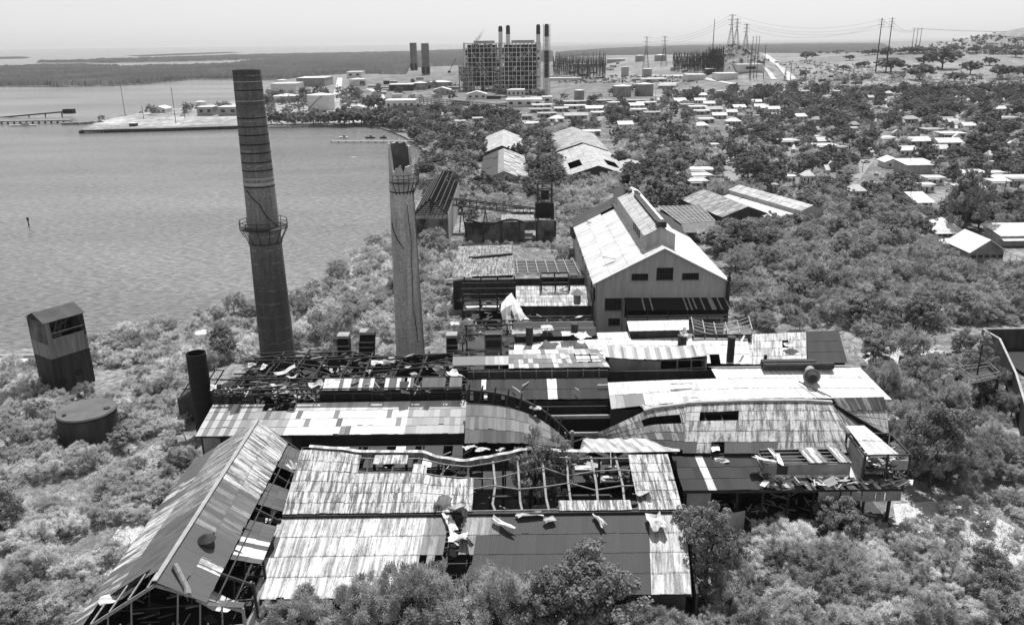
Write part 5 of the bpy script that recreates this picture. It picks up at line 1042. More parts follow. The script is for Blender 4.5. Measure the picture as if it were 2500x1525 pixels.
one(gal, 'guard_rail', 'rust_steel', lambda mb: [mb.beam((-20.1+3.3*math.cos(a), 149.3+3.3*math.sin(a), zg+zz), (-20.1+3.3*math.cos(a+.3), 149.3+3.3*math.sin(a+.3), zg+zz), .09) for zz in (.8, 1.5) for a in [-1.9+.3*i for i in range(9)]])
one(CH2, 'ladder', 'rust_steel', lambda mb: [mb.beam((-20.1+(rf2(z)+.15)*math.cos(-.35), 149.3+(rf2(z)+.15)*math.sin(-.35), z), (-20.1+(rf2(z+1.5)+.15)*math.cos(-.35), 149.3+(rf2(z+1.5)+.15)*math.sin(-.35), z+1.5), .12) for z in [2+1.5*i for i in range(22)]])
# short black stack
SS_ = thing('short_stack', 'short black open-topped steel stack left of the long shed', 'stack', (-49.2, 117.7, 1))
def ss(mb):
    n = 24
    for i in range(n):
        a, b = 2*math.pi*i/n, 2*math.pi*(i+1)/n; P = lambda r, t, z: (-49.2+r*math.cos(t), 117.7+r*math.sin(t), z)
        mb.face([P(1.6, a, 1), P(1.6, b, 1), P(1.5, b, 14.8), P(1.5, a, 14.8)]); mb.face([P(1.4, b, 4), P(1.4, a, 4), P(1.4, a, 14.8), P(1.4, b, 14.8)]); mb.face([P(1.5, a, 14.8), P(1.5, b, 14.8), P(1.4, b, 14.8), P(1.4, a, 14.8)])
one(SS_, 'shell', 'black_steel', ss)
one(SS_, 'weld_seam', 'rust_steel', lambda mb: [mb.tube((-49.2, 117.7, z), (-49.2, 117.7, z+.07), 1.6, 1.6, 24, False) for z in (4, 7, 10, 13)])
mat('stained_wall', .03, .17, .25, (1, 1, .7), bump=.4, contrast=.22, detail=7)
# ---------------------------------------------------------------- left tower
TW = thing('loading_tower', 'dark square sheet-iron tower with gabled top and a pale band', 'tower', (-80, 137, 1))
org = at(q('4', 292, 782), 14.6); org.z = 1; ang = math.radians(56); Rm = Matrix.Rotation(ang, 3, 'Z')
def tp(x, y, z): return org+Rm@V((x, y, 0))+V((0, 0, z-1))
mat('tower_iron', .022, .055, .8, (2, 2, .15), bump=.3); mat('tower_band', .13, .27, .9, (2, 2, .15), bump=.3); mat('tower_roof', .05, .085, .5)
TWX, TWY, TZ = 6.85, 5.8, 14.6
bz0, bz1 = atY(q('4', 345, 1030), 134).z, atY(q('4', 325, 935), 134).z
def twall(x0, y0, x1, y1, z0, z1, m, nm='wall', z1b=None):
    a, b = tp(x0, y0, 0), tp(x1, y1, 0); return one(TW, nm, m, lambda mb: mb.wallp((a.x, a.y), (b.x, b.y), z0, z1, z1b, .2))
for s in ((0, 0, TWX, 0), (0, TWY, 0, 0), (TWX, 0, TWX, TWY), (TWX, TWY, 0, TWY)):
    twall(*s, .6, bz0, 'tower_iron', 'lower_wall'); twall(*s, bz0, bz1, 'tower_band', 'pale_band')
    if s != (0, 0, TWX, 0): twall(*s, bz1, TZ-.1, 'stained_wall' if 'stained_wall' in MATS else 'tower_iron', 'upper_wall')
twall(0, 0, .8, 0, bz1, TZ, 'tower_band', 'upper_wall'); twall(TWX-.35, 0, TWX, 0, bz1, TZ, 'tower_iron', 'upper_wall'); twall(.8, 0, TWX-.35, 0, bz1, bz1+.7, 'tower_band', 'upper_wall'); twall(.8, 0, 2.6, 0, bz1+.7, bz1+1.7, 'tower_iron', 'upper_wall')
for z in (bz1+.8, bz1+1.9, TZ-.2): one(TW, 'cross_beam', 'light_steel', lambda mb: mb.beam(tp(.7, -.12, z), tp(TWX-.3, -.12, z), .16))
one(TW, 'inner_frame', 'light_steel', lambda mb: [mb.beam(tp(x, 1+k, bz1+.5), tp(x+1.6, 1.5+k, TZ), .12) for k, x in enumerate((1.5, 3, 4.5))]+[mb.beam(tp(1, 2, bz1+1), tp(6, 2.5, TZ-1), .12)])
one(TW, 'inner_floor', 'tar', lambda mb: mb.prism([tuple(tp(x, y, 0))[:2] for x, y in ((.2, .2), (TWX-.2, .2), (TWX-.2, TWY-.2), (.2, TWY-.2))], bz1-.6, bz1-.4))
RZ = atY(q('4', 225, 715), 135.7).z-TZ
rL, rR = tp(-.4, TWY/2, TZ+RZ), tp(TWX+.3, TWY/2, TZ+RZ)
for y in (-.35, TWY+.35): mb = sheets(rL, rR, tp(TWX+.3, y, TZ-.15), tp(-.4, y, TZ-.15), lambda u, v, g: .20+g.uniform(-.01, .02), sw=1.1, sl=5, seed=int(70+y), hole=lambda u, v: False); mb.build('roof', 'tower_roof', TW)
for xx in (0, TWX): one(TW, 'gable', 'tower_iron', lambda mb: (mb.face([tp(xx, 0, TZ-.1), tp(xx, TWY, TZ-.1), tp(xx, TWY/2, TZ+RZ-.1)]), mb.face([tp(xx+.15, TWY, TZ-.1), tp(xx+.15, 0, TZ-.1), tp(xx+.15, TWY/2, TZ+RZ-.1)])))
for x, z in ((.6, 2.4), (3.6, 3.2)): one(TW, 'opening', 'black_steel', lambda mb: mb.hexa([tp(x, -.16, z), tp(x+1.2, -.16, z), tp(x+1.2, -.1, z), tp(x, -.1, z), tp(x, -.16, z+1.1), tp(x+1.2, -.16, z+1.1), tp(x+1.2, -.1, z+1.1), tp(x, -.1, z+1.1)]))
# ---------------------------------------------------------------- round tank
tcn = V((-67.6, 117.2, 1)); TK = thing('round_tank', 'squat round rusty tank with a flat grey lid in the scrub', 'tank', tcn)
zt_ = atY((200, 1003), 117).z
one(TK, 'shell', 'dark_wall', lambda mb: mb.tube(tcn, V((tcn.x, tcn.y, zt_)), 4.35, 4.35, 48, False), True)
one(TK, 'lid', 'grey_paint' if False else 'tank_lid' if 'tank_lid' in MATS else mat('tank_lid', .09, .14, .4, bump=.2), lambda mb: mb.tube((tcn.x, tcn.y, zt_), (tcn.x, tcn.y, zt_+.25), 4.45, 4.3, 48))
one(TK, 'rim', 'black_steel', lambda mb: mb.tube((tcn.x, tcn.y, zt_-.25), (tcn.x, tcn.y, zt_-.05), 4.47, 4.47, 48, False)); one(TK, 'hatch', 'rust_steel', lambda mb: (mb.tube((tcn.x-2.2, tcn.y-2.4, zt_+.25), (tcn.x-2.2, tcn.y-2.4, zt_+.5), .3, .3, 10), mb.tube((tcn.x+3.2, tcn.y+.2, zt_+.25), (tcn.x+3.2, tcn.y+.2, zt_+.4), .5, .5, 10)))
p = at(q('4', 1340, 850), 4); S_(p, 2.6, 2.0, .3, .2, 'lone white sheet lying in the scrub between the tower and the tall chimney', tone=.95, bend=.05)
# ---------------------------------------------------------------- wall building with conveyor and crane tower
WB = thing('roofless_wall_block', 'roofless concrete-walled block with stained walls and a bright doorway', 'building', (0, 247, 1))
def wbf(mb):
    z = 7.4
    mb.wallp((-14, 246.5), (4.3, 246.5), 1, z, th=.5); mb.wallp((4.3, 246.5), (7.6, 246.5), 4.6, z, th=.5); mb.wallp((7.6, 246.5), (14, 246.5), 1, z+.3, th=.5)
one(WB, 'front_wall', 'stained_wall', wbf)
one(WB, 'side_wall', 'stained_wall', lambda mb: (mb.wallp((-14, 247), (-14, 262), 1, 7.2, th=.5), mb.wallp((13.8, 247), (13.8, 262), 1, 7.6, th=.5)))
for x in (-14, -8.6, -3, 2.6, 8, 13.6): one(WB, 'pilaster', 'dark_wall', lambda mb: mb.box(x-.3, x+.3, 245.9, 246.2, 1, 7.6))
one(WB, 'slumped_beam', 'black_steel', lambda mb: [mb.beam((-14+k*2, 246, 8.2-1.5*math.sin(math.pi*(k % 7)/7)**2), (-12+k*2, 246, 8.2-1.5*math.sin(math.pi*((k+1) % 7 or 7)/7)**2), .5) for k in range(9)])
roof(WB, V((-3, 262, 8.2)), V((8, 262, 8.0)), V((7.4, 247, 7.6)), V((-3, 247, 7.8)), lambda u, v, g: .4, 'old_iron', name='roof_slab', seed=64, sl=4, hole=lambda u, v: .2 < v < .62)
CV = thing('conveyor_bridge', 'long dark lattice conveyor bridge running to the hoist tower', 'conveyor', (-8, 262, 1))
ca, cb = atY(q('5', 865, 455), 262), atY(q('5', 1570, 540), 256); top = V((0, 0, 1.9))
for dy in (0, 2.4):
    o_ = V((0, dy, 0)); one(CV, 'side_truss', 'rust_steel', lambda mb: [mb.beam(ca+o_, cb+o_, .3), mb.beam(ca+o_+top, cb+o_+top, .3)]+[mb.beam(ca.lerp(cb, k/14)+o_, ca.lerp(cb, k/14)+o_+top, .18) for k in range(15)]+[mb.beam(ca.lerp(cb, k/14)+o_, ca.lerp(cb, (k+1)/14)+o_+top, .14) for k in range(14)])
one(CV, 'deck', 'dark_wall', lambda mb: mb.slab(ca, cb, cb+V((0, 2.4, 0)), ca+V((0, 2.4, 0)), .2))
for t_ in (.2, .45): 
    p = ca.lerp(cb, t_); one(CV, 'trestle', 'rust_steel', lambda mb: (mb.beam((p.x-1, p.y, 1), p, .3), mb.beam((p.x+1, p.y, 1), p, .3)))
HT = thing('hoist_tower', 'black lattice hoist tower with a machine room at its foot', 'tower', (10, 254, 1))
hb_, ht_ = atY(q('5', 1625, 575), 252), atY(q('5', 1625, 300), 252); hx0, hx1 = atY(q('5', 1575, 450), 252).x, atY(q('5', 1680, 450), 252).x
for x in (hx0, hx1):
    for y in (252, 255): one(HT, 'leg', 'rust_steel', lambda mb: mb.beam((x, y, 1), (x, y, ht_.z), .35))
for z in (ht_.z, ht_.z-2.2, ht_.z-5, ht_.z-7.5, ht_.z-10): one(HT, 'cross_frame', 'rust_steel', lambda mb: [mb.beam((hx0, y, z), (hx1, y, z), .28) for y in (252, 255)]+[mb.beam((hx0, y, z), (hx1, y, z-2.2), .14) for y in (252, 255)])
one(HT, 'winch', 'black_steel', lambda mb: mb.box(hx0+1, hx1-1, 252.6, 254.4, ht_.z-5, ht_.z-2.4)); one(HT, 'machine_room', 'black_steel', lambda mb: mb.box(hx0-.8, hx1+.6, 251.5, 256, 7.8, 12)); one(HT, 'floor_plate', 'rust_steel', lambda mb: mb.box(hx0-1.2, hx1+1.6, 250.6, 256.6, 7.4, 7.7))
# ---------------------------------------------------------------- roof skeleton hall
SK = thing('roof_skeleton_hall', 'walls topped by a bare charred gabled roof skeleton beside the bay', 'hall', (-24, 270, 1))
sx0, sx1, sy0, sy1, sz, sa = -29.2, -19.2, 243, 300, 10.6, 15.2; sm = -24.4
one(SK, 'wall', 'pale_concrete', lambda mb: (mb.wallp((sx0, sy0), (sx0, sy1), 1, sz, th=.4), mb.wallp((sx1, sy0), (sx1, sy1), 1, sz, th=.4)))
one(SK, 'front_wall', 'stained_wall', lambda mb: mb.wallp((sx0, sy0), (sx1, sy0), 1, sz-1.2, th=.4))
one(SK, 'gable_wall', 'pale_concrete', lambda mb: mb.wallp((sx0, sy1), (sx1, sy1), 1, sz, th=.4))
for k in range(20):
    y = sy0+k*3; rs = one(SK, 'roof_truss', 'black_steel', lambda mb: (mb.beam((sx0, y, sz), (sm, y, sa), .32), mb.beam((sx1, y, sz), (sm, y, sa), .32), mb.beam((sx0, y, sz), (sx1, y, sz+.1), .22), mb.beam((sm, y, sz), (sm, y, sa), .2)))
for k in range(9):
    t = k/8; x = lerp(sx0, sx1, t); z = sz+(sa-sz)*(1-abs(x-sm)/5.1); one(SK, 'purlin', 'rust_steel', lambda mb: mb.beam((x, sy0, z+.3), (x, sy1, z+.3), .26))
one(SK, 'dark_floor', 'tar', lambda mb: mb.box(sx0+.4, sx1-.4, sy0+.4, sy1, 5.0, 5.2))
# ---------------------------------------------------------------- sheds beyond (warehouses and small sheds)
def gable_shed(name, label, cat, ridge0, ridge1, hw, rz, ez, tone, m='old_iron', wall='grey_paint', hole=None, sw=1.2, sl=3, group=None, seed=0, hw2=None, gabm=None):
    """ridge0 near end xy, ridge1 far end xy"""
    r0, r1 = V((ridge0[0], ridge0[1], 0)), V((ridge1[0], ridge1[1], 0)); d = (r1-r0).normalized(); s = V((d.y, -d.x, 0)); hw2 = hw2 or hw
    th = thing(name, label, cat, ((r0+r1)/2+V((0, 0, 1))), group); e = d*.4
    up = lambda p, z: V((p.x, p.y, z))
    for sgn, w_ in ((1, hw), (-1, hw2)):
        A, B = up(r0-e, rz), up(r1+e, rz); D, Cc = up(r0-e+s*sgn*(w_+.5), ez), up(r1+e+s*sgn*(w_+.5), ez)
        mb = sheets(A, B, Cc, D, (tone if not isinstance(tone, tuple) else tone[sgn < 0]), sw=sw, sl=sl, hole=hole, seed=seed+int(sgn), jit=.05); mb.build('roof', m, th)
    L0, R0, L1, R1 = r0-s*hw2, r0+s*hw, r1-s*hw2, r1+s*hw
    one(th, 'side_wall', wall, lambda mb: mb.wallp(L0, L1, 1, ez-.1)); one(th, 'side_wall', wall, lambda mb: mb.wallp(R0, R1, 1, ez-.1))
    for a, b, c in ((L0, R0, r0), (L1, R1, r1)):
        pts = [up(a, 1), up(b, 1), up(b, ez), up(c, rz-.2), up(a, ez)]
        one(th, 'end_wall', gabm or wall, lambda mb: (mb.face(pts), mb.face([p+d*.2 for p in pts][::-1])))
    return th
wt = lambda u, v, g: .72+g.uniform(-.2, .15); wt2 = lambda u, v, g: .5+g.uniform(-.2, .25); wd = lambda u, v, g: .16+g.uniform(-.03, .03) if v > .5 and u < .5 else .6+g.uniform(-.2, .3)
def ridge_pts(n0, n1, z): return at(n0, z), at(n1, z)
for nm, n0, n1, ww, rz, ez, tn, lb_, sd, hl in (
    ('a', q('2', 1185, 1000), q('2', 1190, 985), 0, 9, 4.5, 0, '', 0, None),): pass
w1a, w1b = at(q('2', 1160, 945), 9), at(q('2', 1160, 880), 9)
gable_shed('warehouse', 'farther left warehouse with a pale streaked gabled roof among the trees', 'warehouse', (-4.2, 428), (-3.8, 508), 11, 9, 4.5, wt, seed=80, group='abandoned gabled warehouses in the trees', gabm='tar')
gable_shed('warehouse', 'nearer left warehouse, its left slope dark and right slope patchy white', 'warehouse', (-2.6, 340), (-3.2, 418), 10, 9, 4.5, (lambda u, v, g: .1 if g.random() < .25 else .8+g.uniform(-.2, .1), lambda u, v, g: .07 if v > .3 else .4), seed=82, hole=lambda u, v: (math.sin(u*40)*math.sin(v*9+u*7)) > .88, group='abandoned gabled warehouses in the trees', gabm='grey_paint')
gable_shed('warehouse', 'farther right warehouse with a grey streaked gabled roof', 'warehouse', (38.5, 437), (39, 520), 13.5, 9, 4.5, wt2, seed=84, group='abandoned gabled warehouses in the trees', gabm='tar')
gable_shed('warehouse', 'nearer right warehouse with a black hole torn in its left slope', 'warehouse', (38, 352), (38.5, 430), 13.5, 9, 4.5, wt, seed=86, hole=lambda u, v: inr(u, v, (.18, .42, .45, .85)) and v > .4 and u < .42, group='abandoned gabled warehouses in the trees', gabm='tar')
gable_shed('small_shed', 'small white-roofed annex right of the nearer right warehouse', 'shed', (58, 383), (58, 400), 6, 5, 3.5, wt, seed=88)
# small sheds right of the main building
FL_ = thing('flat_roof_shed', 'low flat roof of dark squares edged with pale laths right of the main building', 'shed', (62, 285, 1))
fA, fB, fC, fD = at(q('6', 790, 320), 5), at(q('6', 1100, 310), 5), at(q('6', 1200, 515), 4.2), at(q('6', 980, 515), 4.2)
roof(FL_, fA, fB, at(q('6', 1215, 430), 4.4), at(q('6', 960, 450), 4.4), lambda u, v, g: .16+g.uniform(-.03, .1), 'old_iron', sw=2.6, sl=2.6, seed=90)
roof(FL_, at(q('6', 960, 450), 4.4), at(q('6', 1215, 430), 4.4), fC, fD, lambda u, v, g: .2, 'old_iron', sw=2.6, sl=2.6, seed=91)
one(FL_, 'lath', 'pale_concrete', lambda mb: [mb.beam(fA.lerp(fB, k/9)+V((0,0,.15)), at(q('6', 960, 450), 4.4).lerp(at(q('6', 1215, 430), 4.4), k/9)+V((0,0,.15)), .25, .08) for k in range(10)]+[mb.beam(fA.lerp(at(q('6', 960, 450), 4.4), k/6)+V((0,0,.15)), fB.lerp(at(q('6', 1215, 430), 4.4), k/6)+V((0,0,.15)), .22, .08) for k in range(7)])
one(FL_, 'wall', 'dark_wall', lambda mb: mb.prism([(fD.x, fD.y+.5), (fC.x-.5, fC.y+.5), (fB.x-.5, fB.y-.5), (fA.x+.5, fA.y-.5)], 1, 4))
sag_s = gable_shed('sagging_shed', 'sagging gabled shed with a drooping streaked roof', 'shed', (79, 268), (72, 301), 8.5, 7, 3.8, wt2, seed=92, wall='dark_wall', m='very_streaky_iron')
gable_shed('tall_narrow_shed', 'tall narrow shed with ribbed pale roof and grey gable end', 'shed', (99, 263), (86, 303), 4.2, 8.2, 6.6, wt, seed=94, wall='gable_iron')
LN = thing('lean_to_roof', 'white lean-to roof along the left side of the tall narrow shed', 'lean-to', (84, 280, 1))
roof(LN, V((82.5, 301, 5.4)), V((94.6, 264, 5.4)), V((86.5, 262, 3.6)), V((74.5, 298, 3.6)), lambda u, v, g: .15 if .18 < u < .28 and v < .5 and g.random() < .5 else .85, 'fair_iron', seed=96); one(LN, 'wall', 'grey_paint', lambda mb: mb.wallp((75, 298), (87, 262), 1, 3.4))
# ---------------------------------------------------------------- right edge: open concrete bins, platform
BN = thing('open_steel_bin', 'large open rusty steel bin with pale rim at the right edge', 'bin', (98, 145, 1))
b0, b1, b2, b3 = at(q('7', 2095, 1238), 5.5), at(q('7', 2240, 1322), 5.5), at((2560, 803), 5.5), at(q('7', 2320, 1503), 5.5)
far_r_, far_l, near_l = V((125, b0.y, 0)), b0, at((2500, 1005), 5.5)
for a, b, m_ in ((b0, V((125, b0.y, 0)), 'dark_wall'), (b1, b0, 'stained_wall'), (at(q('d', 1745, 490), 5.5), b1, 'dark_wall'), (at((2510, 1010), 5.5), at(q('d', 1745, 490), 5.5), 'dark_wall')):
    one(BN, 'wall', m_, lambda mb: mb.wallp(a, b, 1, 5.5, th=.3)); one(BN, 'rim', 'pale_concrete', lambda mb: mb.beam((a[0], a[1], 5.6), (b[0], b[1], 5.6), .35, .2))
one(BN, 'floor', 'black_steel', lambda mb: mb.box(b1.x+1, 125, 118, b0.y-.5, 1.2, 1.6)); one(BN, 'inner_slab', 'grey_paint', lambda mb: (mb.box(94, 125, 131, 136, 1.6, 2.6), mb.box(93, 125, 122, 128, 1.6, 2.4)))
one(BN, 'divider', 'concrete', lambda mb: (mb.beam((91, 129, 5), (125, 129.5, 5), .4), mb.beam((97, 118, 4.8), (97, 137, 4.8), .4)))
PT = thing('rail_platform', 'rusty raised platform with handrails on tall legs at the right', 'platform', (73, 112, 1))
c = [at(q('d', *p_), 7.5) for p_ in ((1320, 480), (1540, 450), (1615, 520), (1425, 560))]
one(PT, 'deck', 'rust_steel', lambda mb: mb.prism([(p_.x, p_.y) for p_ in (c[3], c[2], c[1], c[0])], 7.3, 7.5))
for p_ in c+[c[0].lerp(c[3], .5)]: one(PT, 'leg', 'rust_steel', lambda mb: mb.beam((p_.x, p_.y, 1), (p_.x, p_.y, 7.3), .35))
for z in (8, 8.6): one(PT, 'handrail', 'light_steel', lambda mb: [mb.beam((a.x, a.y, z), (b.x, b.y, z), .09) for a, b in zip(c, c[1:]+c[:1])])
one(PT, 'mast', 'rust_steel', lambda mb: (lambda p_, t_: (mb.beam(p_, (p_.x, p_.y, t_.z), .18), mb.beam((p_.x-3, p_.y, t_.z-1.2), (p_.x+3.4, p_.y, t_.z-1.6), .12)))(at(q('d', 1460, 490), 7.5), atY(q('d', 1480, 270), at(q('d', 1460, 490), 7.5).y)))
one(PT, 'cross_brace', 'rust_steel', lambda mb: (mb.beam(c[3]-V((0,0,6)), c[2]-V((0,0,1)), .14), mb.beam(c[2]-V((0,0,6)), c[3]-V((0,0,1)), .14), mb.beam(c[3]-V((0,0,3.5)), c[2]-V((0,0,3.5)), .16))); one(PT, 'tank_box', 'dark_wall', lambda mb: mb.cbox((c[3].x+3, c[3].y+2.5, 3.5), 3.4, 2, 4, .1))
CT = thing('small_open_pit', 'small black open pit with a white board, left of the railed platform', 'pit', at(q('d', 1000, 350), 2))
p0, p1 = at(q('d', 890, 340), 3), at(q('d', 1120, 350), 3); one(CT, 'wall', 'black_steel', lambda mb: mb.box(p0.x, p1.x, p0.y-4, p0.y, 1, 2.6)); one(CT, 'beam', 'rust_steel', lambda mb: (mb.beam((p0.x+2, p0.y, 3), (p0.x+9, p0.y-7, 3), .3), mb.beam((p0.x+4.5, p0.y, 3), (p0.x+4.5, p0.y, 5), .25))); one(CT, 'board', 'white_paint', lambda mb: mb.cbox((p0.x+2.7, p0.y-1.5, 2.75), 1.3, 1.2, .2))
GR = thing('grate_roof', 'low striped lean-to roof right of the wrecked cabin among trees', 'lean-to', (57, 93, 1))
roof(GR, at(q('d', 840, 980), 3), at(q('d', 960, 985), 3), at(q('d', 1105, 1170), 2.6), at(q('d', 945, 1172), 2.6), lambda u, v, g: g.choice([.13, .3, .2]), 'rust_iron', sw=.5, sl=6, seed=98); one(GR, 'wall', 'tar', lambda mb: mb.prism([(p_.x, p_.y) for p_ in (at(q('d', 950, 1165), 2.5), at(q('d', 1095, 1165), 2.5), at(q('d', 960, 990), 2.5), at(q('d', 850, 990), 2.5))], 1, 2.4))
SD = thing('side_container', 'dark open box structure with pale ledge beside the folded roof', 'box', at(q('d', 860, 900), 3))
p0 = at(q('d', 810, 960), 2); p1 = at(q('d', 910, 960), 2); one(SD, 'box', 'black_steel', lambda mb: mb.box(p0.x, p1.x+.3, p0.y, p0.y+9, 1, 4.4)); one(SD, 'ledge', 'white_paint', lambda mb: mb.box(p0.x, p1.x, p0.y+1, p0.y+2.6, 4.42, 4.6)); one(SD, 'beam', 'light_steel', lambda mb: [mb.beam((p0.x, p0.y+k*2.5, 5.2), (p1.x+.4, p0.y+k*2.5, 4.9), .2) for k in range(4)])
# ================================================================ POWER STATION, HARBOUR, SWITCHYARD, PYLONS
random.seed(23)
def boxb(name, label, cat, x0, x1, ybase, htop_px, depth, m='white_paint', rm='white_roof', group=None, win=0, gable=0, z0=1, D=None, roofh=.4, ang=0):
    """building whose near foot runs from (x0,ybase) to (x1,ybase); top of its wall at pixel row htop_px"""
    a, b = ground((x0, ybase)), ground((x1, ybase)); Y = (a.y+b.y)/2; zb = min(a.z, b.z)-.5; h = atY(((x0+x1)/2, htop_px), Y).z
    th = thing(name, label, cat, ((a.x+b.x)/2, Y, zb), group); xa, xb = a.x, b.x; w = xb-xa
    one(th, 'wall', m, lambda mb: mb.box(xa, xb, Y, Y+depth, zb, h))
    if gable:
        xm = (xa+xb)/2
        def g(mb):
            mb.slab(V((xa-.4, Y-.5, h+.1)), V((xm, Y-.5, h+gable)), V((xm, Y+depth+.5, h+gable)), V((xa-.4, Y+depth+.5, h+.1)), .2)
            mb.slab(V((xm, Y-.5, h+gable)), V((xb+.4, Y-.5, h+.1)), V((xb+.4, Y+depth+.5, h+.1)), V((xm, Y+depth+.5, h+gable)), .2)
        one(th, 'roof', rm, g); one(th, 'gable', m, lambda mb: mb.face([(xa, Y-.02, h), (xb, Y-.02, h), (xm, Y-.02, h+gable-.3)]))
    else: one(th, 'roof', rm, lambda mb: mb.box(xa-.5, xb+.5, Y-.5, Y+depth+.5, h+.02, h+roofh))
    for k in range(win): one(th, 'window', 'dark_glass', lambda mb: mb.box(xa+w*(k+.3)/win, xa+w*(k+.7)/win, Y-.12, Y-.02, lerp(zb, h, .45), lerp(zb, h, .75)))
    return th
def tank(label, cx_, ybase, wpx, ytop, m='white_paint', name='storage_tank', rm='white_roof', cone=.06, group='storage tanks'):
    a, b = ground((cx_-wpx/2, ybase)), ground((cx_+wpx/2, ybase)); r = (b.x-a.x)/2; Y = a.y+r; cxw = (a.x+b.x)/2*(Y/a.y); h = atY((cx_, ytop), Y-r).z
    th = thing(name, label, 'tank', (cxw, Y, a.z), group)
    one(th, 'shell', m, lambda mb: mb.tube((cxw, Y, a.z-.5), (cxw, Y, h), r, r, 40, False), True)
    one(th, 'roof', rm, lambda mb: mb.tube((cxw, Y, h), (cxw, Y, h+r*cone*2+.2), r+.15, .3, 40)); 
    one(th, 'stair', 'light_steel', lambda mb: [mb.beam((cxw+(r+.6)*math.cos(t), Y+(r+.6)*math.sin(t), lerp(a.z, h, (t+2.6)/1.4)), (cxw+(r+.6)*math.cos(t+.2), Y+(r+.6)*math.sin(t+.2), lerp(a.z, h, (t+2.8)/1.4)), .5) for t in [-2.6+.2*i for i in range(7)]])
    return th
# boilers
def boiler(label, x0, x1, ybase, ytop, depth, nx, nz):
    a, b = at((x0, ybase), 1), at((x1, ybase), 1); Y = (a.y+b.y)/2; h = atY(((x0+x1)/2, ytop), Y).z; xa, xb = a.x, b.x
    th = thing('boiler_house', label, 'boiler', ((xa+xb)/2, Y, 1), 'boiler houses of the power station')
    rg = random.Random(int(x0)); dx = (xb-xa)/nx; dz = (h-1)/nz
    for i in range(nx+1): one(th, 'column', 'white_paint' if i % 3 else 'grey_paint', lambda mb: (mb.beam((xa+i*dx, Y, 1), (xa+i*dx, Y, h), .8), mb.beam((xa+i*dx, Y+depth, 1), (xa+i*dx, Y+depth, h), .8)))
    for j in range(1, nz+1): one(th, 'floor_beam', 'white_paint', lambda mb: (mb.beam((xa, Y-.1, 1+j*dz), (xb, Y-.1, 1+j*dz), .5, .7), mb.beam((xa, Y+2, 1+j*dz), (xb, Y+2, 1+j*dz), .5), mb.beam((xb+.1, Y, 1+j*dz), (xb+.1, Y+depth, 1+j*dz), .5), mb.beam((xa-.1, Y, 1+j*dz), (xa-.1, Y+depth, 1+j*dz), .5), mb.box(xa, xb, Y+1, Y+depth, 1+j*dz-.2, 1+j*dz-.05)))
    for k in range(26):
        i, j = rg.randrange(nx), rg.randrange(nz); s = rg.choice([0, 1]); one(th, 'brace', 'white_paint', lambda mb: mb.beam((xa+(i+s)*dx, Y-.3, 1+j*dz), (xa+(i+1-s)*dx, Y-.3, 1+(j+1)*dz), .5))
    def guts(mb):
        for k in range(90):
            x, z = rg.uniform(xa+2, xb-2), rg.uniform(2, h-3); s = rg.uniform(1, 5); mb.box(x-s/2, x+s/2, Y+rg.uniform(2, 4), Y+rg.uniform(5, 9), z, z+rg.uniform(.8, 5))
    o = one(th, 'pipework', 'dark_wall', guts); o['kind'] = 'stuff'
    def gl(mb):
        for k in range(60):
            x, z = rg.uniform(xa+1, xb-1), rg.uniform(2, h-2); mb.box(x, x+rg.uniform(.3, 3), Y+.6, Y+1.6, z, z+rg.choice([.4, .4, 3]))
    o = one(th, 'platings', 'pale_concrete', gl); o['kind'] = 'stuff'
    one(th, 'boiler_box', 'dark_wall', lambda mb: mb.box(xa+4, xb-4, Y+9, Y+depth-2, 6, h-2)); one(th, 'roof_house', 'grey_paint', lambda mb: (mb.box(xa+(xb-xa)*.28, xb-(xb-xa)*.15, Y+3, Y+depth-3, h+.1, h+3), mb.box(xa, xb, Y, Y+depth, h-.6, h)))
    return Y, h
BY, BH = boiler('left lattice boiler block of the power station, a pale duct on its left edge', 1135, 1222, 222, 106, 38, 9, 10)
boiler('lower lattice annex in front of the joint between the two boiler blocks', 1208, 1264, 226, 168, 12, 6, 6); boiler('lower lattice annex at the left foot of the left boiler block', 1122, 1158, 222, 160, 12, 4, 6)
BY2, BH2 = boiler('right lattice boiler block of the power station, beside the tallest stack', 1223, 1320, 230, 105, 38, 10, 11)
p = at((1137, 222), 1); o = one(None, 'flue_duct', 'white_paint', lambda mb: (mb.box(p.x-1, p.x+1.2, BY-3, BY-.8, 30, BH+1))); tag(o, 'pale vertical flue duct on the left edge of the left boiler block', 'duct')
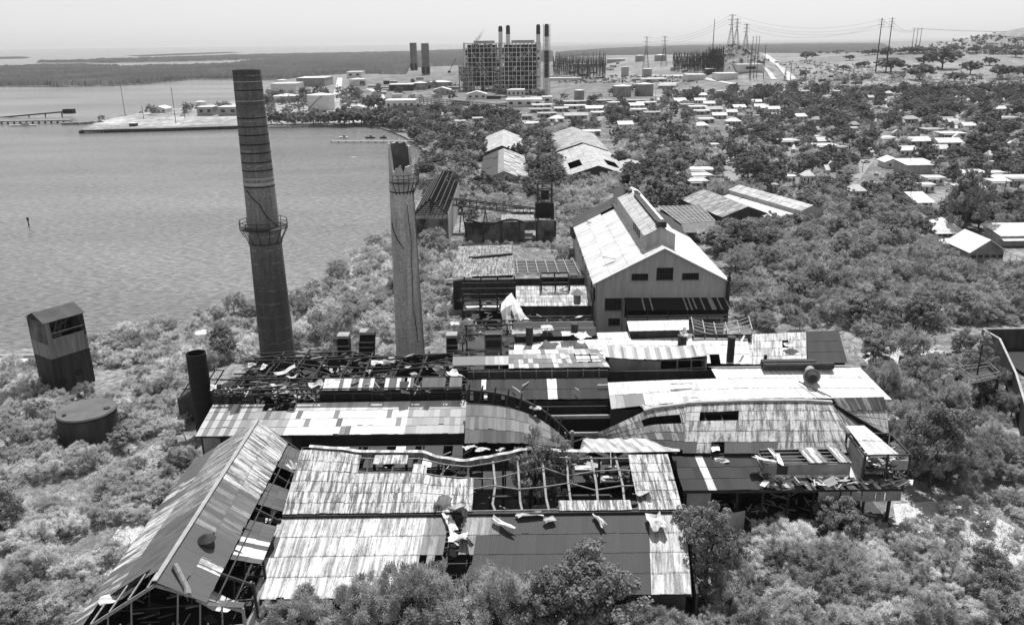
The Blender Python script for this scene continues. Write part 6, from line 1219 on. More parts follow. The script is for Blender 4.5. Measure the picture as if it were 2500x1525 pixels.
for (xc, yt, yb, wd, lb_, ysplit) in ((1221.5, 64, 222, 9.5, 'leftmost dark-topped stack above the boiler blocks', 78), (1240, 62, 222, 9.5, 'second dark-topped stack from the left above the boiler blocks', 84), (1314, 60, 222, 9.5, 'dark-topped stack just left of the scaffolded one', 84), (1334.5, 59, 232, 10.5, 'tallest stack wrapped in scaffolding at the right of the boiler blocks', 90)):
    p = at((xc, yb), 1); Y = p.y+(30 if xc != 1334.5 else 2); x = atY((xc, yt), Y).x; zt = atY((xc, yt), Y).z; zs = atY((xc, ysplit), Y).z; r = wd/2*Y*.99/1980
    th = thing('power_station_stack', lb_, 'stack', (x, Y, 1), 'stacks of the power station')
    one(th, 'shaft', 'white_paint', lambda mb: mb.tube((x, Y, 1), (x, Y, zs), r*1.02, r, 16, False), True); one(th, 'dark_top', 'rust_steel', lambda mb: (mb.tube((x, Y, zs), (x, Y, zt-1.5), r+.1, r, 16), mb.tube((x, Y, zt-1.5), (x, Y, zt), r*.8, r*.8, 16)))
    if xc > 1330:
        one(th, 'dark_band', 'rust_steel', lambda mb: mb.tube((x, Y, 20), (x, Y, 50), r+.15, r+.15, 16, False))
        one(th, 'scaffold', 'light_steel', lambda mb: [mb.beam((x+sx*(r+1.2), Y+sy*(r+1.2), 2), (x+sx*(r+1.2), Y+sy*(r+1.2), zt), .3) for sx in (-1, 1) for sy in (-1, 1)]+[mb.beam((x-r-1.2, Y-r-1.2, z), (x+r+1.2, Y-r-1.2, z), .25) for z in range(6, int(zt), 5)])
for xc, yt, yb, wd, lb_ in ((1011.5, 105, 172, 16, 'left dark cylindrical tower of the twin pair left of the boilers'), (1040.5, 106, 183, 18, 'right dark cylindrical tower of the twin pair left of the boilers')):
    p = at((xc, yb), 1); zt = atY((xc, yt), p.y).z; r = wd/2*p.y/1980; th = thing('cylindrical_tower', lb_, 'tower', p, 'twin dark cylindrical towers')
    one(th, 'shaft', mat('tower_grey', .13, .19, .05), lambda mb: mb.tube(p, (p.x, p.y, zt), r, r, 28), True); one(th, 'base_duct', 'black_steel', lambda mb: (mb.box(p.x-r-.4, p.x-r*.2, p.y-r-1, p.y, 4, 16), mb.box(p.x+r*.25, p.x+r+.4, p.y-r-1, p.y, 4, 16)))
# steam
mb = MB(); rg = random.Random(4); c = atY((1172, 92), 1020)
for k in range(46):
    t = k/45; s = rg.uniform(.7, 1.5)*(1.5-t); pc = c+V((lerp(-4, 5, t)+rg.uniform(-1.5, 1.5)*(1.4-t), rg.uniform(-2, 2), lerp(-2, 9, t)+rg.uniform(-1, 1)))
    R_s = [[pc+V((math.cos(a)*math.sin(b), math.sin(a)*math.sin(b), math.cos(b)))*s*rg.uniform(.85, 1.15) for a in (0, 1.05, 2.1, 3.14, 4.2, 5.24)] for b in (.15, .9, 1.6, 2.3, 3.0)]
    for i in range(4):
        for q_ in range(6): mb.face([R_s[i][q_], R_s[i+1][q_], R_s[i+1][(q_+1) % 6], R_s[i][(q_+1) % 6]])
so = mb.build('steam', 'white_paint'); tag(so, 'small white puff of steam above the left boiler block', 'steam', kind='stuff'); vm = bpy.data.materials.new('steam_air'); vm.use_nodes = True; vn = vm.node_tree; vn.nodes.clear()
vo = vn.nodes.new('ShaderNodeOutputMaterial'); vp = vn.nodes.new('ShaderNodeVolumePrincipled'); vp.inputs['Color'].default_value = (1, 1, 1, 1); vp.inputs['Density'].default_value = .35; vp.inputs['Anisotropy'].default_value = .5; vn.links.new(vp.outputs[0], vo.inputs['Volume']); so.data.materials.clear(); so.data.materials.append(vm)
# station buildings
BL = [('long pale two-part building with a grey end at the foot of the slope', 943, 1012, 272, 246, 22, 'white_paint', 0, 5, 0), ('gabled pale workshop left of the boiler blocks', 1058, 1100, 233, 220, 18, 'grey_paint', 3.2, 3, 0),
 ('gabled white house-like building in front of the left boiler block', 1140, 1188, 243, 230, 16, 'white_paint', 3.2, 3, 0), ('flat white office in front of the right boiler block', 1238, 1281, 239, 220, 20, 'white_paint', 0, 4, 0),
 ('wide white block with a dark left end below the boiler blocks', 1237, 1323, 262, 244, 22, 'white_paint', 0, 4, 0), ('small tall white cube right of the wide white block', 1324, 1348, 254, 237, 12, 'white_paint', 0, 1, 0),
 ('open-sided pale shed on dark posts near the twin towers', 951, 1008, 222, 207, 26, 'dark_wall', 0, 0, 0), ('white harbour building with stepped roofs beside the tall chimney top', 665, 722, 232, 205, 40, 'white_paint', 0, 0, 0),
 ('long pale warehouse with a dark wall behind the white harbour building', 727, 792, 212, 191, 60, 'concrete', 0, 0, 0), ('pale two-storey building at the head of the harbour road', 848, 882, 192, 176, 40, 'white_paint', 0, 2, 0),
 ('big white shed with a small door on the terrace below the pylon knoll', 1800, 1865, 177, 158, 40, 'white_paint', 0, 1, 0), ('flat white store left below the big white shed', 1671, 1731, 197, 183, 30, 'white_paint', 0, 0, 0),
 ('flat white store right of the other flat store under the terrace', 1747, 1806, 197, 180, 30, 'white_paint', 0, 0, 0), ('dark box building behind the two flat stores', 1722, 1747, 181, 169, 14, 'rust_steel', 0, 0, 0),
 ('small white house with a wing roof on the harbour flat', 372, 404, 277, 266, 16, 'white_paint', 2.4, 3, 0), ('grey block house beside the small white silo on the harbour flat', 484, 520, 283, 262, 14, 'grey_paint', 0, 2, 0),
 ('low dark shed on the dock edge', 316, 329, 309, 302, 6, 'dark_wall', 0, 0, 0), ('long grey store between silo and tall chimney', 535, 580, 283, 262, 20, 'grey_paint', 0, 2, 0),
 ('small white house below the big round white tank', 858, 888, 277, 262, 10, 'white_paint', 1.5, 2, 0), ('tall pale square block behind the switchyard', 1516, 1538, 188, 164, 16, 'grey_paint', 0, 0, 0),
 ('low long pale store on the plain behind the switchyard', 1470, 1545, 152, 145, 30, 'grey_paint', 0, 0, 0), ('second low pale store farther on the plain', 1392, 1500, 163, 156, 40, 'grey_paint', 0, 0, 0),
 ('low white shed left of the dark grey tanks', 1340, 1420, 197, 191, 20, 'white_paint', 0, 0, 0), ('low white shed right of the dark grey tanks', 1560, 1640, 200, 193, 26, 'white_paint', 0, 2, 0),
 ('square pale block on the plain beside the pylons', 1567, 1597, 187, 169, 20, 'grey_paint', 0, 0, 0), ('white flat building at the right of the dark grey tanks', 1610, 1660, 213, 205, 20, 'white_paint', 0, 2, 0)]
for lb_, x0, x1, yb, yt, dp, m_, gb, wn, _ in BL: boxb('industrial_building', lb_, 'building', x0, x1, yb, yt, dp, m_, group='buildings of the harbour and power station', gable=gb, win=wn)
for lb_, cx_, yb, w_, yt, m_ in (('big round white tank on the harbour flat', 785, 271, 64, 233, 'white_paint'), ('small white silo with a domed top near the dock', 491, 266, 25, 249, 'white_paint'), ('broad white tank half hidden behind the big round one', 700, 252, 62, 235, 'white_paint'),
  ('low white tank beside the harbour road', 873, 211, 40, 194, 'white_paint'), ('brown tank below the twin dark towers', 1026, 220, 37, 203, 'concrete'), ('wide pale tank right of the brown one', 1075, 215, 52, 201, 'grey_paint'),
  ('upright grey tank right of the station', 1414, 250, 25, 221, 'concrete'), ('left of the two dark grey tanks on the slope', 1519, 238, 46, 211, 'concrete'), ('right of the two dark grey tanks on the slope', 1573, 236, 46, 206, 'concrete'),
  ('left pale tank on the far plain', 1570, 152, 39, 136, 'grey_paint'), ('right pale tank on the far plain', 1617, 150, 39, 135, 'grey_paint'), ('white drum on top of the slope near the harbour buildings', 690, 224, 24, 196, 'white_paint')):
    tank(lb_, cx_, yb, w_, yt, m_)
# pipe rack across the foot
a, b = at((998, 240), 5), at((1235, 262), 5); PR = thing('pipe_rack', 'long dark pipe rack running across the foot of the power station', 'pipe rack', a)
for z in (3, 5, 7): one(PR, 'pipe', 'grey_paint', lambda mb: mb.beam((a.x, a.y, z), (b.x, b.y, z), .9))
for k in range(24): one(PR, 'trestle', 'rust_steel', lambda mb: mb.beam(V((lerp(a.x, b.x, k/23), lerp(a.y, b.y, k/23), 1)), V((lerp(a.x, b.x, k/23), lerp(a.y, b.y, k/23), 7)), .6))
o = one(None, 'crane', 'rust_steel', lambda mb: (lambda p_: (mb.box(p_.x-3, p_.x+3, p_.y-2, p_.y+2, 1, 5), mb.beam((p_.x, p_.y, 4), atY((1113, 143), p_.y), 1.0)))(at((1097, 178), 1))); tag(o, 'crane with a long slanting jib left of the boiler blocks', 'crane')
# clutter of small plant items around the station
rg = random.Random(9)
for k in range(46):
    x, y = rg.choice([(rg.uniform(900, 1110), rg.uniform(195, 245)), (rg.uniform(1110, 1330), rg.uniform(238, 262)), (rg.uniform(1340, 1640), rg.uniform(150, 200)), (rg.uniform(1350, 1700), rg.uniform(160, 198))])
    p = ground((x, y)); s = rg.uniform(3, 9); hh = rg.uniform(2, 5); m_ = rg.choice(['white_paint', 'grey_paint', 'concrete', 'dark_wall'])
    th = thing('plant_hut', '%s hut %s the power station' % ({'white_paint': 'small white', 'grey_paint': 'small pale grey', 'concrete': 'small grey', 'dark_wall': 'small dark'}[m_], 'left of' if x < 1110 else 'at the foot of' if x < 1335 else 'right of'), 'hut', p, 'small huts around the power station')
    one(th, 'wall', m_, lambda mb: mb.box(p.x-s, p.x+s, p.y, p.y+6, p.z-.5, p.z+hh)); one(th, 'roof', 'white_roof' if m_ != 'dark_wall' else 'tar', lambda mb: mb.box(p.x-s-.4, p.x+s+.4, p.y-.4, p.y+6.4, p.z+hh+.02, p.z+hh+.4))
# switchyards
def yard(name, label, x0, x1, y0, y1, n, hh, seed):
    rg = random.Random(seed); th = thing(name, label, 'switchyard', ground(((x0+x1)/2, y1)))
    rows = 8
    for r_ in range(rows):
        def f(mb):
            pv = None
            for k in range(n):
                p = ground((lerp(x0, x1, (k+.5)/n)+rg.uniform(-2, 2), lerp(y1, y0, r_/rows))); h_ = hh*rg.uniform(.75, 1.15)
                mb.beam(p, p+V((0, 0, h_)), .55); mb.beam(p+V((1.6, 0, 0)), p+V((.3, 0, h_*.8)), .35)
                if pv and rg.random() < .85: mb.beam(pv+V((0, 0, hh*.68)), p+V((0, 0, hh*.68)), .7); mb.beam(pv+V((0, 0, hh*.45)), p+V((0, 0, hh*.45)), .3)
                pv = p
        one(th, 'gantry_row', 'rust_steel', f)
    return th
yard('switchyard', 'dense lattice switchyard directly right of the tallest stack', 1350, 1478, 150, 190, 34, 26, 1)
yard('switchyard', 'darker switchyard on the slope left of the pylon knoll', 1642, 1765, 138, 176, 34, 16, 2)
# pylons and poles
def pylon(label, x, ybot, ytop, wpx, Y):
    b = atY((x, ybot), Y); t = atY((x, ytop), Y).z; b.z = min(b.z, gz(b.x, Y)); h = t-b.z; w = wpx*Y/1980/2; th = thing('pylon', label, 'pylon', b, 'lattice pylons')
    def tw(mb):
        for sx in (-1, 1):
            for sy in (-1, 1): mb.beam((b.x+sx*w, Y+sy*w, b.z), (b.x+sx*w*.22, Y+sy*w*.22, b.z+h*.62), .4); mb.beam((b.x+sx*w*.22, Y+sy*w*.22, b.z+h*.62), (b.x+sx*w*.14, Y+sy*w*.14, t), .36)
        for k in range(7):
            z0, z1 = k/7*.62, (k+1)/7*.62; w0, w1_ = lerp(w, w*.22, z0/.62), lerp(w, w*.22, z1/.62)
            mb.beam((b.x-w0, Y-w0, b.z+h*z0), (b.x+w1_, Y-w1_, b.z+h*z1), .26); mb.beam((b.x+w0, Y-w0, b.z+h*z0), (b.x-w1_, Y-w1_, b.z+h*z1), .26)
    one(th, 'tower_body', 'rust_steel', tw)
    for f_, l_ in ((.98, 1.1), (.84, 1.25), (.7, 1.1)): one(th, 'cross_arm', 'rust_steel', lambda mb: (mb.beam((b.x-w*l_, Y, b.z+h*f_), (b.x+w*l_, Y, b.z+h*f_), .5, .4), mb.beam((b.x-w*l_, Y, b.z+h*f_), (b.x, Y, b.z+h*(f_+.03)), .25)))
    return V((b.x, Y, t))
PY = [pylon('tallest pylon standing on the knoll', 1784, 104, 36, 15, 1190), pylon('second pylon on the knoll just right of the tallest one', 1797, 104, 46, 13, 1225), pylon('third pylon on the right shoulder of the knoll', 1819, 124, 59, 13, 1180),
      pylon('pylon with a wide head left of its twin on the plain', 1577, 152, 90, 14, 1500), pylon('pylon with a wide head right of its twin on the plain', 1621, 150, 89, 14, 1520)]
def pole(label, x, ybot, ytop, Y, r=.5, arms=3, name='transmission_pole', xt=None):
    b = atY((x, ybot), Y); b.z = min(b.z, gz(b.x, Y)); t = V((b.x, Y, atY((x, ytop), Y).z)); th = thing(name, label, 'pole', b, 'tall poles')
    one(th, 'shaft', 'rust_steel', lambda mb: mb.tube(b, t, r, r*.6, 8))
    for k in range(arms): one(th, 'cross_arm', 'rust_steel', lambda mb: mb.beam((b.x-r*4.5, Y, t.z-2-k*3.2), (b.x+r*4.5, Y, t.z-2-k*3.2), r*.4))
    return t
PO = [pole('tall bare pole left of the pylon knoll', 1741, 108, 47, 1250, .7, 0), pole('left of the two thick poles on the right skyline', 2146, 108, 44, 1150, .9, 4), pole('right of the two thick poles on the right skyline', 2171, 108, 43, 1150, .9, 4)]
for k, x in enumerate((2228, 2237, 2246)): PO.append(pole(('left', 'middle', 'right')[k]+' of three thin poles on the skyline below the hill', x, 104, 68, 1900, .8, 2))
for k, (x, yb, yt) in enumerate(((1835, 145, 88), (1843, 148, 87), (1850, 148, 88), (1832, 152, 110), (1868, 135, 110), (1930, 190, 158))): PO.append(pole(['wooden pole right behind the knoll', 'wooden pole with arms right of the knoll', 'rightmost pole of the group right of the knoll', 'short pole at the foot of the knoll', 'pole at the top of the pale road', 'pole at the lower end of the pale road'][k], x, yb, yt, 1080 if k < 5 else 1000, .45, 2))
def wire(a, b, sag, r=.12):
    mb = MB(); pv = a
    for k in range(1, 15):
        t = k/14; p = a.lerp(b, t); p.z -= 4*sag*t*(1-t); mb.beam(pv, p, r); pv = p
    o = mb.build('power_line', 'rust_steel'); return o
wn = ['highest', 'second', 'third', 'lowest']
for k in range(4):
    o = wire(PY[k % 3]+V((3, 0, -1-k*3)), PO[1+(k % 2)]+V((0, 0, -2-k*3)), 14, .16); tag(o, wn[k]+' power line sagging from the knoll pylons to the thick skyline poles', 'power line', 'power lines')
for k in range(3):
    o = wire(PO[1+(k % 2)]+V((0, 0, -2-k*3)), PO[3+k]+V((0, 0, -2)), 9, .2); tag(o, ['upper', 'middle', 'lower'][k]+' power line from the thick poles to the three thin poles', 'power line', 'power lines')
for k in range(3):
    o = wire(PO[3+k]+V((0, 0, -2)), V((1280+k*20, 1650, 72)), 8, .2); tag(o, ['left', 'middle', 'right'][k]+' power line running from the three thin poles to the hill', 'power line', 'power lines')
for k in range(3):
    o = wire(PY[0]+V((-3, 0, -1-k*4)), PY[3]+V((4, 0, -1-k*4)), 12, .16); tag(o, ['upper', 'middle', 'lower'][k]+' power line falling from the knoll pylon to the plain pylons', 'power line', 'power lines')
# harbour: dock edge, piers, masts, jetty
dk = [at(p, 1) for p in ((198, 322), (400, 317), (590, 311))]
o = one(None, 'dock_edge', 'dark_wall', lambda mb: [mb.wallp(a, b, -.5, 2.2, th=2.5) for a, b in zip(dk, dk[1:])]+[mb.cbox((lerp(dk[0].x, dk[2].x, k/30), lerp(dk[0].y, dk[2].y, k/30)-2, .9), 1, .6, 2.2) for k in range(31)]); tag(o, 'long dark dock wall with fenders along the harbour flat', 'dock')
a, b = at((-60, 297), 2.5), at((168, 293), 2.5); PI_ = thing('trestle_pier', 'long trestle pier on dark piles at the left edge of the bay', 'pier', b)
one(PI_, 'deck', 'concrete', lambda mb: mb.slab(a, b, b+V((0, 7, 0)), a+V((0, 7, 0)), 1.0))
for k in range(16): one(PI_, 'pile', 'black_steel', lambda mb: mb.beam((lerp(a.x, b.x, k/15), a.y+lerp(0, b.y-a.y, k/15)+1, -1), (lerp(a.x, b.x, k/15), a.y+lerp(0, b.y-a.y, k/15)+1, 1.6), 1.0))
a2, b2 = atY((-30, 290), 760), atY((170, 272), 760); CB = thing('loading_conveyor', 'thin loading conveyor rising behind the trestle pier', 'conveyor', b2)
one(CB, 'gallery', 'rust_steel', lambda mb: mb.beam(a2, b2, .9, 1.2)); one(CB, 'head_house', 'black_steel', lambda mb: mb.box(b2.x-5, b2.x+4, 757, 763, b2.z-2, b2.z+2))
for k in range(5): one(CB, 'leg', 'rust_steel', lambda mb: mb.beam((lerp(a2.x, b2.x, (k+.5)/5), 760, -1), (lerp(a2.x, b2.x, (k+.5)/5), 760, lerp(a2.z, b2.z, (k+.5)/5)), .8))
a, b = at((808, 344), 1.2), at((1006, 344), 1.2); JT = thing('boat_jetty', 'narrow pale jetty reaching left from the wooded shore', 'jetty', b)
one(JT, 'deck', 'pale_concrete', lambda mb: mb.slab(a, b, b+V((0, 2.5, 0)), a+V((0, 2.5, 0)), .3))
for k in range(12): one(JT, 'pile', 'rust_steel', lambda mb: mb.beam((lerp(a.x, b.x, k/11), a.y, -1), (lerp(a.x, b.x, k/11), a.y, 1.0), .4))
for k, (x, y, s, lb_) in enumerate(((840, 338, 5.5, 'white motorboat moored near the outer end of the jetty'), (905, 338, 6.5, 'dark fishing boat moored at the middle of the jetty'), (937, 338, 4.5, 'small boat moored right of the dark fishing boat'), (60, 308, 20, 'low white barge lying off the trestle pier'))):
    p = at((x, y), 0); th = thing('boat', lb_, 'boat', p, 'boats in the bay'); m_ = 'white_paint' if k in (0, 3) else 'dark_wall'
    one(th, 'hull', m_, lambda mb: mb.hexa([(p.x-s*.42, p.y-1, -.2), (p.x+s*.4, p.y-1, -.2), (p.x+s*.4, p.y+1, -.2), (p.x-s*.42, p.y+1, -.2), (p.x-s*.6, p.y-1.3, 1.1), (p.x+s*.5, p.y-1.3, .9), (p.x+s*.5, p.y+1.3, .9), (p.x-s*.6, p.y+1.3, 1.1)]))
    one(th, 'cabin', 'grey_paint', lambda mb: mb.box(p.x-s*.1, p.x+s*.2, p.y-.7, p.y+.7, 1.0, 2.4)); one(th, 'windscreen', 'dark_glass', lambda mb: mb.box(p.x-s*.1-.05, p.x-s*.1, p.y-.6, p.y+.6, 1.6, 2.2))
for k, (x, yb, yt, lb_) in enumerate(((306, 283, 208, 'tall thin lamp mast on the left of the harbour flat'), (430, 303, 213, 'tallest thin lamp mast on the harbour flat'), (351, 291, 258, 'short mast between the two tall masts'), (452, 289, 246, 'short mast right of the tallest one'), (483, 283, 258, 'short mast beside the white silo'))):
    p = at((x, yb), 1); pole(lb_, x, yb, yt, p.y, .28, 1, 'lamp_mast')
o = one(None, 'channel_marker', 'black_steel', lambda mb: (lambda p_: (mb.tube(p_-V((0, 0, 1)), p_+V((0, 0, 3.2)), .22, .18, 8), mb.box(p_.x-.3, p_.x+.3, p_.y-.2, p_.y+.2, 2.2, 3.3)))(at((71, 553), 0))); tag(o, 'single dark post standing in the open bay', 'marker post')
o = one(None, 'breakwater', 'concrete', lambda mb: [mb.cbox((lerp(at((165, 302), 0).x, at((228, 304), 0).x, k/14)+random.uniform(-2, 2), at((190, 303), 0).y+random.uniform(-5, 5), .5), random.uniform(3, 6), random.uniform(2, 5), random.uniform(1.5, 3), random.uniform(0, 3)) for k in range(15)]); tag(o, 'rough rubble breakwater at the tip of the harbour flat', 'breakwater')
o = one(None, 'sea_wall', 'pale_concrete', lambda mb: mb.wallp(at((-60, 873), 1), at((92, 872), 1), -.3, 1.6, th=.5)); tag(o, 'low sea wall behind the dark loading tower', 'wall')
# ================================================================ THE TOWN
random.seed(31)
KEEP = []      # (px0, py0, px1, py1, Y): windows of the picture that nearer crowns leave open
def house_proto(kind, seed):
    rg = random.Random(seed); th = thing('house', 'x', 'house', (0, 0, 0), 'houses of the town'); w, d, h = 5.0, 4.0, 3.0
    wm = ['white_paint', 'pale_concrete', 'grey_paint', 'white_paint'][seed % 4]; rm_ = ['white_roof', 'pale_roof', 'grey_roof', 'white_roof'][seed % 4]; w *= rg.uniform(.85, 1.05); d *= rg.uniform(.85, 1.1)
    one(th, 'wall', wm, lambda mb: mb.box(-w, w, -d, d, -.3, h)); e = .7
    if kind == 'flat': 
        one(th, 'roof', rm_, lambda mb: mb.box(-w-e, w+e, -d-e, d+e, h+.01, h+.3)); one(th, 'porch_roof', rm_, lambda mb: mb.box(-w, w*.3, -d-2.4, -d-e-.02, h-.4, h-.2))
        for x in (-w+.2, w*.3-.2): one(th, 'porch_post', 'white_paint', lambda mb: mb.beam((x, -d-2.2, 0), (x, -d-2.2, h-.4), .2))
    elif kind in ('gable', 'gable2'):
        def g(mb):
            for s in (-1, 1): mb.slab(V((-w-e, 0, h+1.9)), V((w+e, 0, h+1.9)), V((w+e, s*(d+e), h-.1)), V((-w-e, s*(d+e), h-.1)), .15)
        one(th, 'roof', rm_, g)
        one(th, 'gable', wm, lambda mb: [mb.hexa([(x-.1, -d, h), (x+.1, -d, h), (x+.1, d, h), (x-.1, d, h), (x-.1, -.05, h+1.7), (x+.1, -.05, h+1.7), (x+.1, .05, h+1.7), (x-.1, .05, h+1.7)]) for x in (-w+.1, w-.1)])
    else:
        def g(mb):
            a, b, c, e_ = V((-w-e, -d-e, h)), V((w+e, -d-e, h)), V((w+e, d+e, h)), V((-w-e, d+e, h)); r0, r1 = V((-w*.4, 0, h+2.1)), V((w*.4, 0, h+2.1))
            for f in ((a, b, r1, r0), (b, c, r1), (c, e_, r0, r1), (e_, a, r0)): mb.face(f)
            mb.face([a, e_, c, b])
        one(th, 'roof', rm_, g)
    for k, x in enumerate((-3.4, -.2, 3.2)):
        if k == 1: one(th, 'door', 'dark_wall', lambda mb: mb.box(x-.5, x+.5, -d-.06, -d-.005, 0, 2.1))
        else:
            f = one(th, 'window', 'grey_paint', lambda mb: mb.box(x-.75, x+.75, -d-.05, -d-.005, .9, 2.2)); one(f, 'pane', 'dark_glass', lambda mb: (mb.box(x-.65, x-.05, -d-.08, -d-.05, 1.0, 2.1), mb.box(x+.05, x+.65, -d-.08, -d-.05, 1.0, 2.1)))
    for y in (-1.8, 1.8):
        for s in (-1, 1): one(th, 'window', 'dark_glass', lambda mb: mb.box(s*w+(0.005 if s > 0 else -.06), s*w+(.06 if s > 0 else -.005), y-.6, y+.6, 1.0, 2.1))
    return th
PROT = {k: [house_proto(k, s) for s in (0, 1, 2, 3)] for k in ('flat', 'gable', 'hip')}
used = {k: [False]*4 for k in PROT}
KD = {'flat': 'flat-roofed', 'gable': 'gable-roofed', 'hip': 'hip-roofed'}
def house(x, y, wpx, kind, label, rz=None, hs=1.0, s=None, dp=1.0):
    p = ground((x, y)); k = (wpx*p.y*1.0/F)/11.4; v = random.randrange(4) if s is None else s; pr = PROT[kind][v]; rz = random.uniform(-.12, .12) if rz is None else rz
    sc_ = (k, max(.55, min(1.3, k))*dp, hs)
    loc = (p.x, p.y+4*sc_[1], p.z)
    if not used[kind][v]:
        used[kind][v] = True; pr.location = loc; pr.rotation_euler = (0, 0, rz); pr.scale = sc_; pr['label'] = label
    else: copy_tree(pr, loc, rz, sc_, label)
    h = project((p.x, p.y+3, p.z+4.5*hs))[1]; KEEP.append((x-wpx*.42, h, x+wpx*.42, y-4, p.y)); FOOT.append((loc[0], loc[1], 5.5*max(k, sc_[1])))
FOOT = []
v3 = lambda x, y: q('3', x, y)
HL = [(675,700,70,'gable','behind the dark tree clump, left of the tall round tree'),(700,733,80,'gable','in the terrace row of three gables, left one'),(745,742,80,'gable','in the terrace row of three gables, middle one'),(792,750,80,'gable','in the terrace row of three gables, right one'),(432,628,50,'flat','among the dark trees below the flat white stores'),
(318,655,72,'hip','at the upper end of the main street, left side'),(195,700,95,'gable','with a tall facade left of the upper street'),(300,690,80,'gable','tight against its neighbour in the upper street'),(362,712,75,'gable','fourth along the upper street'),(290,735,130,'flat','long and low below the upper street'),(315,765,120,'flat','long and low, second below the upper street'),
(392,752,110,'gable','with a wide veranda in the middle of the upper street'),(432,795,110,'gable','just left of the street bend'),(512,772,85,'gable','set back right of the street bend'),(560,738,85,'gable','between two dark trees right of the upper street'),(345,822,120,'flat','with a long row of windows left of the street'),(528,838,115,'hip','at the top of the straight street, right side'),(310,868,110,'hip','behind the bare tree'),
(975,803,90,'gable','alone in the dark wood centre'),(990,628,100,'flat','near the scrapyard'),(1215,628,62,'flat','with columns right of the scrapyard house'),(1438,670,45,'gable','tiny, peeping from the wood below the pasture'),(1560,643,52,'hip','tiny, at the upper edge of the wood'),(1080,826,62,'hip','low, between dark crowns right of the wood centre'),(1330,862,66,'hip','low, left of the big dark round tree'),(1330,885,60,'flat','under the low hip roof left of the big dark tree'),
(1712,822,95,'hip','before the pale tree right of centre'),(2300,750,80,'gable','near the right edge below the pasture'),(2355,815,160,'flat','long and white at the right edge'),(1950,828,80,'gable','left in the row of pale gables at the right'),(1990,842,80,'gable','middle in the row of pale gables at the right'),(2030,858,80,'gable','right in the row of pale gables at the right'),(2092,868,92,'gable','end of the row of pale gables at the right'),
(1850,895,130,'flat','wide and grey below the row of pale gables'),(1990,925,190,'flat','very wide, below the row of pale gables'),(1765,975,175,'gable','long white-roofed, left of the telegraph pole'),(1965,985,180,'gable','long striped-roofed, beside the telegraph pole'),(1680,1040,115,'gable','small and white under the long white roof'),(1905,1030,95,'gable','small, half hidden by the leafy tree'),
(1540,955,125,'flat','between two dark trees, wide and low'),(895,975,160,'flat','wide, behind the palm'),(1130,975,120,'gable','brown-roofed above the white one'),(1145,1010,165,'flat','bright white with a porch, centre of the town'),(1245,1020,75,'flat','small, right of the bright white one with a porch'),(393,1000,72,'flat','small and tall beside the straight street'),
(1588,1120,155,'gable','pale, with its gable and window facing the bay'),(2130,1205,225,'flat','long brown-roofed at the lower right'),(2275,1200,115,'flat','right of the long brown-roofed one'),(1865,1235,130,'flat','behind the square one with shutters'),(1812,1285,120,'flat','square with shutters, left of the big white one'),(2300,1260,135,'flat','white, right of the big white one'),(2425,1245,110,'flat','cut by the right edge, middle'),
(310,1178,165,'flat','upper of three white strips below the warehouses'),(300,1218,150,'flat','middle of three white strips below the warehouses'),(282,1258,155,'flat','lowest of three white strips below the warehouses'),(770,1285,95,'flat','grey, right of the round dark tree'),(1020,1220,90,'hip','low and white between two round dark trees'),(900,1225,85,'flat','low and white, left of the low hip one'),(1345,1325,135,'hip','white, alone among light trees'),(1085,945,40,'flat','tiny and white above the centre of the town')]
for x, y, w, k, lb_ in HL:
    px_, py_ = v3(x, y); house(px_, py_, w*.366, k, KD[k]+' house '+lb_, rz=(math.pi/2+random.uniform(-.1, .1)) if k == 'gable' and x in (195, 1588) else None)
v2 = lambda x, y: q('2', x, y)
for x, y, w, k, lb_ in [(1430,722,150,'flat','long and low in the top row right of the station'),(1420,752,140,'flat','second long row right of the station'),(1465,782,125,'flat','third long row right of the station'),(1655,795,155,'gable','with a veranda, larger than the others near the station'),(1530,818,112,'hip','left below the one with a veranda'),(1358,850,110,'flat','at the corner of the lower lane'),(880,835,85,'flat','under the coconut palms'),(1985,858,115,'gable','right of the big dark crown'),
 (1765,908,135,'flat','just behind the farther right warehouse'),(1840,690,115,'flat','below the left dark grey tank'),(1912,706,92,'flat','below and right of the left dark grey tank'),(1650,698,165,'flat','long, below the upright grey tank'),(1655,728,150,'flat','long, second row below the upright grey tank'),(2060,690,130,'flat','below the right dark grey tank'),(2130,706,145,'flat','long, below the right dark grey tank'),(2265,590,115,'gable','pointed, right of the dark grey tanks'),
 (1780,745,120,'gable','in the middle of the near rows'),(1810,775,110,'flat','lower in the middle of the near rows'),(2080,755,120,'flat','right of the tall dark crown'),(2170,775,110,'flat','far right of the near rows'),(1330,800,70,'flat','by the lane left of the rows'),(1560,745,110,'flat','between the lanes of the near rows'),(1000,815,80,'flat','small and white left of the dark round trees'),(2060,725,110,'gable','grey, behind the tall dark crown'),(2350,690,90,'gable','at the left foot of the large wood'),(2400,720,90,'flat','beside the gable-roofed one at the left foot of the large wood')]:
    px_, py_ = v2(x, y); house(px_, py_, w*.366, k, KD[k]+' house '+lb_)
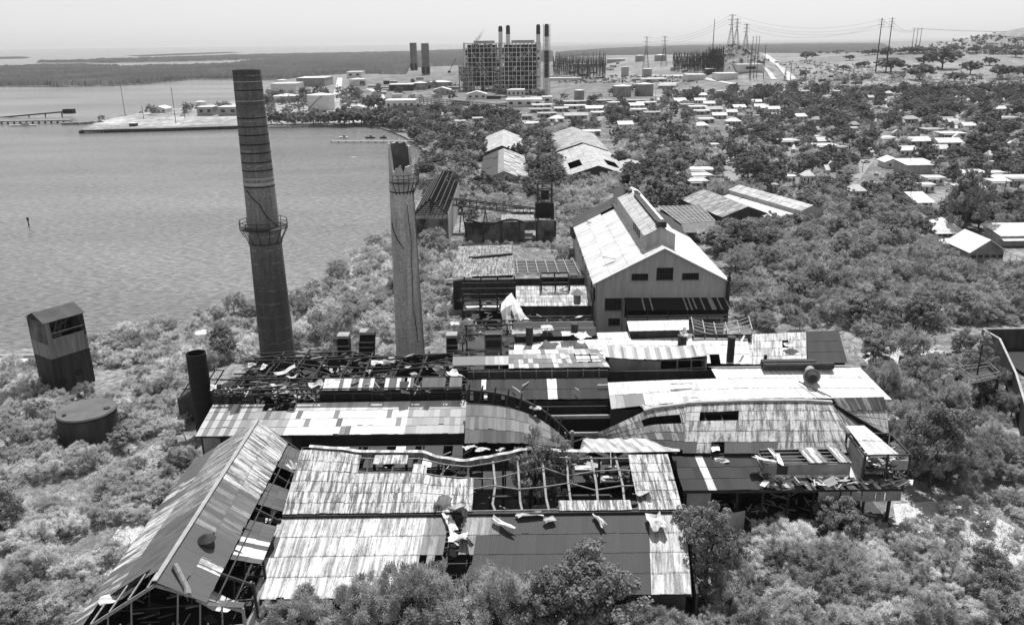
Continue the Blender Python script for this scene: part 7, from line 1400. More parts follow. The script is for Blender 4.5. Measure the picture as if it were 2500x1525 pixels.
# smaller houses half hidden among the crowns
TL = [('the open street', 2110, 410), ('the straight street', 1790, 400), ('the upper street', 1720, 280), ('the scrapyard', 2080, 210), ('the row of pale gables', 2330, 320), ('the lone white house in the wood', 1960, 295), ('the bright porch house', 2020, 370), ('the round dark tree', 2040, 340), ('the two dark grey tanks', 1545, 250), ('the rows of near houses', 1400, 290), ('the right end of the pasture', 2480, 215), ('the big white flat-roofed house', 2390, 480), ('the farther right warehouse', 1410, 330), ('the flat white stores', 1740, 205), ('the conifer', 1916, 190), ('the wood below the pasture', 2250, 240)]
rgt = random.Random(12); nh = 0
for zn, cnt in (([(1620,240),(1900,232),(1900,300),(1780,320),(1640,300)], 14), ([(1800,300),(2500,300),(2500,440),(2250,420),(2100,440),(1820,420)], 26), ([(1930,225),(2500,225),(2500,300),(1930,300)], 12), ([(1340,262),(1620,250),(1640,300),(1360,322)], 10), ([(1020,282),(1330,275),(1330,300),(1060,300)], 6)):
    c_ = 0
    while c_ < cnt:
        x, y = rgt.uniform(min(p[0] for p in zn), max(p[0] for p in zn)), rgt.uniform(min(p[1] for p in zn), max(p[1] for p in zn))
        if not in_poly(np.array([(x, y)]), zn)[0]: continue
        c_ += 1; g = ground((x, y))
        if any(abs(g.x-a) < r_+9 and abs(g.y-b) < r_+9 for a, b, r_ in FOOT): continue
        k = rgt.choice(['flat', 'gable', 'hip', 'gable']); Dl = sorted(TL, key=lambda l: (l[1]-x)**2+(2*(l[2]-y))**2); n_, lx, ly = Dl[0]; dx, dy = x-lx, 2*(y-ly)
        rel = ('right of' if dx > 0 else 'left of') if abs(dx) > abs(dy) else ('in front of' if dy > 0 else 'behind'); v = rgt.randrange(4)
        lb_ = 'small %s house %s %s toward %s' % (KD[k], rel, n_, Dl[1][0]); lb_ = lb_ if len(lb_.split()) <= 15 else 'small half hidden %s house %s %s' % (KD[k], rel, n_)
        house(x, y, rgt.uniform(10, 15)*1100/F*F/g.y*.36, k, lb_, rz=rgt.uniform(-.3, .3)+(1.57 if rgt.random() < .4 else 0), s=v); nh += 1
# larger near houses with their own shapes
def near_house(name, label, x0, x1, yb, yt, depth, kind, rise, m='white_paint', rm='white_roof', win=3, z=1):
    a, b = at((x0, yb), z), at((x1, yb), z); Y = (a.y+b.y)/2; h = atY(((x0+x1)/2, yt), Y).z; xa, xb = a.x, b.x; e = .8
    th = thing(name, label, 'house', ((xa+xb)/2, Y, 1), 'larger houses near the scrub'); one(th, 'wall', m, lambda mb: mb.box(xa, xb, Y, Y+depth, .6, h))
    xm, ym = (xa+xb)/2, Y+depth/2
    def rf_(mb):
        A, B, Cc, D = V((xa-e, Y-e, h)), V((xb+e, Y-e, h)), V((xb+e, Y+depth+e, h)), V((xa-e, Y+depth+e, h))
        if kind == 'hip':
            t = V((xm, ym, h+rise))
            for f in ((A, B, t), (B, Cc, t), (Cc, D, t), (D, A, t)): mb.face(f)
            mb.face([A, D, Cc, B])
        elif kind == 'gable': mb.slab(A, V((xm, Y-e, h+rise)), V((xm, Y+depth+e, h+rise)), D, .2); mb.slab(V((xm, Y-e, h+rise)), B, Cc, V((xm, Y+depth+e, h+rise)), .2)
        elif kind == 'slope': mb.slab(A, B, Cc+V((0, 0, rise)), D+V((0, 0, rise)), .2)
        else: mb.box(xa-.3, xb+.3, Y-.3, Y+depth+.3, h+.02, h+.3)
    one(th, 'roof', rm, rf_)
    if kind == 'gable': one(th, 'gable', 'concrete', lambda mb: mb.hexa([(xa, Y-.02, h), (xb, Y-.02, h), (xb, Y+.1, h), (xa, Y+.1, h), (xm-.1, Y-.02, h+rise-.3), (xm+.1, Y-.02, h+rise-.3), (xm+.1, Y+.1, h+rise-.3), (xm-.1, Y+.1, h+rise-.3)]))
    for k in range(win):
        xw = lerp(xa, xb, (k+.5)/win); f = one(th, 'window', 'grey_paint', lambda mb: mb.box(xw-.8, xw+.8, Y-.08, Y-.01, 1+(h-1)*.4, 1+(h-1)*.78)); one(f, 'pane', 'dark_glass', lambda mb: mb.box(xw-.68, xw+.68, Y-.12, Y-.08, 1+(h-1)*.43, 1+(h-1)*.75))
    KEEP.append((x0, yt-6, x1, yb-8, Y)); FOOT.append((xm, ym, max((xb-xa), depth)*.6)); return th, xa, xb, Y, h
n1 = near_house('house', 'big white flat-roofed house with a tall side window at the lower right of the town', 2345, 2425, 481, 460, 9, 'flat', 0, win=3)
n2 = near_house('storehouse', 'big plain white box store right of the pale gable-fronted house', 2212, 2282, 426, 402, 13, 'slope', 1.0, 'pale_concrete', win=0)
n3, xa, xb, Y, h = near_house('pavilion_house', 'white hip-roofed house with a veranda beside the large leafy tree', 2280, 2345, 584, 563, 10, 'hip', 3.2, 'grey_paint', win=4)
for k in range(6): one(n3, 'veranda_post', 'pale_concrete', lambda mb: mb.beam((lerp(xa, xb, k/5), Y-1.4, .8), (lerp(xa, xb, k/5), Y-1.4, h-.3), .16))
one(n3, 'veranda_roof', 'white_roof', lambda mb: mb.slab(V((xa-1, Y-1.9, h-.5)), V((xb+1, Y-1.9, h-.5)), V((xb+1, Y-.82, h-.05)), V((xa-1, Y-.82, h-.05)), .1)); one(n3, 'railing', 'light_steel', lambda mb: mb.beam((xa, Y-1.5, 1.9), (xb, Y-1.5, 1.9), .1))
n4, xa, xb, Y, h = near_house('long_house', 'long white-roofed house with a low gallery at the right edge of the town', 2440, 2545, 600, 574, 9, 'slope', 1.6, 'pale_concrete', win=5); one(n4, 'gallery_roof', 'white_roof', lambda mb: mb.slab(V((xa-.6, Y-2.4, h-1.1)), V((xb+.6, Y-2.4, h-1.1)), V((xb+.6, Y-.05, h-.5)), V((xa-.6, Y-.05, h-.5)), .1)); one(n4, 'railing', 'light_steel', lambda mb: (mb.beam((xa, Y-2.2, 1.8), (xb, Y-2.2, 1.8), .1), mb.beam((xa, Y-2.2, 2.3), (xb, Y-2.2, 2.3), .1)))
n5 = near_house('gabled_house', 'white broad-gabled house with a dark gable end above the right scrub', 2365, 2448, 640, 615, 12, 'gable', 3.6, 'concrete', win=5)
n6 = near_house('garage', 'flat white roof adjoining the broad-gabled house on its left', 2312, 2362, 612, 600, 8, 'flat', 0, 'pale_concrete', win=0)
n7 = near_house('shed_house', 'small house with a steep white lean-to roof beside the utility pole', 2238, 2275, 508, 494, 9, 'slope', 2.2, 'grey_paint', win=1)
n8 = near_house('porch_house', 'white house edge with a porch, cut by the right border below the wood', 2440, 2530, 455, 440, 8, 'slope', 1.0, win=2)
# cars
def car_proto():
    th = thing('parked_car', 'x', 'car', (0, 0, 0), 'cars parked in the town')
    def body(mb):
        s = [(-2.1, .35, .75), (-2.0, .35, .95), (-.9, .35, 1.0), (1.1, .35, 1.0), (2.0, .35, .85), (2.15, .35, .6)]
        for (x0, a0, b0), (x1, a1, b1) in zip(s, s[1:]): mb.hexa([(x0, -.85, a0), (x1, -.85, a1), (x1, .85, a1), (x0, .85, a0), (x0, -.85, b0), (x1, -.85, b1), (x1, .85, b1), (x0, .85, b0)])
        mb.hexa([(-1.4, -.72, 1.0), (1.0, -.72, 1.0), (1.0, .72, 1.0), (-1.4, .72, 1.0), (-1.0, -.6, 1.45), (.3, -.6, 1.45), (.3, .6, 1.45), (-1.0, .6, 1.45)])
    one(th, 'body', 'car_paint', body)
    one(th, 'windscreen', 'dark_glass', lambda mb: mb.face([(1.02, -.66, 1.02), (1.02, .66, 1.02), (.36, .56, 1.43), (.36, -.56, 1.43)])); one(th, 'side_glass', 'dark_glass', lambda mb: (mb.face([(-1.3, -.735, 1.03), (.9, -.735, 1.03), (.3, -.63, 1.4), (-.95, -.63, 1.4)]), mb.face([(.9, .735, 1.03), (-1.3, .735, 1.03), (-.95, .63, 1.4), (.3, .63, 1.4)])))
    for x in (-1.3, 1.3):
        for y in (-.87, .87): one(th, 'wheel', 'black_steel', lambda mb: mb.tube((x, y-.1, .33), (x, y+.1, .33), .33, .33, 12))
    return th
mat('car_paint', .45, .55, 1, rough=.3); cars = [((2113, 398), 'white car in the middle of the open street right of the dark tree', .3), ((2139, 427), 'car at the kerb in front of the pale gable-fronted house', 1.2), ((2152, 437), 'second car just below the one at the gable-fronted house', 1.2), ((2306, 318), 'car parked before the row of pale gables', .2), ((2318, 470), 'dark-windowed car beside the big white flat-roofed house', 1.4),
 ((1310, 296), 'car on the lane at the left end of the near rows', 1.2), ((1298, 292), 'car parked behind the one at the left end of the lane', 1.2), ((1480, 300), 'car under the trees of the second lane', 1), ((1770, 434), 'car beside the straight street', 1.5), ((1486, 312), 'car at the foot of the second lane', 1), ((446, 284), 'car on the harbour flat near the tallest mast', .2), ((345, 276), 'dark truck-like car beside the small white harbour house', 0), ((2170, 320), 'car half hidden before the pale tree', .3)]
cp0 = car_proto()
for k, (p_, lb_, rz) in enumerate(cars):
    g = ground(p_); loc = (g.x, g.y, g.z+.06)
    if k == 0: cp0.location = loc; cp0.rotation_euler = (0, 0, rz); cp0['label'] = lb_
    else: copy_tree(cp0, loc, rz, (1, 1, 1), lb_)
    KEEP.append((p_[0]-4, p_[1]-5, p_[0]+4, p_[1]+1, g.y))
# utility poles
for k, (x, yb, yt, lb_) in enumerate(((2220, 500, 433, 'leaning utility pole beside the small house with a steep lean-to roof'), (2367, 362, 330, 'telegraph pole below the row of pale gables'), (2105, 420, 398, 'utility pole at the bend of the open street'), (1901, 455, 425, 'utility pole by the grey house right of the round dark tree'), (1797, 312, 295, 'pole at the top of the straight street'), (2218, 420, 375, 'pole between the gable-fronted house and the box store'), (2290, 540, 485, 'thin pole left of the veranda house'), (2443, 520, 440, 'thin pole near the right edge of the town'), (1805, 355, 330, 'pole on the right side of the straight street'), (1640, 222, 195, 'pole below the flat white stores'), (2067, 218, 160, 'tall pole in the scrapyard'), (1600, 250, 205, 'pole right of the dark grey tanks'))):
    p = ground((x, yb)); pole(lb_, x, yb, yt, p.y, .16, 1, 'utility_pole')
# scrapyard rows and the fence
rg = random.Random(3); p0 = ground((2085, 196))
for k in range(12):
    p = ground((rg.uniform(2010, 2120), rg.uniform(186, 206))); L = rg.uniform(8, 22); th = one(None, 'scrap_stack', rg.choice(['dark_wall', 'rust_steel', 'pale_concrete']), lambda mb: [mb.cbox((p.x+rg.uniform(-.6, .6)*L, p.y+rg.uniform(-2, 2), p.z+1), L*.5, 3, rg.uniform(1.2, 2.6), rg.uniform(-.2, .2)) for _ in range(3)]); tag(th, 'long heap of stacked scrap in the yard below the pasture', 'scrap heap', 'scrap heaps in the yard')
FN = thing('mesh_fence', 'thin mesh fence along the lane at the right edge of the town', 'fence', at((2440, 625), 1)); fp = [at(p_, 1) for p_ in ((2400, 618), (2440, 622), (2480, 640), (2520, 660))]
one(FN, 'rail', 'light_steel', lambda mb: [mb.beam(a+V((0, 0, z)), b+V((0, 0, z)), .06) for a, b in zip(fp, fp[1:]) for z in (.9, 1.8)])
for a, b in zip(fp, fp[1:]):
    for t in (0, .33, .66): one(FN, 'post', 'light_steel', lambda mb: mb.beam(a.lerp(b, t), a.lerp(b, t)+V((0, 0, 1.9)), .09))
# log pile
LG = MB()
for k in range(60):
    c = at((random.gauss(2150, 28), random.gauss(815, 8)), 1.4); a = random.uniform(0, 3.1); L = random.uniform(1, 3.2); d = V((math.cos(a), math.sin(a), random.uniform(-.2, .3)))*L; LG.tube(c-d, c+d, .09, .04, 5)
tag(LG.build('cut_branches', 'pale_concrete'), 'tangled pile of pale cut branches at the edge of the clearing', 'branches', kind='stuff')
S_(at((2318, 752), 3), 3.2, 7.5, -.7, .15, 'long pale sheet half sunk in the scrub right of the clearing', tone=.6, bend=.1)
S_(at((2244, 833), 2), 1.4, .8, .2, 0, 'small white box lid on the clearing', tone=.9, bend=.1)
# ================================================================ VEGETATION
def unit(a): return a/np.maximum(np.linalg.norm(a, axis=1, keepdims=True), 1e-9)
def foliage(seed, rx, ry, rz, zc, nclump, per, size, kind):
    """leaf faces of a crown: clumps spread through the volume; 'round' leaves or long 'feather' sprays"""
    r = np.random.RandomState(seed); d = unit(r.normal(size=(nclump, 3))); d[:, 2] = np.where(d[:, 2] < -.75, -d[:, 2]*.6, d[:, 2])
    rad = r.uniform(.35, 1, nclump)**.55; lobe = 1+.22*np.sin(3*np.arctan2(d[:, 1], d[:, 0])+seed)+.15*np.sin(7*d[:, 2]+5*d[:, 0]+seed)
    c = d*(rad*lobe)[:, None]*np.array([rx, ry, rz])+np.array([0, 0, zc]); cr_ = (rx+rz)*.5*(.17 if kind == 'round' else .17)
    k = np.repeat(np.arange(nclump), per); n = len(k); o = r.normal(size=(n, 3))
    if kind == 'round':
        o = unit(o)*r.uniform(.3, 1, n)[:, None]**.6; pos = c[k]+o*cr_*np.array([1.15, 1.15, .75]); nrm = unit(o*.9+np.array([0, 0, .5])+r.normal(size=(n, 3))*.45)
        a = unit(np.cross(nrm, r.normal(size=(n, 3)))); b = np.cross(nrm, a); s = (size*r.uniform(.6, 1.3, n))[:, None]
        P = np.stack([pos-a*s*.6, pos+b*s*.45, pos+a*s*.7, pos-b*s*.45], 1)
    else:
        base = c[k]+o*cr_*.42; dirn = unit((c[k]-np.array([0, 0, zc*.35]))*.55/max(rx, .1)+np.array([0, 0, .35])+r.normal(size=(n, 3))*.75)
        L = (size*r.uniform(1.2, 3.2, n))[:, None]; w = unit(np.cross(dirn, r.normal(size=(n, 3))))*(size*.2*r.uniform(.6, 1.3, n))[:, None]
        m = base+dirn*L*.45+np.array([0, 0, .0])*L; P = np.stack([base, m+w, base+dirn*L+np.array([0, 0, -.06])*L, m-w], 1)
    return P.reshape(-1, 3), np.arange(n*4).reshape(n, 4), c
def trunk_mesh(par, c, zc, r0, m, nl=7, lean=0, seed=0, h0=None):
    rg = random.Random(seed); mb = MB(); h0 = h0 or zc*.5; t0 = V((0, 0, -.4)); t1 = V((lean+rg.uniform(-.2, .2), rg.uniform(-.2, .2), h0)); mb.tube(t0, t1, r0, r0*.7, 7)
    for i in rg.sample(range(len(c)), min(nl, len(c))):
        p = V(c[i]); mid = t1.lerp(p, .5)+V((rg.uniform(-.3, .3), rg.uniform(-.3, .3), .2)); mb.tube(t1, mid, r0*.5, r0*.3, 5); mb.tube(mid, p, r0*.3, r0*.08, 4)
    return mb.build('trunk', m, par)
def tree_proto(name, cat, spec, seed):
    kind, rx, rz, zc, ncl, per, size, leaf, bark, r0, h0 = spec
    th = thing(name, 'x', cat); v, f, c = foliage(seed, rx, rx*(.85+.3*((seed*7) % 5)/5), rz, zc, ncl, per, size, kind)
    np_mesh('crown', v, f, leaf, th); trunk_mesh(th, c, zc, r0, bark, 9, 0, seed, h0); return th
class Kind:
    def __init__(s, name, cat, specs, cap): s.name, s.cat, s.specs, s.cap = name, cat, specs, cap; s.items = []
# near / mid / far level of detail for each kind:   kind, rx, rz, zc, clumps, leaves, size, leaf, bark, trunk, trunk height
KINDS = {
 'scrub': Kind('thorn_bush', 'bush', [('feather', 1.9, 1.25, 1.4, 70, 95, .15, 'leaf_dry', 'pale_bark', .09, .7), ('feather', 1.9, 1.25, 1.4, 46, 42, .27, 'leaf_dry', 'pale_bark', .1, .7), ('feather', 1.9, 1.25, 1.5, 26, 12, .5, 'leaf_dry', 'pale_bark', .1, .7)], 300),
 'green': Kind('green_bush', 'bush', [('feather', 1.7, 1.3, 1.4, 64, 90, .15, 'leaf_pale', 'bark', .09, .7), ('feather', 1.7, 1.3, 1.4, 44, 42, .26, 'leaf_pale', 'bark', .1, .7), ('feather', 1.7, 1.3, 1.5, 26, 12, .5, 'leaf_pale', 'bark', .1, .7)], 300),
 'thorn': Kind('thorn_tree', 'tree', [('feather', 3.1, 1.9, 3.4, 110, 130, .18, 'leaf_pale', 'bark', .16, 2), ('feather', 3.1, 1.9, 3.4, 70, 56, .32, 'leaf_pale', 'bark', .16, 2), ('feather', 3.1, 1.9, 3.4, 44, 22, .55, 'leaf_pale', 'bark', .17, 2)], 300),
 'mid': Kind('bushy_tree', 'tree', [('round', 3.2, 2.7, 3.6, 130, 80, .2, 'leaf_mid', 'bark', .2, 2), ('round', 3.2, 2.7, 3.6, 90, 55, .28, 'leaf_mid', 'bark', .2, 2), ('round', 3.2, 2.7, 3.6, 70, 24, .48, 'leaf_mid', 'bark', .2, 2)], 300),
 'dark': Kind('shade_tree', 'tree', [('round', 4.0, 3.5, 4.5, 150, 80, .22, 'leaf_dark', 'bark', .28, 2.6), ('round', 4.0, 3.5, 4.5, 115, 50, .33, 'leaf_dark', 'bark', .28, 2.6), ('round', 4.0, 3.5, 4.5, 90, 24, .56, 'leaf_dark', 'bark', .28, 2.6)], 300),
}
PROTO = {}
def get_proto(kn, lod, var):
    k = (kn, lod, var)
    if k not in PROTO: PROTO[k] = [tree_proto(KINDS[kn].name, KINDS[kn].cat, KINDS[kn].specs[lod], hash(kn[0]) % 1 + ord(kn[0])+lod*11+var*5), False]
    return PROTO[k]
NVAR = {0: 5, 1: 4, 2: 3}
# footprints of the ruin that stay free of trunks: x0, x1, y0, y1
RECT = [(-45, -25.5, 61, 100), (-46, -5, 99.5, 131), (-28, 20.6, 70.5, 97), (13.5, 50, 87.5, 135), (50, 58, 120, 135), (50, 56.5, 94, 121), (16.6, 46, 155.5, 226), (-15.5, 18, 159, 209), (-6, 18, 128, 160), (-15.5, 15.5, 243.5, 264), (-30.5, -18, 240, 303),
 (-16, 8, 426, 510), (-14, 9, 337, 420), (24, 54, 434, 523), (24, 53, 349, 433), (51, 65, 380, 402), (51, 76, 270, 300), (66, 90, 266, 303), (74, 104, 259, 305), (-86, -71, 132, 146), (-51.5, -47, 114.5, 120), (-54, -45, 113, 122), (91, 126, 117, 156), (74, 82, 103, 117), (-72.2, -63, 112.6, 122), (-50, -42, 145, 153), (-24, -17, 145, 153)]
def blocked(x, y, pad=.3):
    for a, b, c, d in RECT:
        if a-pad < x < b+pad and c-pad < y < d+pad: return True
    if y > 225 and x > -80:
        for fx, fy, fr in FOOT:
            if abs(x-fx) < fr and abs(y-fy) < fr: return True
    return False
# windows of the picture kept open in front of ruin parts
KEEP += [(1445, 640, 1775, 800, 158), (1105, 600, 1440, 815, 160), (1140, 520, 1350, 590, 245), (1030, 410, 1115, 520, 242), (1005, 500, 1080, 545, 242), (1165, 325, 1260, 372, 425), (1180, 375, 1285, 420, 338), (1385, 318, 1450, 362, 435), (1380, 368, 1500, 415, 350),
 (1640, 505, 1745, 550, 272), (1740, 490, 1850, 535, 268), (1880, 465, 2010, 520, 262), (1770, 300, 1800, 445, 300), (2080, 385, 2135, 430, 360), (620, 170, 700, 850, 146), (955, 360, 1025, 850, 147), (75, 760, 215, 930, 133), (135, 985, 272, 1075, 113), (470, 880, 512, 1000, 115),
 (2330, 905, 2460, 1000, 118), (2420, 810, 2500, 860, 150), (2440, 860, 2500, 960, 130), (2200, 865, 2300, 885, 130), (2160, 1130, 2172, 1230, 88), (2185, 1080, 2250, 1135, 92), (650, 195, 800, 250, 700), (752, 225, 820, 265, 780), (1120, 100, 1345, 250, 900), (2120, 842, 2320, 866, 140), (1890, 130, 1935, 195, 1000)]
def hidden(x, y, z, rw, top):
    cxp, cb = project((x, y, z)); _, ct = project((x, y, z+top)); wp = rw/y*F
    for a, b, c, d, Y in KEEP:
        if y < Y-.5 and cxp+wp*.8 > a and cxp-wp*.8 < c and ct < d-2 and cb > b: return True
    return False
GRID = {}
CLEAR = [[(2090,880),(2110,838),(2250,828),(2345,850),(2370,895),(2230,915)], [(2150,1215),(2290,1200),(2400,1225),(2510,1290),(2560,1390),(2430,1430),(2340,1350),(2200,1290)], [(2380,1440),(2500,1420),(2560,1490),(2440,1490)], [(330,1250),(380,1190),(420,1130),(440,1150),(390,1260),(330,1330),(250,1430),(230,1400)]]
def near_ok(x, y, r):
    g = (int(x//6), int(y//6))
    for i in (-1, 0, 1):
        for j in (-1, 0, 1):
            for (a, b, s) in GRID.get((g[0]+i, g[1]+j), ()):
                if (a-x)**2+(b-y)**2 < (r+s)**2: return False
    return True
def add(kn, x, y, s, tall=1, label=None, force=False):
    K = KINDS[kn]; sp_ = K.specs[0]; z = gz(x, y) if y > 800 else 1.0
    if not force and (blocked(x, y) or not on_land(x, y) or hidden(x, y, z, sp_[1]*s, (sp_[3]+sp_[2])*s*tall)): return False
    pj = project((x, y, z))
    if not force and any(in_poly(np.array([pj]), c_)[0] for c_ in CLEAR) and random.random() < .88: return False
    K.items.append((x, y, z-.05, s, tall, label)); GRID.setdefault((int(x//6), int(y//6)), []).append((x, y, sp_[1]*s*.55)); return True
LANDP = [(p.x, p.y) for p in main_land]
_lp = np.array(LANDP)
def on_land(x, y, _c={}):
    if y < 74 or x > 130 and y > 100: return True
    k = in_poly(np.array([[x, y]]), LANDP)[0]; return bool(k)
def scatter(polypx, n, mix, smin, smax, seed, sp_=.55, tall=(1, 1), clear=None):
    """fill a piece of ground (outlined on the photograph's ground plane) with plants, evenly per area"""
    rg = random.Random(seed); W_ = [ground(p) for p in polypx]; poly_ = [(p.x, p.y) for p in W_]
    x0, x1, y0, y1 = min(p[0] for p in poly_), max(p[0] for p in poly_), min(p[1] for p in poly_), max(p[1] for p in poly_); m = 0; tries = 0
    pts = np.column_stack([np.random.RandomState(seed).uniform(x0, x1, n*9), np.random.RandomState(seed+1).uniform(y0, y1, n*9)]); ins = in_poly(pts, poly_)
    for (x, y) in pts[ins]:
        if m >= n: break
        s = rg.uniform(smin, smax); kn = rg.choices([k for k, _ in mix], [w for _, w in mix])[0]
        if clear and mnoise.noise(V((x*.07, y*.07, 3.3))) > clear: continue
        if not near_ok(x, y, KINDS[kn].specs[0][1]*s*sp_): continue
        if add(kn, x, y, s, rg.uniform(*tall)): m += 1
A4 = lambda p: at(p, 1)
# --- individually placed crowns seen in the photograph (base pixel, kind, radius scale, height stretch, label)
for p, kn, s, tl_, lb_ in [((1725, 1430), 'mid', 1.2, 1.3, 'dark leafy tree with a visible trunk right of the front hall eave'), ((1318, 1268), 'mid', 1.15, 1.6, 'small leafy tree growing inside the open front hall'), ((2270, 1190), 'mid', 1.25, 1.6, 'tall leafy tree right of the striped lean-to roof'), ((1430, 1550), 'mid', 1.4, 1.1, 'rounded dark crown at the bottom centre before the dark lower roof'),
    ((1230, 1560), 'thorn', 1.2, 1.25, 'feathery tree over the eave left of the rounded dark crown'), ((1330, 1570), 'mid', 1.1, 1.15, 'leafy crown at the bottom edge below the dark lower roof'), ((1010, 1555), 'thorn', 1.2, 1.3, 'feathery tree over the middle of the front eave'), ((880, 1560), 'thorn', 1.1, 1.1, 'feathery crown at the bottom edge left of the middle of the front eave'), ((745, 1560), 'thorn', 1.0, 1.0, 'feathery crown over the near left corner of the front hall'), ((1110, 1575), 'thorn', 1.1, 1.1, 'pale crown at the bottom edge under the bright strip of roof'), ((660, 1560), 'scrub', 1.2, 1.2, 'bush at the near left corner of the front hall'),
    ((1130, 860), 'thorn', .95, 1.15, 'pale tree between the two slatted ducts behind the wreckage'), ((2400, 1290), 'green', 1.0, 1.0, 'small dark shrub on the pale clearing at the lower right'),
    ((2120, 1110), 'thorn', .6, .9, 'feathery tree under the folded roof beside the wrecked cabin'), ((2350, 575), 'mid', 2.1, 1.6, 'large leafy tree between the veranda house and the long house'), ((2020, 400), 'dark', 1.0, 1.2, 'big dark round tree left of the open street')]:
    g = ground(p); add(kn, g.x, g.y, s, tl_, lb_, True)
dk_px = [(1060, 290, 1.6), (1175, 298, 1.4), (1205, 300, 1.6), (920, 300, 1.3), (870, 300, 1.1), (1610, 305, 1.2), (1860, 425, 1.1), (1825, 440, 1.3), (1980, 430, 1.15), (2080, 465, 1.25), (2240, 460, 1.1), (1775, 375, 1.0), (1640, 260, 1.3), (1905, 280, 1.6), (1960, 190, 1.3), (2090, 440, 1.1), (2245, 330, 1.1), (2380, 380, 1.5), (1345, 465, 1.3), (1230, 460, 1.1)]
for k, (x, y, s) in enumerate(dk_px): g = ground((x, y)); add('dark', g.x, g.y, s, 1.0, None)
# --- zones
NEARL = [(0,905),(60,895),(240,880),(330,860),(560,800),(640,770),(640,880),(505,900),(450,960),(470,1110),(330,1360),(200,1540),(0,1540)]
scatter(NEARL, 430, [('scrub', 8), ('green', 2), ('mid', .25)], .4, 1.1, 1, .36, (.75, 1.2), clear=.42)
scatter([(150,845),(300,812),(430,798),(560,762),(700,730),(800,682),(870,628),(950,580),(1010,560),(1100,560),(1110,800),(960,870),(700,880),(560,860),(300,870)], 330, [('scrub', 5), ('green', 4), ('thorn', 1)], .55, 1.2, 2, .42, (.8, 1.15))
scatter([(1560,1490),(1640,1410),(1830,1250),(2160,1230),(2330,1400),(2560,1460),(2560,1560),(1560,1560)], 230, [('scrub', 5), ('green', 5), ('mid', .5)], .5, 1.35, 3, .42, (.8, 1.3), clear=.42)
scatter([(2160,1240),(2560,1190),(2560,1470),(2330,1400)], 60, [('scrub', 4), ('green', 4)], .35, .8, 31, .6, (.8, 1.1), clear=.1)
scatter([(560,1470),(1500,1490),(1600,1560),(560,1580)], 46, [('thorn', 4), ('mid', 1)], .7, 1.05, 4, .5, (.8, 1.0))
scatter([(1780,640),(2100,540),(2330,600),(2560,700),(2560,800),(2340,800),(2120,830),(2030,812),(1800,810)], 420, [('thorn', 7), ('green', 5), ('mid', 1.2)], .5, 1.15, 5, .40, (.8, 1.15))
scatter([(2130,900),(2330,880),(2480,960),(2560,1050),(2560,1230),(2330,1210),(2190,1190),(2120,1090)], 130, [('thorn', 6), ('green', 4), ('mid', 2.2)], .45, 1.2, 6, .45, (.9, 1.3), clear=.4)
scatter([(1030,545),(1110,520),(1360,600),(1390,720),(1400,560),(1380,480),(1120,480)], 90, [('green', 4), ('thorn', 4), ('mid', 1)], .6, 1.0, 7, .4)
scatter([(1020,420),(1060,375),(1170,440),(1340,440),(1500,430),(1560,450),(1380,480),(1140,520),(1060,520)], 200, [('thorn', 5), ('mid', 4), ('dark', 2)], .7, 1.1, 8, .42)
scatter([(1000,345),(1000,330),(1060,300),(1180,310),(1330,310),(1380,330),(1370,440),(1180,440),(1050,370)], 330, [('mid', 5), ('dark', 4), ('thorn', 3)], .8, 1.2, 9, .34)
scatter([(1500,330),(1700,310),(1760,340),(1760,480),(1640,490),(1520,430)], 300, [('mid', 5), ('dark', 2), ('thorn', 4)], .8, 1.25, 10, .35)
scatter([(1540,455),(1640,430),(1780,480),(1900,455),(2100,500),(2250,520),(2300,600),(2000,640),(1790,650),(1620,540)], 250, [('thorn', 5), ('mid', 5), ('dark', 1)], .7, 1.2, 11, .42)
scatter([(1780,300),(2500,300),(2560,620),(2250,560),(2100,480),(1800,440)], 560, [('dark', 5), ('mid', 5), ('thorn', 2)], .75, 1.25, 12, .40)
scatter([(1620,235),(1900,225),(2560,225),(2560,330),(1780,320),(1600,300)], 620, [('dark', 5), ('mid', 5)], .9, 1.5, 13, .36)
scatter([(1300,260),(1620,250),(1620,310),(1330,330)], 110, [('dark', 4), ('mid', 4)], .7, 1.1, 14, .55)
scatter([(640,305),(960,296),(985,325),(930,308),(700,306)], 110, [('mid', 4), ('dark', 2)], 1.1, 1.8, 15, .35)
scatter([(930,285),(1060,270),(1300,290),(1340,320),(1000,330)], 160, [('mid', 3), ('dark', 4)], .8, 1.3, 16, .38)
scatter([(1930,205),(2100,190),(2560,195),(2560,225),(1900,225)], 90, [('mid', 5), ('thorn', 4)], 1.0, 1.7, 17, .6)
scatter([(820,215),(1000,200),(1340,240),(1620,215),(1640,240),(1300,262),(900,245)], 46, [('mid', 3), ('dark', 2)], .9, 1.4, 18, .9)
scatter([(650,285),(760,282),(770,262),(690,250),(650,260)], 12, [('mid', 1)], 1.1, 1.7, 19, .5)
scatter([(650,292),(940,288),(930,240),(760,226),(650,232)], 60, [('mid', 4), ('dark', 1)], .9, 1.7, 191, .5)
scatter([(1345,600),(1388,600),(1400,540),(1530,450),(1500,430),(1350,470)], 90, [('green', 4), ('thorn', 4)], .55, 1.0, 192, .4)
scatter([(1110,600),(1140,592),(1380,585),(1390,610),(1240,600)], 40, [('green', 4)], .4, .7, 193, .4)
scatter([(200,310),(250,300),(560,275),(560,262),(300,285)], 12, [('mid', 1)], .8, 1.5, 20, .8)
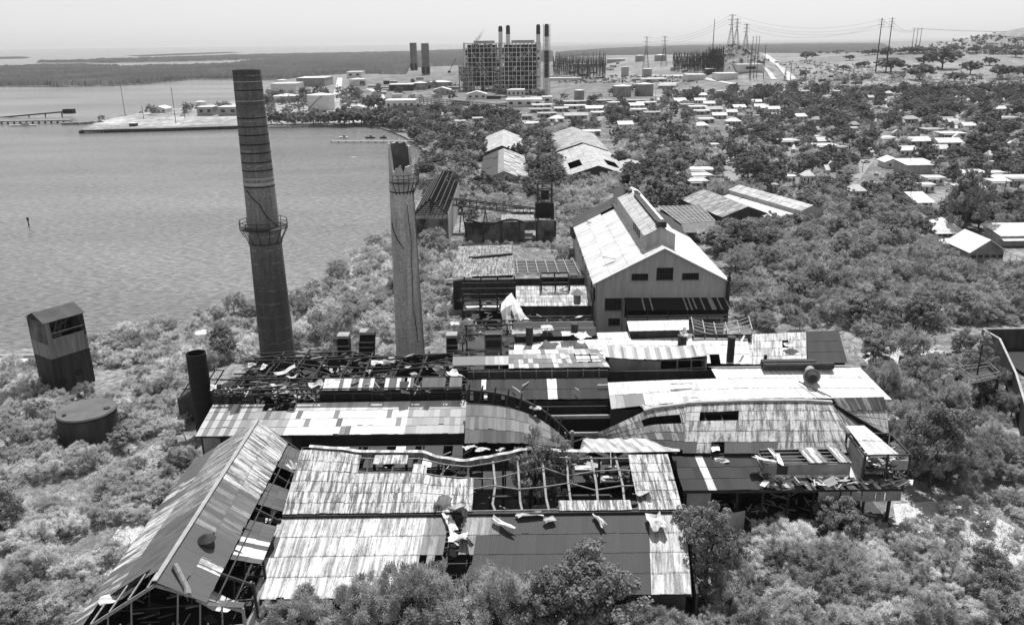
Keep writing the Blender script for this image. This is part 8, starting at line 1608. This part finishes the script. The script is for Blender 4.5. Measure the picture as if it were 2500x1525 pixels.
# pasture trees: wide umbrella crowns, each placed as in the photograph
mat('field_leaf', .12, .24, .3, transl=.35, contrast=.25)
KINDS['field'] = Kind('pasture_tree', 'tree', [('round', 4.2, 2.5, 4.3, 90, 26, .6, 'field_leaf', 'bark', .3, 1.6)]*3, 60)
for x, y, w, h_ in [(1968,147,26,1.3),(2074,148,18,1.2),(2094,165,16,1),(2110,165,24,1),(2058,172,24,.8),(2165,143,34,1.2),(2175,178,56,1),(2245,195,60,1),(2300,168,62,1.25),(2368,182,38,1.4),(2330,200,30,1.3),(2415,160,26,1.2),(2440,193,42,1.3),(2465,193,40,1.2),(2500,190,36,1.4),(2255,160,30,1.2),(2120,135,20,1),(2135,134,18,1.2),(2225,130,24,1),(2240,130,20,1),(1895,155,8,1),(2200,132,20,1),(2270,128,22,.8),(2320,125,26,.8),(2375,128,24,.8),(2430,132,24,.8),(2480,140,28,1),(2050,128,14,.7),(1990,140,14,.8)]:
    g = ground((x, y)); s = w/2*g.y/F/4.2; KINDS['field'].items.append((g.x, g.y, g.z-.1, s*1.15, h_*.62, None))
# hillside shrubs
rgh = random.Random(77)
for k in range(90):
    x, y = rgh.uniform(780, 1500), rgh.uniform(1250, 1900); z = gz(x, y); p = project((x, y, z))
    if 2080 < p[0] < 2530 and z > 24: KINDS['field'].items.append((x, y, z-.3, rgh.uniform(.35, .9), rgh.uniform(.5, .8), None))
KINDS['field'].cap = 200
# ---- landmarks for the labels
LM = [('the tall dark chimney', 690, 850), ('the broken pale chimney', 1010, 860), ('the dark loading tower', 150, 900), ('the squat round tank', 205, 1050), ('the lower left gabled shed', 400, 1350), ('the short black stack', 490, 1040), ('the front hall', 1100, 1470), ('the wrecked roof cabin', 2110, 1180), ('the big open bin', 2480, 900), ('the railed platform', 2390, 960), ('the white hall', 2150, 960),
 ('the main mill building', 1790, 800), ('the ribbed-roof block', 1110, 700), ('the roofless wall block', 1240, 590), ('the roof skeleton hall', 1060, 540), ('the hoist tower', 1345, 480), ('the nearer left warehouse', 1230, 430), ('the nearer right warehouse', 1450, 430), ('the farther left warehouse', 1200, 345), ('the farther right warehouse', 1410, 330), ('the sagging shed', 1790, 540), ('the tall narrow shed', 1950, 540),
 ('the straight street', 1790, 400), ('the open street', 2110, 410), ('the pale gable-fronted house', 2180, 430), ('the box store', 2250, 430), ('the row of pale gables', 2330, 320), ('the big white flat-roofed house', 2390, 480), ('the veranda house', 2310, 590), ('the broad-gabled house', 2400, 640), ('the long house', 2470, 600), ('the scrapyard', 2080, 210), ('the flat white stores', 1740, 205), ('the pylon knoll', 1790, 150), ('the pale road', 1900, 170),
 ('the two dark grey tanks', 1545, 250), ('the rows of near houses', 1400, 290), ('the upper street', 1720, 280), ('the boiler blocks', 1230, 250), ('the jetty', 950, 330), ('the big round white tank', 785, 280), ('the harbour flat', 400, 290), ('the twin dark towers', 1025, 200), ('the pasture', 2250, 170), ('the lower right clearing', 2300, 1300), ('the small clearing behind the halls', 2200, 860), ('the right hill', 2400, 100)]
LOOK = {'scrub': 'dry pale thorn bush', 'green': 'greyish feathery bush', 'thorn': 'pale feathery thorn tree', 'mid': 'mid-grey bushy tree', 'dark': 'dark dense shade tree', 'field': 'spreading pasture tree'}
def tree_label(kn, x, y, s, z):
    px_, py_ = project((x, y, z)); D_ = sorted(LM, key=lambda l: (l[1]-px_)**2+((l[2]-py_)*1.6)**2); n_, lx, ly = D_[0]; dx, dy = px_-lx, (py_-ly)*1.6
    far_ = math.hypot(dx, dy); rel = ('right of' if dx > 0 else 'left of') if abs(dx) > abs(dy) else ('in front of' if dy > 0 else 'behind')
    sz = 'small ' if s < .72 else ('large ' if s > 1.05 else ''); sh = lambda t: t.replace('the ', '', 1)
    for m_, mx_, my_ in D_[1:12]:
        if (mx_-lx)*dx+(my_-ly)*1.6*dy > 0: 
            lb = '%s%s %s %s %s %s' % (sz, LOOK[kn], rel, n_, 'toward' if far_ > 60 else 'on the side of', m_)
            if len(lb.split()) <= 16: return lb
            lb = '%s%s %s %s toward %s' % (sz, LOOK[kn], rel, n_, m_)
            if len(lb.split()) <= 16: return lb
    return '%s%s %s%s %s' % (sz, LOOK[kn], 'well ' if far_ > 130 else '', rel, n_)
rest = {}
for kn, K in KINDS.items():
    K.items.sort(key=lambda t: -(t[3]/t[1]+(1 if t[5] else 0)))
    for n_, (x, y, z, s, tl_, lb_) in enumerate(K.items):
        if n_ >= K.cap: rest.setdefault(kn, []).append((x, y, z, s, tl_)); continue
        lod = 0 if y < 135 else 1 if y < 300 else 2; var = n_ % NVAR[lod]
        if kn == 'field': lod, var = 2, n_ % 3
        pr = get_proto(kn, lod, var); lb = lb_ or tree_label(kn, x, y, s, z); rz = rnd(0, 6.28); sc_ = (s*rnd(.9, 1.1), s*rnd(.9, 1.1), s*tl_)
        if not pr[1]: pr[1] = True; o = pr[0]; o.location = (x, y, z); o.rotation_euler = (0, 0, rz); o.scale = sc_; o['label'] = lb; o['group'] = LOOK[kn]+('s' if not LOOK[kn].endswith('bush') else 'es')
        else: copy_tree(pr[0], (x, y, z), rz, sc_, lb)
# past the cap: one mass per kind
for kn, L_ in rest.items():
    sp_ = KINDS[kn].specs[2]; Vs, Fs, off = [], [], 0
    base = [foliage(900+i, sp_[1], sp_[1], sp_[2], sp_[3], int(sp_[4]*.9), sp_[5], sp_[6]*.95, sp_[0])[:2] for i in range(3)]
    fine = [foliage(950+i, sp_[1], sp_[1], sp_[2], sp_[3], 40, 22, sp_[6]*.6, sp_[0])[:2] for i in range(3)]
    for i, (x, y, z, s, tl_) in enumerate(L_):
        v, f = (fine if y < 240 else base)[i % 3]; a = rnd(0, 6.28); c_, s_ = math.cos(a), math.sin(a); w = v*np.array([s, s, s*tl_]); w = np.column_stack([w[:, 0]*c_-w[:, 1]*s_+x, w[:, 0]*s_+w[:, 1]*c_+y, w[:, 2]+z]); Vs.append(w); Fs.append(f+off); off += len(w)
    o = np_mesh('scrub_thicket', np.vstack(Vs), np.vstack(Fs), sp_[7]); tag(o, 'thicket of %ss merging into one mass %s' % (LOOK[kn] if not LOOK[kn].endswith('bush') else LOOK[kn]+'e', {'scrub': 'on the shore slope', 'green': 'between the other bushes', 'thorn': 'over the ground right of the mill', 'mid': 'between the town and the mill', 'dark': 'through the town'}.get(kn, 'on the hill')), 'thicket', kind='stuff')
# ---- ground cover: grass and low weeds, dense near, thinning out
def ground_cover(name, zones, n, h, wd, m, label, seed, clear=.2, ymax=330):
    r = np.random.RandomState(seed); P = np.column_stack([r.uniform(-20, 2520, n), r.uniform(520, 1560, n)])
    ins = np.zeros(n, bool)
    for zn in zones: ins |= in_poly(P, zn)
    P = P[ins]; out = []
    dx = P[:, 0]-1250; dy = 762.5-P[:, 1]; a = dx*cr+dy*sr; b = -dx*sr+dy*cr; rx, ry, rz = a, F*cp+b*sp, -F*sp+b*cp; t = (1-H)/rz; X, Y = rx*t, ry*t
    ok = Y < ymax
    for x0, x1, y0, y1 in RECT: ok &= ~((X > x0) & (X < x1) & (Y > y0) & (Y < y1))
    ok &= in_poly(np.column_stack([X, Y]), LANDP)
    nv_ = np.array([mnoise.noise(V((x*.09, y*.09, seed)))+.5*mnoise.noise(V((x*.3, y*.3, seed))) for x, y in zip(X, Y)]); ok &= nv_ < clear+r.uniform(-.15, .15, len(X))
    X, Y, nv_ = X[ok], Y[ok], nv_[ok]; n = len(X); k = 3; X, Y = np.repeat(X, k)+r.normal(size=n*k)*.25, np.repeat(Y, k)+r.normal(size=n*k)*.25; n *= k; s = (.55+Y/260)
    base = np.column_stack([X, Y, np.full(n, .95)]); d = unit(r.normal(size=(n, 3))*np.array([1, 1, .3])+np.array([0, 0, .9])); L = (h*s*r.uniform(.4, 1.2, n))[:, None]; w = unit(np.cross(d, r.normal(size=(n, 3))))*(wd*s*r.uniform(.6, 1.3, n))[:, None]
    T_ = np.stack([base-w, base+w, base+d*L], 1).reshape(-1, 3); o = np_mesh(name, T_, np.arange(n*3).reshape(n, 3), m); tag(o, label, 'grass', kind='stuff')
GZ = [[(-20,905),(240,870),(640,780),(640,900),(470,1110),(330,1360),(200,1560),(-20,1560)], [(200,835),(560,765),(870,628),(1010,540),(1110,560),(1120,850),(600,880),(300,880)], [(560,1460),(1560,1500),(1640,1410),(1830,1240),(2160,1190),(2560,1190),(2560,1560),(560,1560)], [(1780,640),(2100,540),(2560,640),(2560,1200),(2150,1180),(2100,1040),(2050,810),(1800,810)], [(1030,540),(1380,480),(1390,720),(1110,600)]]
ground_cover('dry_grass', GZ, 90000, .55, .05, 'leaf_dry', 'dry pale grass and weeds covering the ground around the ruin', 41, .35)
ground_cover('weeds', GZ, 60000, .8, .07, 'leaf_pale', 'low grey-green weeds between the bushes', 42, .05)
# ---- scrub on the knoll, the plain's edge and the far hill
def hill_scrub(name, zones, n, s0, s1, m, label, seed):
    rg = random.Random(seed); Vs, Fs, off = [], [], 0; base = [foliage(700+i, 1, 1, .6, .5, 12, 9, .34, 'round')[:2] for i in range(4)]; k = 0
    while k < n:
        zn = rg.choice(zones); xs_ = [p[0] for p in zn]; ys_ = [p[1] for p in zn]; p = (rg.uniform(min(xs_), max(xs_)), rg.uniform(min(ys_), max(ys_))); k += 1
        if not in_poly(np.array([p]), zn)[0]: continue
        g = ground(p)
        if g.y > 2990: continue
        v, f = base[k % 4]; s = rg.uniform(s0, s1)*max(1, g.y/1100); Vs.append(v*np.array([s*1.4, s, s])+np.array([g.x, g.y, g.z-.2])); Fs.append(f+off); off += len(v)
    o = np_mesh(name, np.vstack(Vs), np.vstack(Fs), m); tag(o, label, 'scrub', kind='stuff')
hill_scrub('hill_scrub', [[(2180,98),(2500,66),(2530,66),(2530,122),(2300,122),(2160,118)], [(1880,112),(2200,108),(2230,126),(2100,132),(1990,134),(1900,128)], [(2200,120),(2530,112),(2530,136),(2230,134)]], 1100, 1.2, 3.2, 'field_leaf', 'rough scrub over the far right hill and its foot', 51)
hill_scrub('knoll_scrub', [[(1690,150),(1760,106),(1840,104),(1880,150),(1850,165),(1740,168)], [(1360,205),(1700,205),(1700,186),(1380,186)], [(1890,150),(2000,150),(2160,180),(2100,200),(1950,200)]], 900, .8, 2.2, 'field_leaf', 'rough grass and scrub on the pylon knoll and slopes below it', 52)
hill_scrub('pasture_weeds', [[(1930,190),(2530,180),(2530,225),(1940,222)], [(2000,165),(2160,160),(2160,200),(2000,195)]], 700, .6, 1.6, 'leaf_pale', 'pale weeds at the lower edge of the pasture', 53)
# ---- palms
def palm(p, h, r, label, seed):
    rg = random.Random(seed); g = ground(p); th = thing('palm_tree', label, 'palm', g, 'palms of the shore and town'); top = g+V((rg.uniform(-1, 1), 0, h)); 
    one(th, 'trunk', 'pale_bark', lambda mb: (mb.tube(g-V((0, 0, .3)), g.lerp(top, .5)+V((.3, 0, 0)), .28, .22, 8), mb.tube(g.lerp(top, .5)+V((.3, 0, 0)), top, .22, .17, 8)))
    def fr(mb):
        for k in range(18):
            a = k*2.4+rg.uniform(-.2, .2); el = rg.uniform(-.15, .9); pv = top; d = V((math.cos(a)*math.cos(el), math.sin(a)*math.cos(el), math.sin(el)))
            for j in range(6):
                t = (j+1)/6; nx = pv+d*r/6; d = (d+V((0, 0, -.28))).normalized(); sd_ = d.cross(V((0, 0, 1))).normalized()
                for q_ in (-1, 1): w_ = sd_*q_*r*.26*(1-t*.55); mb.face([pv, nx, nx+w_+V((0, 0, -.25*r*.3)), pv.lerp(nx, .35)+w_*.9+V((0, 0, -.2*r*.3))])
                pv = nx
    one(th, 'fronds', 'leaf_mid', fr)
for k, (x, y, h, r, lb_) in enumerate(((1088,312,9,4.6,'tall palm before the dark round tree near the shore'),(1008,318,8,3.6,'left palm of the shore group by the jetty'),(983,302,7,3.4,'palm at the left end of the shore group'),(1005,300,8,3.4,'palm behind the shore group'),(1058,378,3.5,4.2,'low palm at the water edge left of the warehouses'),(1072,362,6,3.4,'palm just above the low water-edge palm'),(1883,392,7,4.4,'tall palm right of the straight street, with drooping crown'),(1860,385,5,4,'lower palm left of the tall street palm'),(2035,390,6,4.6,'palm before the bright white porch house'),(2420,500,5,5,'broad palm beside the big white flat-roofed house'),(2418,285,6,4,'palm at the right below the pasture'),(2395,330,7,4,'palm right of the row of pale gables'),(1752,262,7,4,'palm in the upper street'),(2490,300,6,4,'palm at the right edge above the long white house'))): palm((x, y), h, r, lb_, k)
# conifer and bare trees
g = ground((1916, 197)); th = thing('conifer', 'single dark narrow conifer beside the lower end of the pale road', 'tree', g); one(th, 'trunk', 'bark', lambda mb: mb.tube(g, g+V((0, 0, 14)), .4, .1, 6))
def cf(mb):
    rg = random.Random(2)
    for k in range(260):
        t = rg.random()**.8; z = 1.5+t*13; r = (1-t)*3.6+.3; a = rg.uniform(0, 6.28); d = V((math.cos(a), math.sin(a), -.15)); s = V((-math.sin(a), math.cos(a), 0))*.6; p = g+V((0, 0, z)); mb.face([p, p+d*r*.6+s, p+d*r, p+d*r*.6-s])
one(th, 'needles', 'leaf_dark', cf)
def bare(p, h, label, seed, m='pale_bark'):
    rg = random.Random(seed); g = ground(p); mb = MB()
    def br(a, d, L, r, n):
        b = a+d*L; mb.tube(a, b, r, r*.65, 5)
        if n: 
            for _ in range(3): br(b, (d+V((rg.gauss(0, .5), rg.gauss(0, .5), rg.gauss(.1, .3)))).normalized(), L*.72, r*.6, n-1)
    br(g-V((0, 0, .2)), V((rg.uniform(-.15, .15), 0, 1)), h*.34, h*.03, 4); tag(mb.build('bare_tree', m), label, 'tree', 'leafless trees')
for k, (x, y, h, lb_) in enumerate(((1716, 345, 11, 'leafless grey tree before a white roof left of the straight street'), (345, 850, 5, 'leafless bush on the shore between tower and tall chimney'), (2000, 760, 6, 'leafless tree standing in the scrub right of the main building'), (455, 1080, 4, 'leafless bush beside the left end of the long shed'), (700, 1490, 4, 'leafless pale branches over the near left corner of the front roof'), (900, 1480, 5, 'leafless pale branches over the middle of the front eave'), (2250, 1020, 6, 'leafless tree among the trees left of the railed platform'), (1140, 770, 5, 'leafless branches beside the open frame block'))): bare((x, y), h, lb_, k)
# ---- haze: even, pale air over the whole place, below the sky
mb = MB(); mb.box(-43500, 43500, -43500, 43500, -8, 175); hz = mb.build('haze', 'steam_white'); hz['kind'] = 'stuff'; tag(hz, 'pale haze over the bay and the plain', 'haze')
hm = bpy.data.materials.new('haze_air'); hm.use_nodes = True; hn = hm.node_tree; hn.nodes.clear(); ho = hn.nodes.new('ShaderNodeOutputMaterial'); hv = hn.nodes.new('ShaderNodeVolumePrincipled')
hv.inputs['Color'].default_value = (.9, .9, .9, 1); hv.inputs['Density'].default_value = 0.000038; hv.inputs['Anisotropy'].default_value = .3; hn.links.new(hv.outputs[0], ho.inputs['Volume']); hz.data.materials.clear(); hz.data.materials.append(hm)
